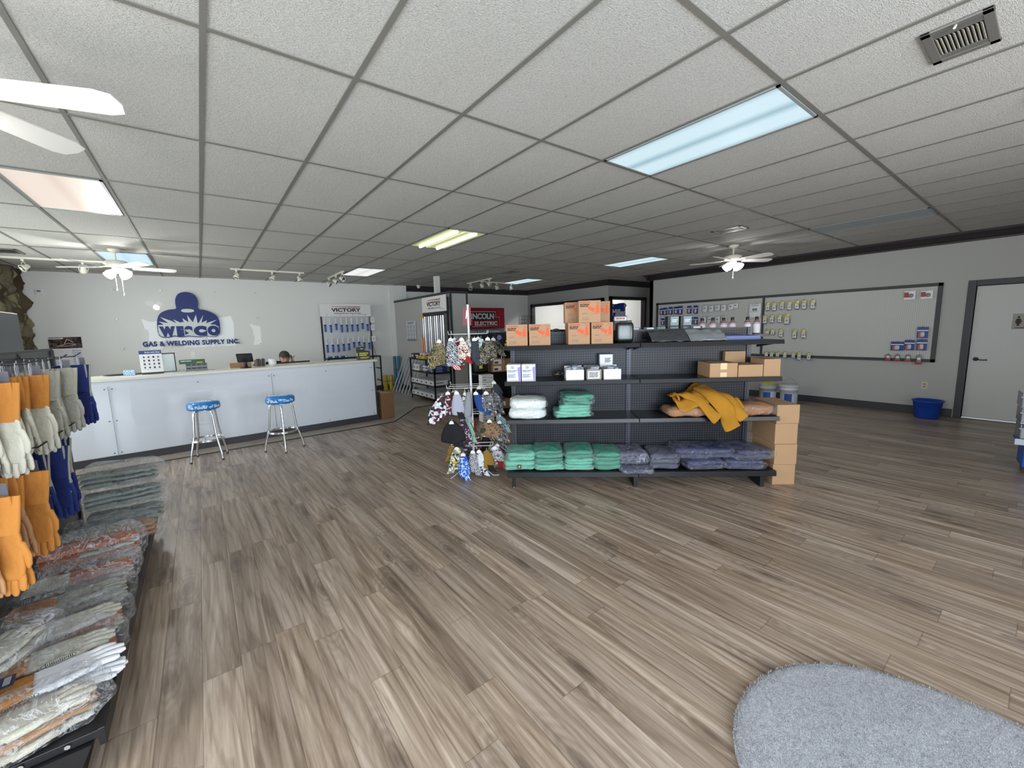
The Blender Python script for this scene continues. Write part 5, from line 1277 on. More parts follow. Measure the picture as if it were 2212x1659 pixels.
ph = thing('telephone', 'black handset held at the clerk\'s ear', 'phone', (1.20+.112, 8.74-.278, 1.15)); mb = MB(); mb.at(0,0,0,ry=rad(-6),rx=rad(12)); mb.box(-.010,-.035,-.075,.006,.03,.07); mb.build('handset_body', M_blackp, ph, bevel=.006); mb = MB(); mb.at(-.012,0,.04,ry=PI/2); mb.lathe([(.014,0),(.014,.003)], 14); mb.build('earpiece', M_grey_ink, ph)
# ================================================================ BACK WALL: SIGN, CALENDAR, RACKS
sg = thing('wall_sign', 'big blue welder-head logo sign on a clear acrylic sheet on back wall', 'sign', (0, YB, 0))
ys = -.05
MB().box(-1.27, ys-.006, 1.375, 1.15, ys, 2.58).build('acrylic_sheet', sheet_mat('sign_acrylic', .004, .01, .22, 1.1, fm=.30), sg)
mb = MB()
for x, z in ((-1.25,2.55),(-.54,2.555),(.36,2.555),(1.12,2.555),(-1.25,1.985),(1.10,1.99),(-1.24,1.40),(-.50,1.40),(.25,1.40),(1.12,1.40)):
    mb.M = Matrix.Translation((x, 0, z)) @ Matrix.Rotation(PI/2, 4, 'X'); mb.lathe([(.010,.0),(.010,.058),(.013,.058),(.013,.064)], 12)
mb.build('stand_off_bolts', M_steel, sg)
OUT = [(-0.316,2.181),(-0.326,2.268),(-0.323,2.347),(-0.31,2.411),(-0.278,2.475),(-0.223,2.521),(-0.145,2.539),(-0.069,2.531),(0.005,2.49),(0.044,2.426),(0.059,2.354),(0.051,2.272),(0.035,2.183),(0.13,2.172),(0.234,2.134),(0.323,2.076),(0.371,2.009),(0.392,1.908),(0.388,1.79),(0.38,1.689),(0.346,1.622),(0.272,1.582),(0.19,1.585),(0.125,1.613),(0.055,1.585),(-0.025,1.588),(-0.129,1.602),(-0.179,1.615),(-0.259,1.593),(-0.36,1.605),(-0.408,1.627),(-0.474,1.598),(-0.561,1.593),(-0.632,1.611),(-0.664,1.671),(-0.668,1.781),(-0.66,1.907),(-0.636,2.016),(-0.591,2.094),(-0.525,2.141),(-0.423,2.176)]
def smooth_loop(P, n=1):
    for _ in range(n):
        Q = []
        for i in range(len(P)):
            a = P[i]; b = P[(i+1)%len(P)]; Q += [(a[0]*.75+b[0]*.25, a[1]*.75+b[1]*.25), (a[0]*.25+b[0]*.75, a[1]*.25+b[1]*.75)]
        P = Q
    return P
BUR = [(-0.648,1.856),(-0.555,1.866),(-0.633,1.93),(-0.479,1.893),(-0.599,2.02),(-0.418,1.935),(-0.348,1.886),(-0.396,1.97),(-0.277,1.898),(-0.256,1.92),(-0.226,1.9),(-0.244,1.994),(-0.148,1.907),(-0.157,2.061),(-0.077,1.906),(-0.007,2.069),(0.001,1.897),(0.02,1.888),(0.118,2.06),(0.068,1.896),(0.173,1.944),(0.146,1.882),(0.352,1.959),(0.212,1.857),(0.3,1.851),(0.358,1.808),(0.373,1.723),(0.341,1.639),(0.267,1.596),(0.185,1.599),(0.127,1.629),(0.057,1.602),(-0.023,1.604),(-0.12,1.618),(-0.178,1.631),(-0.257,1.609),(-0.358,1.621),(-0.406,1.643),(-0.471,1.617),(-0.559,1.61),(-0.624,1.628),(-0.652,1.678),(-0.656,1.781)]
M_signblue = mat('sign_blue', (16,40,108), .45, spec=.3)
mb = MB(); mb.prism_y(smooth_loop(OUT, 2), ys-.030, ys-.006); mb.build('welder_emblem', M_signblue, sg)
mb = MB(); mb.prism_y(BUR, ys-.034, ys-.0302); mb.build('spark_burst', mat('sign_silver', (198,206,202), .35), sg)
mb = MB(); mb.prism_y(smooth_loop([(-.245,2.186),(-.03,2.184),(-.03,2.112),(-.245,2.112)],2), ys-.032, ys-.0302); mb.build('visor_slot', mat('sign_silver', (198,206,202), .35), sg)
for ch_, a_, b_ in (('W',680,878),('E',893,985),('S',994,1100),('C',1112,1286),('O',1294,1456)):
    xa, xb = -.638+(a_-680)*.0012955, -.638+(b_-680)*.0012955
    text(ch_, 'logo_letter', M_signblue, sg, .2, ((xa+xb)/2, ys-.040, 1.722), bold=.032, extrude=.005, fit=(xb-xa, .215))
text('GAS & WELDING SUPPLY INC.', 'name_lettering', M_signblue, sg, .1, (-.105, ys-.016, 1.476), bold=.0062, extrude=.006, fit=(1.64,.105), sp=1.10)
# calendar
t = thing('wall_calendar', 'wall calendar with dark buggy photograph on the back wall at left', 'calendar', (-2.22, YB-.012, 1.08))
MB().box(0,0,0,.43,.008,.58).build('pages', M_paper, t); MB().box(0,-.002,.37,.43,0,.58).build('photo', pattern_mat('cal_photo', 'camo', [(24,22,28),(60,44,44),(96,80,80),(40,34,40)], 9), t)
mb = MB(); mb.at(.22,-.003,.46)
for a, b in (((-.12,0,-.05),(.02,0,.0)),((.02,0,0),(.13,0,-.02)),((-.02,0,.0),(.02,0,.08)),((.02,0,.08),(.1,0,.02)),((-.1,0,-.04),(0,0,-.05)),((0,0,-.05),(.12,0,-.03))): mb.tube([a,b],.007,5)
mb.build('buggy_picture', mat('buggy', (206,180,168), .6), t)
MB().box(0,-.003,.545,.19,-.002,.57).build('title_strip', M_paper, t); marks('title_print', M_black_ink, t, (.012,-.003,.562), .15, .012, 1, 2)
mb = MB()
for i in range(8): mb.box(.28,-.002,.03+.04*i,.41,-.0005,.055+.04*i)
for i in range(6): mb.box(.02,-.002,.05+.05*i,.26,-.0005,.052+.05*i)
mb.build('date_grid', mat('grid_lilac', (190,196,214), .6), t)
t = thing('wall_switch', 'white light switch plate on back wall above the green carton', 'switch', (-.18, YB-.006, 1.16)); MB().box(0,0,0,.075,.006,.115).build('plate', M_whitegloss, t, bevel=.002); MB().box(.03,-.004,.045,.045,0,.07).build('toggle', M_white, t)
t = thing('thermostat', 'small white box on the back wall next to the stone', 'thermostat', (-2.27, YB-.03, 2.43)); MB().box(0,0,0,.09,.03,.10).build('housing', M_whitegloss, t, bevel=.004); MB().box(.02,-.002,.05,.07,0,.08).build('display', M_grey_ink, t)
t = thing('wall_switch', 'white switch plate on the back wall just left of the filler metal rack', 'switch', (2.18, YB-.006, 1.12)); MB().box(0,0,0,.06,.006,.115).build('plate', M_whitegloss, t, bevel=.002); MB().box(.024,-.004,.045,.036,0,.07).build('toggle', M_white, t)

# ---- filler metal rack 1
def victory_header(t, w_, h_, z, y, x0=0):
    MB().box(x0, y-.012, z, x0+w_, y, z+h_).build('header_board', M_whitegloss, t, bevel=.002)
    text('VICTORY', 'header_lettering', mat('ink_plum', (44,32,58), .5), t, .1, (x0+w_*.5, y-.013, z+h_*.52), bold=.006, extrude=.0006, fit=(w_*.58, h_*.30))
    text('WELDING ALLOYS', 'header_subtitle', mat('ink_plum', (44,32,58), .5), t, .03, (x0+w_*.52, y-.013, z+h_*.25), bold=.001, extrude=.0006, fit=(w_*.54, h_*.09))
    marks('header_credit', M_grey_ink, t, (x0+w_*.74, y-.012, z+h_*.17), w_*.18, h_*.045, 1, 2)
    mb = MB(); mb.prism_y([(x0+w_*.22,z+h_*.76),(x0+w_*.76,z+h_*.72),(x0+w_*.76,z+h_*.80),(x0+w_*.22,z+h_*.79)], y-.0128, y-.012)
    cx, cz = x0+w_*.775, z+h_*.77
    for k in range(6):
        a = rad(30+60*k); s = h_*.12; mb.prism_y([(cx+.3*s*math.cos(a-.5), cz+.3*s*math.sin(a-.5)), (cx+s*math.cos(a), cz+s*math.sin(a)), (cx+.3*s*math.cos(a+.5), cz+.3*s*math.sin(a+.5))], y-.0128, y-.012)
    mb.build('header_star', mat('ink_red', (190,52,64), .5), t)
rk = thing('rod_rack', 'freestanding rack of blue filler-metal packs under a wide white header', 'rack', (2.40, 10.86, 0))
victory_header(rk, 1.23, .31, 2.0, 0)
mb = MB()
for k in range(4): mb.box(.14+.31*k,-.016,2.02,.146+.31*k,-.012,2.06)
mb.build('header_clips', M_blackp, rk)
for x in (.0, 1.19): MB().box(x,0,0,x+.035,.035,2.0).build('post', M_black, rk)
mb = MB()
n = 46
for i in range(n+1): x = .035+1.155*i/n; mb.box(x-.0012,.004,1.0,x+.0012,.0065,1.99)
for i in range(40): z = 1.0+.99*i/39; mb.box(.035,.0065,z-.0012,1.19,.009,z+.0012)
mb.build('wire_grid', mat('grid_white', (226,226,232), .4), rk)
mb = MB(); mb.box(0,-.34,.955,1.30,.02,.985)
for x in (0,1.27):
    mb.box(x,-.34,0,x+.03,-.31,.97); mb.box(x,-.34,.32,x+.03,.02,.345); mb.box(x,-.34,.64,x+.03,.02,.665)
mb.tube([(1.28,-.02,1.0),(1.2,.0,1.35)], .006, 6); mb.build('base_frame', M_black, rk)
M_tubew = mat('tube_white', (222,224,232), .35); M_tubeb = mat('tube_blue', (58,98,176), .3); M_tubed = mat('tube_navy', (20,44,130), .3)
def pack(label, x, z, h_, first=[None]):
    if first[0] is None or True:
        t = thing('filler_pack', label, 'filler metal pack', (2.40+x, 10.84, z), 0, 'blue and white filler-metal packs')
        f = h_*.45
        MB().blob(0,0,-f/2-.008,.022,.012,f/2+.01,.3,.4,nu=18,nv=10).build('white_half', M_tubew, t)
        MB().blob(0,0,-f-(h_-f)/2,.026,.014,(h_-f)/2,.25,.4,nu=18,nv=10).build('blue_half', M_tubeb, t)
        MB().cb(0,-.001,-f-.02,.054,.030,.036).build('navy_band', M_tubed, t, bevel=.004)
        mb = MB()
        for q in range(4): mb.cb(.0,-.0125,-.03-q*.03,.022,.002,.008)
        mb.build('label_marks', M_tubed, t)
    return t
wd = ['first','second','third','fourth','fifth','sixth','seventh','eighth','ninth']
for i in range(9): pack('blue and white filler pack, upper row of the wide rack, %s from left' % wd[i], .085+.129*i, 1.955, [.33,.35,.29,.35,.35,.34,.34,.28,.33][i])
for i in range(9): pack('blue and white filler pack, lower row of the wide rack, %s from left' % wd[i], .095+.129*i, 1.475, [.36,.36,.36,.34,.33,.27,.27,.30,.33][i])
for i in range(6):
    t = thing('filler_pack', 'blue filler pack lying on the rack tray, %s from left' % wd[i], 'filler metal pack', (2.50+.075*i, 10.72, .987), 0, 'filler packs lying on the rack tray')
    MB().blob(0,0,.02,.035,.09,.020,.5,.5,nu=18,nv=8).build('pack_body', [M_tubeb,M_tubew][i % 2], t); MB().cb(0,-.05,.02,.072,.02,.042).build('band', M_tubed, t)
for i, z in enumerate((1.84,1.64,1.35)):
    t = thing('info_card', 'small white info card on the rack right post, %s from top' % wd[i], 'card', (3.60, 10.83, z), 0, 'white cards on the rack post'); MB().box(0,0,0,.10,.01,.14).build('card', M_paper, t); mb = MB(); mb.prism_y([(.03,.07),(.07,.07),(.05,.04)], -.001, 0); mb.box(.02,-.001,.09,.08,0,.10); mb.build('print', M_grey_ink, t)
# ---- two yellow tubes, two blue-grey tubes standing by the wall
def roll(name, label, cat, x, y, r, h_, m_, grp, lean=0):
    t = thing(name, label, cat, (x, y, 0), 0, grp)
    mb = MB(); mb.at(0,0,0,rx=lean); mb.lathe([(r*.95,0),(r,.01),(r,h_*.6),(r*.92,h_*.62),(r*.92,h_-.01),(r*.85,h_)], 20); mb.build('canister', m_, t)
    mb = MB(); mb.at(0,0,0,rx=lean); mb.lathe([(r*1.02,h_*.59),(r*1.02,h_*.62)], 20, cap=False); mb.build('band', mat('band_dark', (60,70,60), .5), t)
    return t
M_ycan = mat('can_yellow', (186,164,40), .45); M_tealc = mat('tube_teal', (44,104,132), .5)
roll('rod_canister', 'yellow rod canister standing by the back wall, left of two', 'canister', 3.97, 11.06, .062, .40, M_ycan, 'yellow canisters'); roll('rod_canister', 'yellow rod canister standing by the back wall, right of two', 'canister', 4.12, 11.04, .062, .40, M_ycan, 'yellow canisters')
roll('rod_tube', 'tall blue-grey tube standing in the corner, left of two', 'tube', 4.19, 10.86, .045, .92, M_tealc, 'blue tubes in the corner'); roll('rod_tube', 'tall blue-grey tube standing in the corner, right of two', 'tube', 4.295, 10.84, .045, .92, M_tealc, 'blue tubes in the corner')
# leaning aluminium lengths
for i in range(7):
    y0 = 10.62-.17*i; t = thing('metal_channel', 'length of pale metal leaning on the partition, %s from the corner' % wd[i], 'metal bar', (3.98+.012*i, y0, 0), 0, 'metal lengths leaning on the partition')
    L_ = 1.0+.02*i; mb = MB(); mb.at(.01, 0, .0, ry=rad(17), rx=rad(15)); mb.box(-.004,-.025,0,.0,.025,L_); mb.box(0,-.025,0,.012,-.022,L_); mb.box(0,.022,0,.012,.025,L_); mb.build('channel', mat('alu_pale', (206,210,218), .35, .4), t)
# ---- calendar poster on the partition
t = thing('year_planner', 'narrow grey year planner pinned on the partition wall', 'calendar', (4.384, 10.36, 1.34)); MB().box(-.004,-.58,0,0,0,.50).build('sheet', mat('planner', (206,208,214), .6), t)
mb = MB()
for r in range(4):
    mb.box(-.006,-.55,.40-.10*r,-.004,-.03,.412-.10*r)
    for c in range(3): mb.box(-.006,-.53+.18*c,.325-.10*r,-.004,-.40+.18*c,.39-.10*r)
mb.build('month_grid', mat('planner_ink', (160,164,172), .6), t); MB().box(-.006,-.57,0,-.004,-.01,.035).build('footer', M_grey_ink, t); marks('year_print', M_black_ink, t, (0,0,0), .42, .05, 2, 2, rot=Matrix.Translation((-.005,-.08,.475)) @ Matrix.Rotation(-PI/2, 4, 'Z'))
# ---- shelf unit with the vertical rod tubes
su = thing('shelf_unit', 'black metal shelf unit with stacked white boxes before the partition', 'shelf', (3.95, 8.02, 0))
for x in (0,.40):
    for y in (0,1.24): MB().box(x,y,0,x+.03,y+.03,.97).build('post', M_black, su)
for z in (.96,.675,.385,.10):
    mb = MB(); mb.box(0,0,z-.03,.43,.03,z); mb.box(0,1.24,z-.03,.43,1.27,z); mb.box(0,0,z-.03,.03,1.27,z); mb.box(.40,0,z-.03,.43,1.27,z); mb.box(.03,.03,z-.008,.40,1.24,z-.001); mb.build('shelf', M_black, su)
def sbox(name, label, x, y, z, w_, d_, h_, m_, grp, side=None, rz=0):
    t = thing(name, label, 'box', (3.95+x, 8.02+y, z), rz, grp); MB().box(0,0,0,w_,d_,h_).build('carton', m_, t, bevel=.002)
    mb = MB()
    mb.box(-.001,d_*.35,h_*.3,0,d_*.75,h_*.7); mb.box(w_*.2,-.001,h_*.4,w_*.7,0,h_*.65); mb.build('label', side or M_grey_ink, t); return t
for r, z in ((0,.386),(1,.101)):
    for i in range(5): sbox('rod_box', 'long white rod box on the %s shelf of the unit, %s from the back' % (['lower','lowest'][r], wd[i]), .01, 1.03-.235*i, z, .36, .215, .10, M_paper, 'white rod boxes on the shelf unit')
for i in range(4): sbox('wire_box', 'blue box of electrodes in the heap on shelf unit, %s from bottom' % wd[i], .04, .10-.004*i, .676+.032*i, .30, .22, .030, mat('box_blue', (28,66,140), .4), 'blue electrode boxes, near heap', M_paper, rad(-4+6*(i%2)))
for i in range(5): sbox('wire_box', 'blue and white electrode box in the rear heap on shelf unit, %s from bottom' % wd[i], .03, .42+.004*i, .676+.032*i, .22, .20, .030, mat('box_blue2', (70,110,190), .4) if i % 2 == 0 else M_paper, 'blue electrode boxes, rear heap', M_paper)
for i in range(2): sbox('wire_box', 'white upright box beside the leaning bars on shelf unit, %s' % ['left','right'][i], .03, 1.0-.16*i, .676, .12, .13, .15, M_paper, 'white upright boxes on the shelf unit')
sbox('wire_box', 'plain brown carton between white and blue boxes on shelf unit', .05, .66, .676, .12, .15, .13, M_carddark, 'brown carton on the shelf unit')
sbox('yellow_box', 'flat yellow box on top of the shelf unit', .02, .50, .961, .10, .42, .055, mat('box_yellow', (206,186,60), .5), 'boxes on top of the shelf unit', M_grey_ink)
sbox('small_box', 'dark framed box on top of shelf unit at the back', .03, 1.05, .961, .14, .16, .11, mat('box_dk', (60,54,60), .5), 'boxes on top of the shelf unit', M_paper)
sbox('small_box', 'white and pink box on top of shelf unit behind the yellow one', .14, .72, .961, .14, .26, .12, mat('box_pinkish', (214,196,196), .5), 'boxes on top of the shelf unit', M_redp)
# rod display
ORD = ['first','second','third','fourth','fifth','sixth','seventh','eighth','ninth','tenth','eleventh','twelfth','thirteenth','fourteenth','fifteenth','sixteenth','seventeenth','eighteenth','nineteenth','twentieth']
rd = thing('rod_display', 'display of long vertical rod tubes under a white header on partition', 'rod display', (4.33, 9.22, 0), -PI/2)
victory_header(rd, 1.20, .35, 2.01, 0)
mb = MB(); mb.box(.02,.0,.965,.05,.03,2.01); mb.box(1.19,.0,.965,1.235,.03,2.3); mb.box(.02,-.05,.965,1.2,.02,.985); mb.box(.02,-.02,1.95,1.2,.02,2.0); mb.build('frame', M_black, rd)
for i in range(24):
    x = -.02+.0505*i; cop = i < 4
    t = thing('rod_tube', ('copper-coloured rod tube with yellow cap in the display, %s from left' % wd[i]) if cop else ('clear tube of silvery welding rods in the display, %s right of the copper ones' % ORD[i-4]), 'rod tube', (4.33-.045-.02*(i%2), 9.22-x, .987), 0, 'copper rod tubes' if cop else 'silvery rod tubes in the display')
    mt = mat('rods_white%d' % (i%3), [(196,194,196),(120,118,124),(214,214,218)][i%3], .2, .5, var=.3, vscale=30, stretch=(1,1,.1))
    if cop: MB().lathe([(.020,0),(.020,.44)], 14).build('rods', mat('rods_copper', (206,142,112), .35, .3), t); MB().lathe([(.020,.44),(.020,.90)], 14).build('clear_sleeve', mt, t)
    else: MB().lathe([(.021,0),(.021,.93)], 14).build('rods', mt, t)
    MB().lathe([(.0235,.89+.04*(not cop)),(.0235,.95),(.018,.955)], 14).build('cap', mat('cap_yellow', (206,170,40), .4) if cop else mat('cap_green', (26,44,34), .5), t)
for lb, x0 in (): pass

# ---- banners
bn = thing('red_banner', 'red vinyl LINCOLN ELECTRIC banner hung on the far wall', 'banner', (6.55, YB-.03, 0))
M_redv = mat('banner_red', (168,20,36), .35, bump=.25, bscale=3)
def bsheet(x0, x1, z0, z1, amp=.012):
    return lambda u, v: (x0+(x1-x0)*u, -amp*(1+math.sin(u*19+v*5)*.5+noise.noise(Vector((u*5, v*4, 1)))), z0+(z1-z0)*v)
MB().grid(bsheet(0,1.62,1.60,2.26), 60, 16).build('banner_sheet', M_redv, bn, solid=.003); MB().grid(bsheet(0,1.62,1.40,1.60), 60, 8).build('grey_strip', mat('banner_grey', (120,122,128), .4), bn, solid=.003)
MB().box(.17,-.034,1.88,1.22,-.030,2.115).build('black_field', M_black_ink, bn)
mb = MB(); mb.tube([(.15,-.036,1.87),(.15,-.036,2.135),(1.25,-.036,2.135),(1.25,-.036,1.96),(1.40,-.036,1.96),(1.40,-.036,1.67),(.34,-.036,1.67),(.34,-.036,1.86),(.15,-.036,1.87)], .008, 6); mb.build('white_outline', M_letter, bn)
text('LINCOLN', 'banner_lettering', M_letter, bn, .15, (.69,-.038,1.995), bold=.009, extrude=.001, fit=(.98,.185)); text('ELECTRIC', 'banner_lettering', M_letter, bn, .13, (.87,-.038,1.765), bold=.008, extrude=.001, fit=(.88,.13))
text('Welding & Cutting Solutions', 'banner_slogan', M_letter, bn, .06, (.77,-.034,1.50), bold=.002, extrude=.001, fit=(1.26,.10))
bm = thing('blue_banner', 'blue vinyl Miller banner hanging inside the right framed opening', 'banner', (9.48, 7.78, 0))
mb = MB(); mb.tube([(.10,.02,2.16),(.10,.02,2.85)], .003, 6); mb.tube([(.66,.02,2.16),(.66,.02,2.85)], .003, 6); mb.build('hanging_cord', M_steel, bm)
MB().grid(lambda u, v: (.0+.74*u, .03+.02*math.sin(u*14), 1.35+.87*v-.02*math.sin(u*6)), 30, 20).build('banner_sheet', mat('banner_blue', (26,62,150), .35, bump=.2, bscale=3), bm, solid=.003)
text('Miller', 'banner_lettering', M_letter, bm, .17, (.38,-.004,1.96), bold=.006, extrude=.001, fit=(.62,.19)); marks('banner_slogan', M_letter, bm, (.12,-.003,1.78), .5, .06, 1, 2)
mb = MB()
for x in (.10,.66): mb.M = Matrix.Translation((x,-.004,2.16)) @ Matrix.Rotation(PI/2, 4, 'X'); mb.lathe([(.05,-.01),(.05,.01),(.02,.02)], 18)
mb.build('suction_cup', mat('suction', (150,160,170), .2), bm)
mb = MB(); mb.at(9.9, 9.0, 2.50); mb.tube([(0,0,.35),(0,0,.05),(.12,-.06,0),(-.1,-.1,-.04)], .008, 6); mb.blob(.12,-.06,-.02,.05,.05,.04,.9,.9,nu=14,nv=8)
lamp = tag(mb.build('sprinkler_pipe', M_steel), 'bare pipe fitting hanging in the far room opening', 'pipe')
# wire grid panel end seen over the earplug boxes
t = thing('wire_grid_panel', 'black wire grid panel standing before the far framed opening', 'grid panel', (8.35, 10.6, 0)); mb = MB()
for i in range(6): mb.tube([(.12*i,0,0),(.12*i,0,1.98)], .005, 6)
for i in range(17): mb.tube([(0,0,.06+.12*i),(.6,0,.06+.12*i)], .004, 6)
mb.build('wire_mesh', M_black, t); mb = MB(); mb.box(-.02,-.15,0,.0,.15,.03); mb.box(.6,-.15,0,.62,.15,.03); mb.build('foot', M_black, t)
# tall carton beside the counter end
t = thing('cardboard_box', 'tall brown cardboard box standing against the counter end', 'box', (2.535, 7.36, 0), CA, 'box by the counter'); MB().box(0,0,0,.24,.30,.47).build('carton', mat('card_brown2', (132,96,66), .8, var=.1, vscale=4), t, bevel=.003)
mb = MB(); mb.add([(0,0,.47),(.24,0,.47),(.24,-.0,.47),(0,.14,.52)], [(0,1,3)]); mb.box(0,.148,.4702,.24,.152,.4712); mb.build('flap', M_card, t)
# ================================================================ RIGHT WALL PEGBOARD AND GOODS
M_pegw = peg_mat('pegboard_white', (196,197,194), (96,96,96), 0.0254, 0.13, 0.6, 0, 0.3, axes=(1,2))
pb = thing('pegboard', 'long white pegboard in dark frame on the right wall', 'pegboard', (XR, 1.13, .86))
PL_ = 5.10; PH = 1.26
MB().box(-.022, .04, .04, -.006, PL_-.04, PH-.04).build('board', M_pegw, pb)
for nm, a in (('frame_rail', (-.035,0,0,0,PL_,.05)), ('frame_rail', (-.035,0,PH-.05,0,PL_,PH)), ('frame_rail', (-.035,0,0,0,.055,PH)), ('frame_rail', (-.035,PL_-.055,0,0,PL_,PH)), ('divider', (-.034,2.56,.05,0,2.605,PH-.05))):
    MB().box(*a).build(nm, M_trim, pb, bevel=.002)
def peghook(y, z, L_=.12):
    mb = MB(); y -= 1.13; z -= .86; mb.tube([(-.022,y,z+.012),(-.03,y,z),(-L_+.02,y,z),(-L_,y,z+.012)], .0022, 5); mb.build('peg_hook', M_steel, pb)
M_bag = sheet_mat('blister_clear', .10, .12, .8, 20); M_ybag = mat('tag_yellow', (196,184,66), .4); M_bluec = mat('card_blue', (22,52,130), .35); M_redc = mat('card_red', (160,36,52), .4); M_greyp = mat('part_grey', (120,120,122), .4, .3)
def packet(kind, y, z0, z1, label, grp, w_=.085, x=9.36):
    t = thing('hanging_packet', label, 'packet', (x, y, z0), 0, grp); h_ = z0-z1
    peghook(y, z0+.0)
    if kind == 'blue':
        MB().box(-.004,-w_/2,-h_,.004,w_/2,-.0).build('card', M_bluec, t, bevel=.002); MB().box(-.0052,-w_/2,-h_*.36,-.004,w_/2,-h_*.27).build('white_band', M_paper, t)
        MB().blob(-.008,.0,-h_*.66,.008,w_*.20,h_*.24,.6,.6,nu=14,nv=8).build('blister', mat('blister_grey', (190,192,198), .25), t); MB().box(-.0056,w_*.12,-h_*.95,-.004,w_*.36,-h_*.45).build('red_mark', mat('mark_rust', (176,84,60), .4), t)
    elif kind in ('clear', 'big'):
        MB().blob(0,0,-h_/2,.014,w_/2,h_/2,.35,.4,amp=.004,fr=20,nu=24,nv=12).build('bag', mat('bag_pale', (206,208,210), .25, spec=.7), t)
        mb = MB(); mb.cb(-.0150,0,-h_*.45,.001,w_*.4,h_*.14); mb.box(-.0145,-w_*.35,-.10*h_-.002,-.0135,w_*.35,-.07*h_)
        if kind == 'big': mb.cb(-.0150,0,-h_*.58,.001,w_*.7,.008); mb.cb(-.015,0,-h_*.2,.001,w_*.6,.012)
        mb.build('print', M_grey_ink, t)
    elif kind == 'yellow':
        MB().blob(.0,0,-h_*.5,.012,w_/2,h_/2,.35,.35,nu=20,nv=10).build('bag', M_bag, t)
        MB().box(-.004,-w_*.36,-h_*.36,.002,w_*.36,-h_*.05).build('yellow_tag', M_ybag, t); MB().box(-.006,-w_*.34,-h_*.86,-.002,w_*.34,-h_*.36).build('white_label', mat('label_grey2', (204,204,202), .5), t)
        MB().cb(-.0065,0,-h_*.6,.001,w_*.22,h_*.10).build('print', M_black_ink, t); MB().blob(.006,.0,-h_*.6,.010,w_*.42,h_*.34,.5,.5,nu=16,nv=8).build('contents', mat('contents_dark', (70,64,60), .4), t)
    elif kind == 'redwhite':
        MB().box(-.004,-w_/2,-h_,.004,w_/2,0).build('card', M_paper, t, bevel=.002); MB().box(-.0055,w_*.10,-h_*.75,-.004,w_*.48,-h_*.15).build('red_panel', M_redc, t); MB().blob(-.010,-w_*.1,-h_*.55,.008,w_*.22,h_*.22,.7,.7,nu=14,nv=8).build('blister', M_greyp, t)
    elif kind == 'red':
        MB().blob(-.0,0,-h_*.45,.012,w_*.36,h_*.42,.5,.5,nu=16,nv=10).build('bottle', M_greyp, t); MB().box(-.012,-w_*.42,-h_,-.002,w_*.42,-h_*.72).build('red_base', M_redc, t); MB().cb(-.013,0,-h_*.4,.001,w_*.4,h_*.2).build('label', M_paper, t)
    return t
wd2 = ['first','second','third','fourth','fifth','sixth','seventh','eighth']
for i, (y, a, b) in enumerate([(6.06,1.98,1.82),(5.96,1.99,1.81),(5.81,2.0,1.82),(5.66,2.0,1.82),(5.55,2.01,1.81),(5.32,2.0,1.82),(5.16,2.0,1.81)]): packet('blue', y, a, b, 'blue blister card, top row at far left of pegboard, %s from left' % wd2[i], 'blue blister cards, top row', .105)
for i, (y, a, b) in enumerate([(6.02,1.73,1.56),(5.86,1.73,1.56),(5.70,1.73,1.56),(5.55,1.73,1.55),(5.42,1.73,1.55),(5.28,1.73,1.56),(5.15,1.73,1.56)]): packet('blue', y, a, b, 'blue blister card, second row of the pegboard, %s from left' % wd2[i], 'blue blister cards, second row', .10)
for i, (y, a, b) in enumerate([(4.94,2.0,1.83),(4.8,1.99,1.83),(4.65,1.99,1.85),(4.52,1.99,1.83),(4.36,2.0,1.85),(4.26,2.01,1.88)]): packet('clear', y, a, b, 'clear bag of parts, top row right of the blue cards, %s from left' % wd2[i], 'clear bags, top row', .11)
for i, y in enumerate((4.96, 4.82, 4.64, 4.50)): packet('clear', y, 1.74, 1.57, 'clear bag of parts, second row behind the bottles, %s from left' % wd2[i], 'clear bags, second row', .11)
packet('big', 3.86, 1.99, 1.655, 'large clear bag with printed label beside the pegboard divider', 'large bag', .24)
for i, (y, a, b) in enumerate([(3.62,1.97,1.79),(3.5,1.97,1.78),(3.36,1.98,1.8),(3.23,1.97,1.78),(3.1,1.98,1.79),(2.98,1.98,1.78),(2.84,1.98,1.78)]): packet('yellow', y, a, b, 'yellow-tagged parts bag, top row right of divider, %s from left' % wd2[i], 'yellow-tagged bags, top row', .10)
for i, (y, a, b) in enumerate([(3.66,1.72,1.52),(3.53,1.72,1.54),(3.39,1.72,1.54),(3.26,1.73,1.5)]): packet('yellow', y, a, b, 'yellow-tagged parts bag, second row right of divider, %s from left' % wd2[i], 'yellow-tagged bags, second row', .10 if i < 3 else .13)
for i, (y, a, b) in enumerate([(3.6,1.43,1.29),(3.5,1.43,1.3),(3.35,1.43,1.25),(3.11,1.42,1.22),(2.96,1.42,1.23)]): packet('yellow', y, a, b, 'yellow-tagged parts bag, third row right of divider, %s from left' % wd2[i], 'yellow-tagged bags, third row', .095)
for i, (y, a, b) in enumerate([(3.59,.97,.86),(3.49,.97,.85),(3.38,.97,.86),(3.25,.97,.84),(3.1,.97,.84),(3.0,.98,.8),(2.84,.97,.81)]): packet('yellow', y, a, b, 'small yellow-tagged bag, bottom row over the lower frame rail, %s from left' % wd2[i], 'yellow-tagged bags, bottom row', .08, 9.345)
for i, (y, a, b) in enumerate([(1.50,2.02,1.88),(1.3,2.01,1.88)]): packet('redwhite', y, a, b, 'white and red blister card at upper right of pegboard, %s one' % ['left','right'][i], 'red and white cards', .14)
packet('blue', 1.30, 1.43, 1.25, 'blue blister card alone near the pegboard right edge, above three others', 'blue cards at right', .13)
packet('blue', 1.59, 1.19, 1.04, 'blue and white card, left of three in the lower right', 'blue cards at right', .16)
packet('blue', 1.44, 1.22, 1.05, 'blue blister card, middle of three in the lower right', 'blue cards at right', .12)
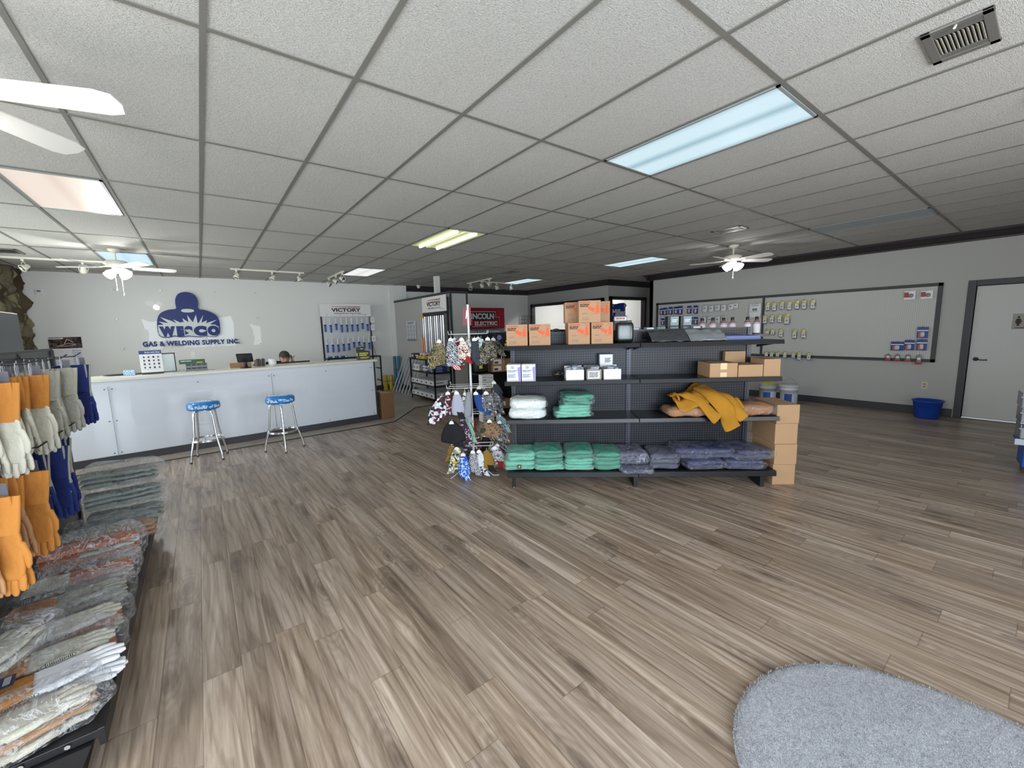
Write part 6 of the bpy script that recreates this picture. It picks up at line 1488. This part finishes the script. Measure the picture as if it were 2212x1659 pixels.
packet('blue', 1.295, 1.23, 1.05, 'blue blister card, right of three in the lower right', 'blue cards at right', .12)
for i, (y, a, b) in enumerate([(1.69,.98,.86),(1.57,.98,.86),(1.44,.98,.86),(1.31,.98,.82)]): packet('red', y, a, b, 'small red and grey packet on the lower frame rail, %s from left' % wd2[i], 'red packets', .09, 9.345)
t = thing('wall_outlet', 'beige electrical outlet on the right wall below pegboard', 'outlet', (XR-.006, 1.22, .475)); MB().box(0,-.036,-.058,.006,.036,.058).build('plate', mat('outlet_beige', (206,196,170), .5), t, bevel=.002)
mb = MB()
for z in (-.022,.022): mb.box(-.002,-.016,z-.014,.0,.016,z+.014)
mb.build('socket', mat('outlet_dark', (150,140,118), .5), t)
# blue tub and pails on the floor
t = thing('plastic_tub', 'blue plastic tub on the floor beside the restroom door', 'tub', (9.10, 1.12, 0)); MB().lathe([(.0,.004),(.13,.0),(.145,.02),(.172,.26),(.186,.265),(.186,.285),(.168,.282),(.14,.03),(.0,.02)], 36, cap=False).build('tub_body', mat('tub_blue', (20,66,168), .4), t)
mb = MB(); mb.tube([(.13,.11,.27),(.155,.135,.275),(.17,.10,.27)], .012, 8); mb.build('rim_handle', mat('tub_blue', (20,66,168), .4), t)
def pail(label, x, y, clear):
    t = thing('pail', label, 'bucket', (x, y, 0), rad(-40), 'white five-gallon pails')
    m_ = mat('pail_clear', (168,176,180), .3) if clear else mat('pail_white', (212,216,220), .35)
    MB().lathe([(.0,.0),(.132,.0),(.137,.01),(.146,.28),(.152,.28),(.152,.30),(.147,.305),(.149,.34),(.152,.345),(.152,.36)], 36).build('pail_body', m_, t)
    if not clear: MB().lathe([(.0,.378),(.12,.378),(.135,.372),(.158,.375),(.160,.345),(.156,.345)], 36, cap=False).build('lid', m_, t)
    else:
        mb = MB()
        for i in range(5): mb.blob(-.08+.04*i,.01*(-1)**i,.365,.05,.05,.025,.6,.6,seed=i,amp=.015,fr=20,nu=18,nv=10)
        mb.build('yellow_packets', mat('contents_yellow', (196,180,60), .4, var=.3, vscale=30), t)
    mb = MB(); mb.tube([(-.158,0,.30),(-.15,.0,.38),(-.08,.0,.47),(0,0,.50),(.08,0,.47),(.15,0,.38),(.158,0,.30)], .0025, 6); mb.build('bail_handle', M_steel, t)
    vs = []; fs = []; n = 14
    for z, r in ((.05,.1395),(.23,.1455)):
        for k in range(n+1): a = rad(-150+120*k/n); vs.append((r*math.cos(a), r*math.sin(a), z))
    for k in range(n): fs.append((k,k+1,n+2+k,n+1+k))
    mb = MB(); mb.add(vs, fs, True); lb = mb.build('label', mat('pail_label', (196,204,220), .5), t)
    mb = MB(); vs = []; fs = []
    for z, r in ((.06,.141),(.22,.1465)):
        for k in range(5): a = rad(-150+50*k/4); vs.append((r*math.cos(a), r*math.sin(a), z))
    for k in range(4): fs.append((k,k+1,6+k,5+k))
    mb.add(vs, fs, True); mb.build('blue_panel', mat('label_blue', (30,74,150), .5), lb)
pail('white lidded pail with blue label on the floor by the right wall', 8.88, 2.98, False); pail('clear-sided pail topped with yellow packets beside the white pail', 8.86, 3.34, True)
# ---- blue bin stand cut off by the right picture edge
t = thing('bin_stand', 'blue rolling stand with clear plastic bins at the right edge', 'stand', (6.45, .10, 0), rad(8))
M_bst = mat('stand_blue', (24,86,190), .35); M_bin = mat('bin_clear', (150,158,166), .15, spec=.8)
MB().box(.02,-.62,.06,.34,-.02,.30).build('stand_body', M_bst, t, bevel=.01)
MB().box(-.01,-.66,.30,.36,.02,.335).build('top_tray', M_bst, t, bevel=.006)
MB().box(-.03,-.66,.30,-.015,.05,.36).build('front_lip', mat('lip_white', (196,204,220), .4), t, bevel=.003)
for k in range(3):
    b = mat('bin_clear', (150,158,166), .15, spec=.8)
    mb = MB(); z0 = .36+.15*k; x0 = .0+.06*k; mb.box(x0,-.62,z0,x0+.006,.02,z0+.10); mb.box(x0,-.62,z0,x0+.30,-.614,z0+.14); mb.box(x0,.014,z0,x0+.30,.02,z0+.14); mb.box(x0,-.62,z0,x0+.30,.02,z0+.005); mb.box(x0-.006,-.63,z0+.095,x0+.012,.03,z0+.108)
    bb = mb.build('clear_bin', b, t)
    mb = MB()
    for q in range(10): mb.blob(x0+.10+.03*(q%3), -.05-.055*q, z0+.03, .04,.02,.02,.5,.5,seed=q,amp=.01,fr=30,nu=12,nv=6)
    mb.build('metal_fittings', M_steel, bb)
for x in (.04,.30):
    for y in (-.58,-.06): mb = MB(); mb.at(x,y,.03,rx=PI/2); mb.lathe([(.03,-.012),(.03,.012)], 16); mb.build('caster', M_blackp, t)
# ---- rug
rug = thing('shag_rug', 'pale grey shaggy rug with rounded end at bottom right', 'rug', (1.9, 0, 0))
RP = [(1.27,.30),(1.33,.48),(1.42,.575),(1.52,.63),(1.63,.66),(1.77,.672),(1.93,.642),(2.06,.585),(2.18,.49),(2.28,.36),(2.345,.19),(2.375,.06),(2.38,-.07),(2.36,-.6),(2.3,-1.1),(2.0,-1.45),(1.6,-1.4),(1.3,-1.0),(1.2,-.4)]
RPs = [(x-1.9, y) for x, y in smooth_loop(RP, 2)]
def rugmat():
    t = NT('rug_pile'); _, v = t.sep(); n1 = t.noise(v, 240, 3, .7, .8); n2 = t.noise(v, 5, 3); n3 = t.noise(v, 90, 3, .6, 1.2)
    h = t.math('ADD', n1, n3); c = t.ramp(h, [(.55, srgb(160,162,172)), (.95, srgb(218,222,234)), (1.3, srgb(240,242,250))])
    c = t.mix(.5, c, t.ramp(n2, [(.35,(.84,.84,.86,1)),(.65,(1,1,1,1))]), 'MULTIPLY')
    t.l(c, t.p.inputs['Base Color']); t.p.inputs['Roughness'].default_value = 1; t.p.inputs['Specular IOR Level'].default_value = .05; t.p.inputs['Sheen Weight'].default_value = .3
    t.bump(h, 1.0, .02); return t.m
M_rug = rugmat()
mb = MB(); n = len(RPs); cx, cy = -.05, -.35
rings = [(1.0,.002),(1.0,.014),(.985,.021),(.95,.022),(.8,.022),(.6,.022),(.4,.022),(.2,.022)]
vs = [(cx+(x-cx)*s, cy+(y-cy)*s, z) for s, z in rings for x, y in RPs]+[(cx,cy,.022)]
fs = [(i*n+k, i*n+(k+1)%n, (i+1)*n+(k+1)%n, (i+1)*n+k) for i in range(len(rings)-1) for k in range(n)]+[((len(rings)-1)*n+k, (len(rings)-1)*n+(k+1)%n, len(rings)*n) for k in range(n)]
mb.add(vs, fs, True); mb.build('pile', M_rug, rug)
mb = MB(); rr = random.Random(4)
def inside(x, y):
    c = False; j = n-1
    for i in range(n):
        xi, yi = RPs[i]; xj, yj = RPs[j]
        if (yi > y) != (yj > y) and x < (xj-xi)*(y-yi)/(yj-yi)+xi: c = not c
        j = i
    return c
vs = []; fs = []; cnt = 0
while cnt < 42000:
    x = rr.uniform(-.7,.5); y = rr.uniform(-.35,.70)
    if not inside(x, y): cnt += 0; continue
    cnt += 1; a = rr.uniform(0, 2*PI); l_ = rr.uniform(.004,.010); w_ = .0016; dx, dy = rr.uniform(-.006,.006), rr.uniform(-.006,.006); b = len(vs)
    vs += [(x-w_*math.cos(a), y-w_*math.sin(a), .018), (x+w_*math.cos(a), y+w_*math.sin(a), .018), (x+dx, y+dy, .021+l_)]; fs.append((b,b+1,b+2))
mb.add(vs, fs, False); tf = mb.build('tufts', M_rug, rug); tf['kind'] = 'stuff'
# ================================================================ CAP RACK
CX, CY = 2.31, 3.81
CR = rad(-37)                       # local x runs across the picture, local -y towards the camera
rkc = thing('cap_rack', 'white wire floor rack hung with patterned welding caps beside the gondola', 'rack', (CX, CY, 0), CR)
M_wire = mat('wire_white', (222,224,220), .35)
mb = MB(); mb.tube([(0,0,.05),(0,0,1.86)], .013, 14); mb.build('pole', M_wire, rkc)
mb = MB()
for a in (30, 150, 210, 330):
    c, s = math.cos(rad(a)), math.sin(rad(a)); mb.tube([(0,0,.16),(.05*c,.05*s,.12),(.25*c,.25*s,.008),(.30*c-.04*s,.30*s+.04*c,.006)], .005, 8)
mb.build('base_legs', M_wire, rkc)
def tier(z, w_, d_):
    mb = MB()
    mb.tube([(-w_,-d_,z),(w_,-d_,z),(w_,d_,z),(-w_,d_,z)], .0035, 6, closed=True); mb.tube([(-w_,0,z),(w_,0,z)], .004, 6); mb.tube([(0,-d_,z),(0,d_,z)], .004, 6)
    for sx in (-1,1):
        for sy in (-1,1): mb.tube([(sx*w_,sy*d_,z),(sx*(w_+.006),sy*d_,z+.035)], .003, 5)
    mb.build('hanger_arm', M_wire, rkc)
tier(1.55, .20, .02+.10); tier(.985, .24, .15); tier(.70, .20, .12); tier(.345, .22, .13)
t_ = MB().box(-.055,-.008,1.64,.03,-.002,1.83).build('sign_card', mat('sign_maroon', (128,40,52), .4), rkc); MB().prism_y([(-.028,1.71),(-.018,1.71),(-.014,1.735),(-.006,1.735),(-.004,1.70),(.006,1.70),(-.006,1.80),(-.016,1.80)], -.0095, -.008).build('sign_mark', M_letter, rkc)
P = pattern_mat
_P = P
P = lambda n, k, c, sc_=14: _P(n, k, c, sc_*1.45)
PM = dict(
 camo=P('print_camo','camo',[(58,64,44),(128,120,84),(86,66,48),(160,150,112),(40,44,36)],11), bw=P('print_bw_lines','stripes',[(20,22,30),(200,204,212)],16),
 paisley=P('print_paisley','cells',[(120,30,40),(30,26,40),(210,200,200),(60,50,60)],26), redwhite=P('print_red_white','camo',[(120,24,30),(230,214,200),(40,24,36)],20), red=mat('cap_red',(156,20,30),.85),
 dots=P('print_red_dots','checks',[(176,24,34),(236,226,224)],18), charcoal=mat('cap_charcoal',(58,60,68),.9,bump=.2), blue=mat('cap_blue',(28,66,130),.9,bump=.2), teal=P('print_teal','camo',[(30,132,104),(220,236,228),(20,110,90)],12),
 tancamo=P('print_tan_camo','camo',[(24,26,28),(130,122,104),(40,38,38),(168,158,134)],13), geo=P('print_geo','cells',[(226,226,230),(90,36,46),(30,28,38),(200,200,210)],15), greyl=mat('cap_pale_grey',(168,172,190),.9,var=.06,bump=.2), cream=P('print_cream','stripes',[(206,208,190),(52,48,46)],7),
 grey=mat('cap_mid_grey',(140,142,152),.9,bump=.2), whcamo=P('print_white_camo','camo',[(210,212,216),(60,60,60),(130,130,134),(30,32,34),(150,90,80)],12), black=mat('cap_black',(16,16,22),.85,bump=.2), floral=P('print_dark_floral','cells',[(24,26,44),(60,60,90),(170,160,170),(90,30,44)],30), mint=mat('cap_mint',(140,182,160),.85),
 rust=P('print_rust','camo',[(30,16,14),(140,50,24),(70,24,16),(186,110,70)],20), forest=P('print_forest','camo',[(52,54,40),(110,104,76),(150,110,80),(38,36,30),(180,176,150)],12), tealchk=P('print_teal_check','checks',[(20,60,72),(190,214,216)],26), net=P('print_gold_net','checks',[(196,150,50),(22,20,22)],34),
 yflor=P('print_yellow_floral','cells',[(206,176,44),(226,226,224),(40,40,44),(110,140,160)],26), bflor=P('print_blue_floral','cells',[(34,80,190),(120,170,230),(200,220,240),(40,90,200)],36), green=mat('cap_green_plain',(20,80,52),.85), bwst=P('print_bw_stripes','stripes',[(24,24,30),(206,208,214)],26), wblk=P('print_white_black','camo',[(222,224,228),(214,216,224),(26,26,34)],14), gcamo=P('print_grey_camo','camo',[(50,52,56),(140,142,150),(210,210,214),(30,30,34)],14), gstr=P('print_grey_stripe','stripes',[(60,64,84),(170,174,190)],8))
def cap(label, x, d, z, w_, h_, pm, brim, side=1, th=.045, rz=0, ry=0, card=True):
    """folded cap hung by its crown; x across, d depth (neg = towards camera), z top"""
    L_ = Matrix.Translation((CX, CY, 0)) @ Matrix.Rotation(CR, 4, 'Z') @ Vector((x, d, z))
    t = thing('welding_cap', label, 'cap', tuple(L_), CR+rz, 'welding caps on the wire rack')
    def f(u, v):
        k = .20+.80*math.sin(min(1, v*1.12)*PI/2)**.75; a = 2*PI*u
        fl = 1+.10*math.sin(a*3+w_*60)*v
        return (w_/2*k*math.cos(a)*fl + ry*v*h_, th*(.35+.65*v)*math.sin(a)*(1+.25*math.sin(a*4+z*30)*v), -.012-h_*v+.012*math.cos(a*2)*v)
    mb = MB(); mb.grid(f, 36, 16); c = mb.build('crown', PM[pm], t, solid=.002)
    # curved brim folded down from the hem on one side
    def g(u, v):
        a = (u-.5)*2.2; r = .055*v
        return (side*(w_*.10+w_*.36*math.cos(a)*.4+ r*.9*math.cos(a)) + ry*h_ + w_*.42*math.sin(a)*.55, -th*.9-.012*v+.03*math.sin(a)*0, -h_+.012-r*1.25-.006*math.cos(a*2))
    MB().grid(g, 16, 6).build('brim', PM[brim or pm], t, solid=.003)
    mb = MB(); mb.tube([(0,0,-.022),(0,0,.006),(0,.008,.012),(0,.012,.0)], .0018, 5); mb.build('clip', M_wire, t)
    if card: mb = MB(); mb.prism_y([(-.026,-.036),(.026,-.036),(.022,-.014),(.008,-.002),(-.008,-.002),(-.022,-.014)], -th*.5-.004, -th*.5-.002); mb.build('size_card', M_paper, t)
    return t
k = .00497
def C(label, x0, x1, y0, y1, pm, brim=None, side=1, d=0, ry=0, card=True, th=.04, z=None):
    xc = (x0+x1)/2; zt = .95-(y0-840)*.00507; sc_ = 1+(-d)*.0
    cap(label, (xc-1018+(zt-.95)*-8)*k, d, zt+.01, (x1-x0)*k*1.3, (y1-y0)*.00507*.98, pm, brim, side, th, 0, ry, card)
C('woodland camo cap with white card, far left of the top tier', 948,977,733,783,'camo','camo',-1,-.13,-.15)
C('red cap brim with white dots peeking below the top tier left', 968,990,748,786,'bw','dots',1,-.09,.2,False)
C('black and white lined cap on the top tier, left part', 976,998,730,776,'bw',None,1,-.13,.05)
C('dark paisley cap on the top tier just left of the pole', 990,1008,732,776,'paisley',None,1,-.10,0,False)
C('maroon and white flame cap with plain red brim on top tier', 1000,1020,730,772,'redwhite','red',1,-.14,.10)
C('dark cap right of the pole on top tier, narrow edge view', 1020,1029,732,776,'camo','black',1,.0,0,False,.02)
C('blue cap squeezed between dark and charcoal ones on top tier', 1024,1032,733,772,'blue',None,1,.03,0,False,.02)
C('charcoal cap with small white label on the top tier', 1027,1045,731,778,'charcoal',None,1,-.10,-.05)
C('teal and white cap on the top tier', 1040,1058,731,772,'teal',None,-1,-.05,.10,False)
C('tan and black camo cap at the right end of top tier', 1050,1078,731,776,'tancamo',None,-1,-.10,.05)
C('second tan camo cap behind, far right of the top tier', 1062,1086,733,762,'tancamo',None,1,.08,.3)
C('maroon and dark print cap, far left of second tier', 955,985,842,892,'paisley','geo',-1,-.10,-.25)
C('geometric white print cap low at far left of second tier', 944,972,848,898,'geo','geo',-1,-.16,-.25,False)
C('pale grey cap with white top in second tier left', 980,1001,840,887,'greyl','black',1,-.16,0)
C('cream striped cap second tier, narrow', 1000,1013,840,882,'cream',None,1,-.12,0,False,.03)
C('mid grey cap hanging long in the second tier centre', 1008,1023,841,897,'grey',None,1,-.15,-.1,False)
C('plain blue cap with wide brim in second tier', 1021,1041,842,880,'blue','blue',1,-.16,.35)
C('white and grey camo cap right of the blue one', 1037,1068,842,884,'whcamo',None,1,-.16,.1)
C('white and grey camo cap behind at right of second tier', 1052,1082,846,884,'whcamo',None,1,-.06,.1,False)
C('charcoal cap at the right end of second tier', 1058,1078,828,858,'charcoal',None,1,.12,.2)
C('dark cap at the rear of second tier behind the bar', 998,1012,838,868,'floral',None,1,.12,0,False)
C('green camo cap at the rear of second tier', 1046,1062,836,864,'forest',None,1,.12,0,False)
C('plain black wide cap with white card, left of third tier', 954,994,903,948,'black',None,1,-.15,.05,True,.05)
C('dark floral cap beside the plain black cap in third tier', 985,1005,900,952,'floral',None,1,-.10,.15,False)
C('mint green cap seen edge-on in third tier', 994,1010,899,946,'mint',None,1,-.05,.2,False,.02)
C('rust and black cap behind the mint one in third tier', 988,1018,893,926,'rust',None,1,.05,.05,False)
C('large forest camo cap right of the pole in third tier', 1036,1074,903,938,'forest','whcamo',1,-.13,.1,True,.05)
C('teal checked cap at the right end of third tier', 1064,1086,898,928,'tealchk',None,1,.02,.3)
C('gold net print cap, far left of the lowest tier', 962,981,952,984,'net',None,-1,-.06,-.1)
C('yellow floral cap at left of the lowest tier', 968,992,960,1006,'yflor',None,-1,-.14,-.1)
C('bright blue floral cap hanging lowest, left of the pole', 984,1003,971,1020,'bflor','bflor',1,-.19,0)
C('green plain cap behind the blue floral one in lowest tier', 998,1008,962,990,'green',None,1,.0,0,False,.02)
C('black and white striped cap in the lowest tier', 1004,1024,968,1012,'bwst',None,1,-.15,.05)
C('white cap with black spots in the lowest tier', 1020,1036,966,1012,'wblk',None,1,-.17,.15)
C('gold net print cap right of the pole in lowest tier', 1033,1055,967,1003,'net','black',1,-.16,.05,False)
C('grey camo cap with red brim in the lowest tier', 1046,1078,962,998,'gcamo','red',1,-.12,.15)
C('grey striped cap at the right end of lowest tier', 1068,1092,962,990,'gstr',None,1,-.02,.3,False)
C('dark patterned cap at the rear of lowest tier', 1012,1030,950,985,'paisley',None,1,.12,0,False)
C('black cap at the rear of lowest tier near the pole', 1030,1050,948,984,'black',None,1,.12,0,False)


for q, (lb, x0, x1, y0, y1, pm, br, d, ry, th) in enumerate((
 ('dark plum print cap squeezed behind the paisley one, top tier', 984, 1000, 731, 775, 'floral', None, -.03, .05, .03),
 ('striped cream cap edge on the top tier beside the pole', 1014, 1024, 731, 774, 'cream', None, -.08, .05, .02),
 ('grey camo cap on the top tier just right of the pole', 1018, 1030, 731, 776, 'gcamo', 'black', -.10, .0, .03),
 ('navy floral cap between teal and charcoal ones, top tier', 1036, 1048, 730, 770, 'floral', None, .02, .05, .03),
 ('red and white print cap low in the top tier, leftward', 976, 996, 742, 784, 'redwhite', 'red', -.04, .15, .03),
 ('dark print cap behind the pale grey one, second tier', 970, 990, 840, 880, 'paisley', None, .02, .0, .04),
 ('black cap rear of second tier right of the pole', 1024, 1044, 838, 872, 'black', None, .10, .0, .04),
 ('charcoal cap in second tier left of the white camo one', 1040, 1056, 840, 880, 'charcoal', None, -.02, .0, .04),
 ('maroon print cap low behind the mint one, third tier', 996, 1014, 906, 948, 'paisley', None, -.02, .1, .03),
 ('camo cap low right of the pole in third tier', 1066, 1084, 910, 948, 'whcamo', None, -.05, .2, .04),
 ('floral cap beside the green one in the lowest tier', 990, 1004, 958, 1000, 'floral', None, -.04, .0, .04),
 ('camo cap edge right of the gold net one, lowest tier', 1044, 1060, 960, 1000, 'camo', None, -.06, .1, .04),
 ('red plain cap edge behind grey camo in lowest tier', 1060, 1074, 962, 1000, 'red', None, -.04, .3, .03))):
    C(lb, x0, x1, y0, y1, pm, br, 1, d, ry, q % 3 == 0, th)
# ================================================================ SHELVING BEHIND THE CAP RACK
bs = thing('display_shelf', 'black shelving with welding goods behind the cap rack', 'shelf', (3.70, 5.95, 0), rad(-12))
MB().box(0,.32,0,1.5,.36,1.52).build('back_panel', M_pegdark, bs); 
for x in (0, .74, 1.47): MB().box(x,.30,0,x+.03,.36,1.54).build('upright', M_black, bs)
for z, d0 in ((.84,0),(.16,-.05),(.47,.05)): MB().box(0,d0,z-.03,1.5,.32,z).build('shelf', M_navyblack, bs, bevel=.002)
MB().box(0,.28,.88,1.5,.318,1.50).build('dark_backer', mat('backer', (14,14,20), .5), bs)
def S(x, y, z):
    a = rad(-12); return (3.70+x*math.cos(a)-y*math.sin(a), 5.95+x*math.sin(a)+y*math.cos(a), z)
def gunbox(label, x, z, w_=.23, h_=.115):
    t = thing('cardboard_box', label, 'box', S(x,.01,z), rad(-12), 'cartons with grey machine pictures'); MB().box(0,0,0,w_,.22,h_).build('carton', M_card, t, bevel=.002); MB().box(.02,-.001,.02,w_*.72,0,h_-.015).build('paper_label', M_paper, t)
    MB().blob(w_*.3,-.001,h_*.42,w_*.17,.002,h_*.17,.6,.6,nu=14,nv=6).build('picture', mat('pic_dark', (70,70,70), .5), t)
gunbox('brown carton with machine picture, lower left behind the cap rack', .33, .841); gunbox('brown carton with machine picture, lower right behind the cap rack', .565, .841); gunbox('brown carton with machine picture, upper one behind the cap rack', .34, .957)
t = thing('cardboard_box', 'plain brown carton right of the upper picture carton', 'box', S(.575,.02,.957), rad(-12), 'plain carton behind the caps'); MB().box(0,0,0,.22,.2,.105).build('carton', M_carddark, t, bevel=.002)
t = thing('helmet_box', 'dark blue welding helmet box at the shelf top behind the caps', 'box', S(.40,.02,1.22), rad(-12)); MB().box(0,0,0,.46,.26,.30).build('carton', mat('box_navyblack', (18,20,34), .4), t, bevel=.003)
mb = MB(); mb.M = Matrix.Translation((.08,-.001,.22)) @ Matrix.Rotation(PI/2,4,'X'); mb.lathe([(.0,0),(.045,.001)], 20, cap=False); mb.lathe([(.045,.001),(.045,0)], 20, cap=False); mb.build('round_badge', mat('badge_lilac', (130,140,196), .4), t)
marks('print', M_letter, t, (.20,0,.16), .18, .03, 1, 2); mb = MB(); mb.box(.18,-.0015,.07,.40,0,.11); mb.build('yellow_strip', M_yel, t)
MB().box(0,.0,1.19,1.5,.32,1.215).build('shelf', M_navyblack, bs)
t = thing('clamp_tool', 'pair of steel locking tongs hanging from the shelf behind caps', 'tool', S(.52,-.02,1.19), rad(-12)); mb = MB(); mb.tube([(-.012,0,0),(-.02,0,-.08),(-.035,0,-.15)], [.009,.010,.006], 8); mb.tube([(.012,0,0),(.02,0,-.08),(.03,0,-.16)], [.009,.010,.006], 8); mb.blob(0,0,.0,.022,.01,.03,.8,.8,nu=14,nv=8); mb.build('tongs', M_steel, t)
for i, (x, z, n_) in enumerate(((.04,.17,'lowest'),(.05,.36,'middle'),(.06,.55,'topmost'))):
    t = thing('white_carton', 'white printed carton behind the cap rack, %s of the stack' % n_, 'box', S(x,-.16,z-.16), rad(-12), 'white printed cartons stacked behind caps'); MB().box(0,0,0,.22,.16,.185).build('carton', M_paper, t, bevel=.002)
    mb = MB()
    for q in range(4): mb.box(.02,-.001,.03+.04*q,.08,0,.045+.04*q); mb.box(.10,-.001,.035+.04*q,.20,0,.040+.04*q)
    mb.build('print_lines', M_grey_ink, t)
for i, (x, z) in enumerate(((.02,.60),(.03,.70))):
    t = thing('white_carton', 'white printed carton raised above the stack, %s one' % ['under','top'][i], 'box', S(.06,-.16,.575+.125*i), rad(-12), 'white printed cartons stacked behind caps'); MB().box(0,0,0,.21,.16,.12).build('carton', M_paper, t, bevel=.002)
    mb = MB(); mb.box(.02,-.001,.03,.08,0,.045); mb.box(.10,-.001,.07,.20,0,.076); mb.box(.02,-.001,.08,.08,0,.09); mb.build('print_lines', M_grey_ink, t)
t = thing('tool_bag', 'black tool bag with yellow flash on the shelf left of cartons', 'bag', S(.14,.10,.841), rad(-12)); MB().blob(.0,.0,.12,.12,.10,.12,.5,.5,3,.012,10,nu=28,nv=14).build('bag_body', M_blackp, t); MB().box(-.06,-.102,.08,-.0,-.098,.16).build('yellow_panel', M_yel, t)
t = thing('welder_unit', 'grey welding power unit on the shelf behind the caps', 'welder', S(.27,.20,.841), rad(-12)); bpy.data.objects.remove(t)
t = thing('bagged_item', 'clear-bagged carton on the low shelf behind the gondola end', 'carton', S(.42,.02,.171), rad(-12)); MB().box(0,0,0,.24,.24,.17).build('carton', M_carddark, t, bevel=.003); MB().box(.03,-.001,.05,.15,0,.13).build('paper_label', M_paper, t)
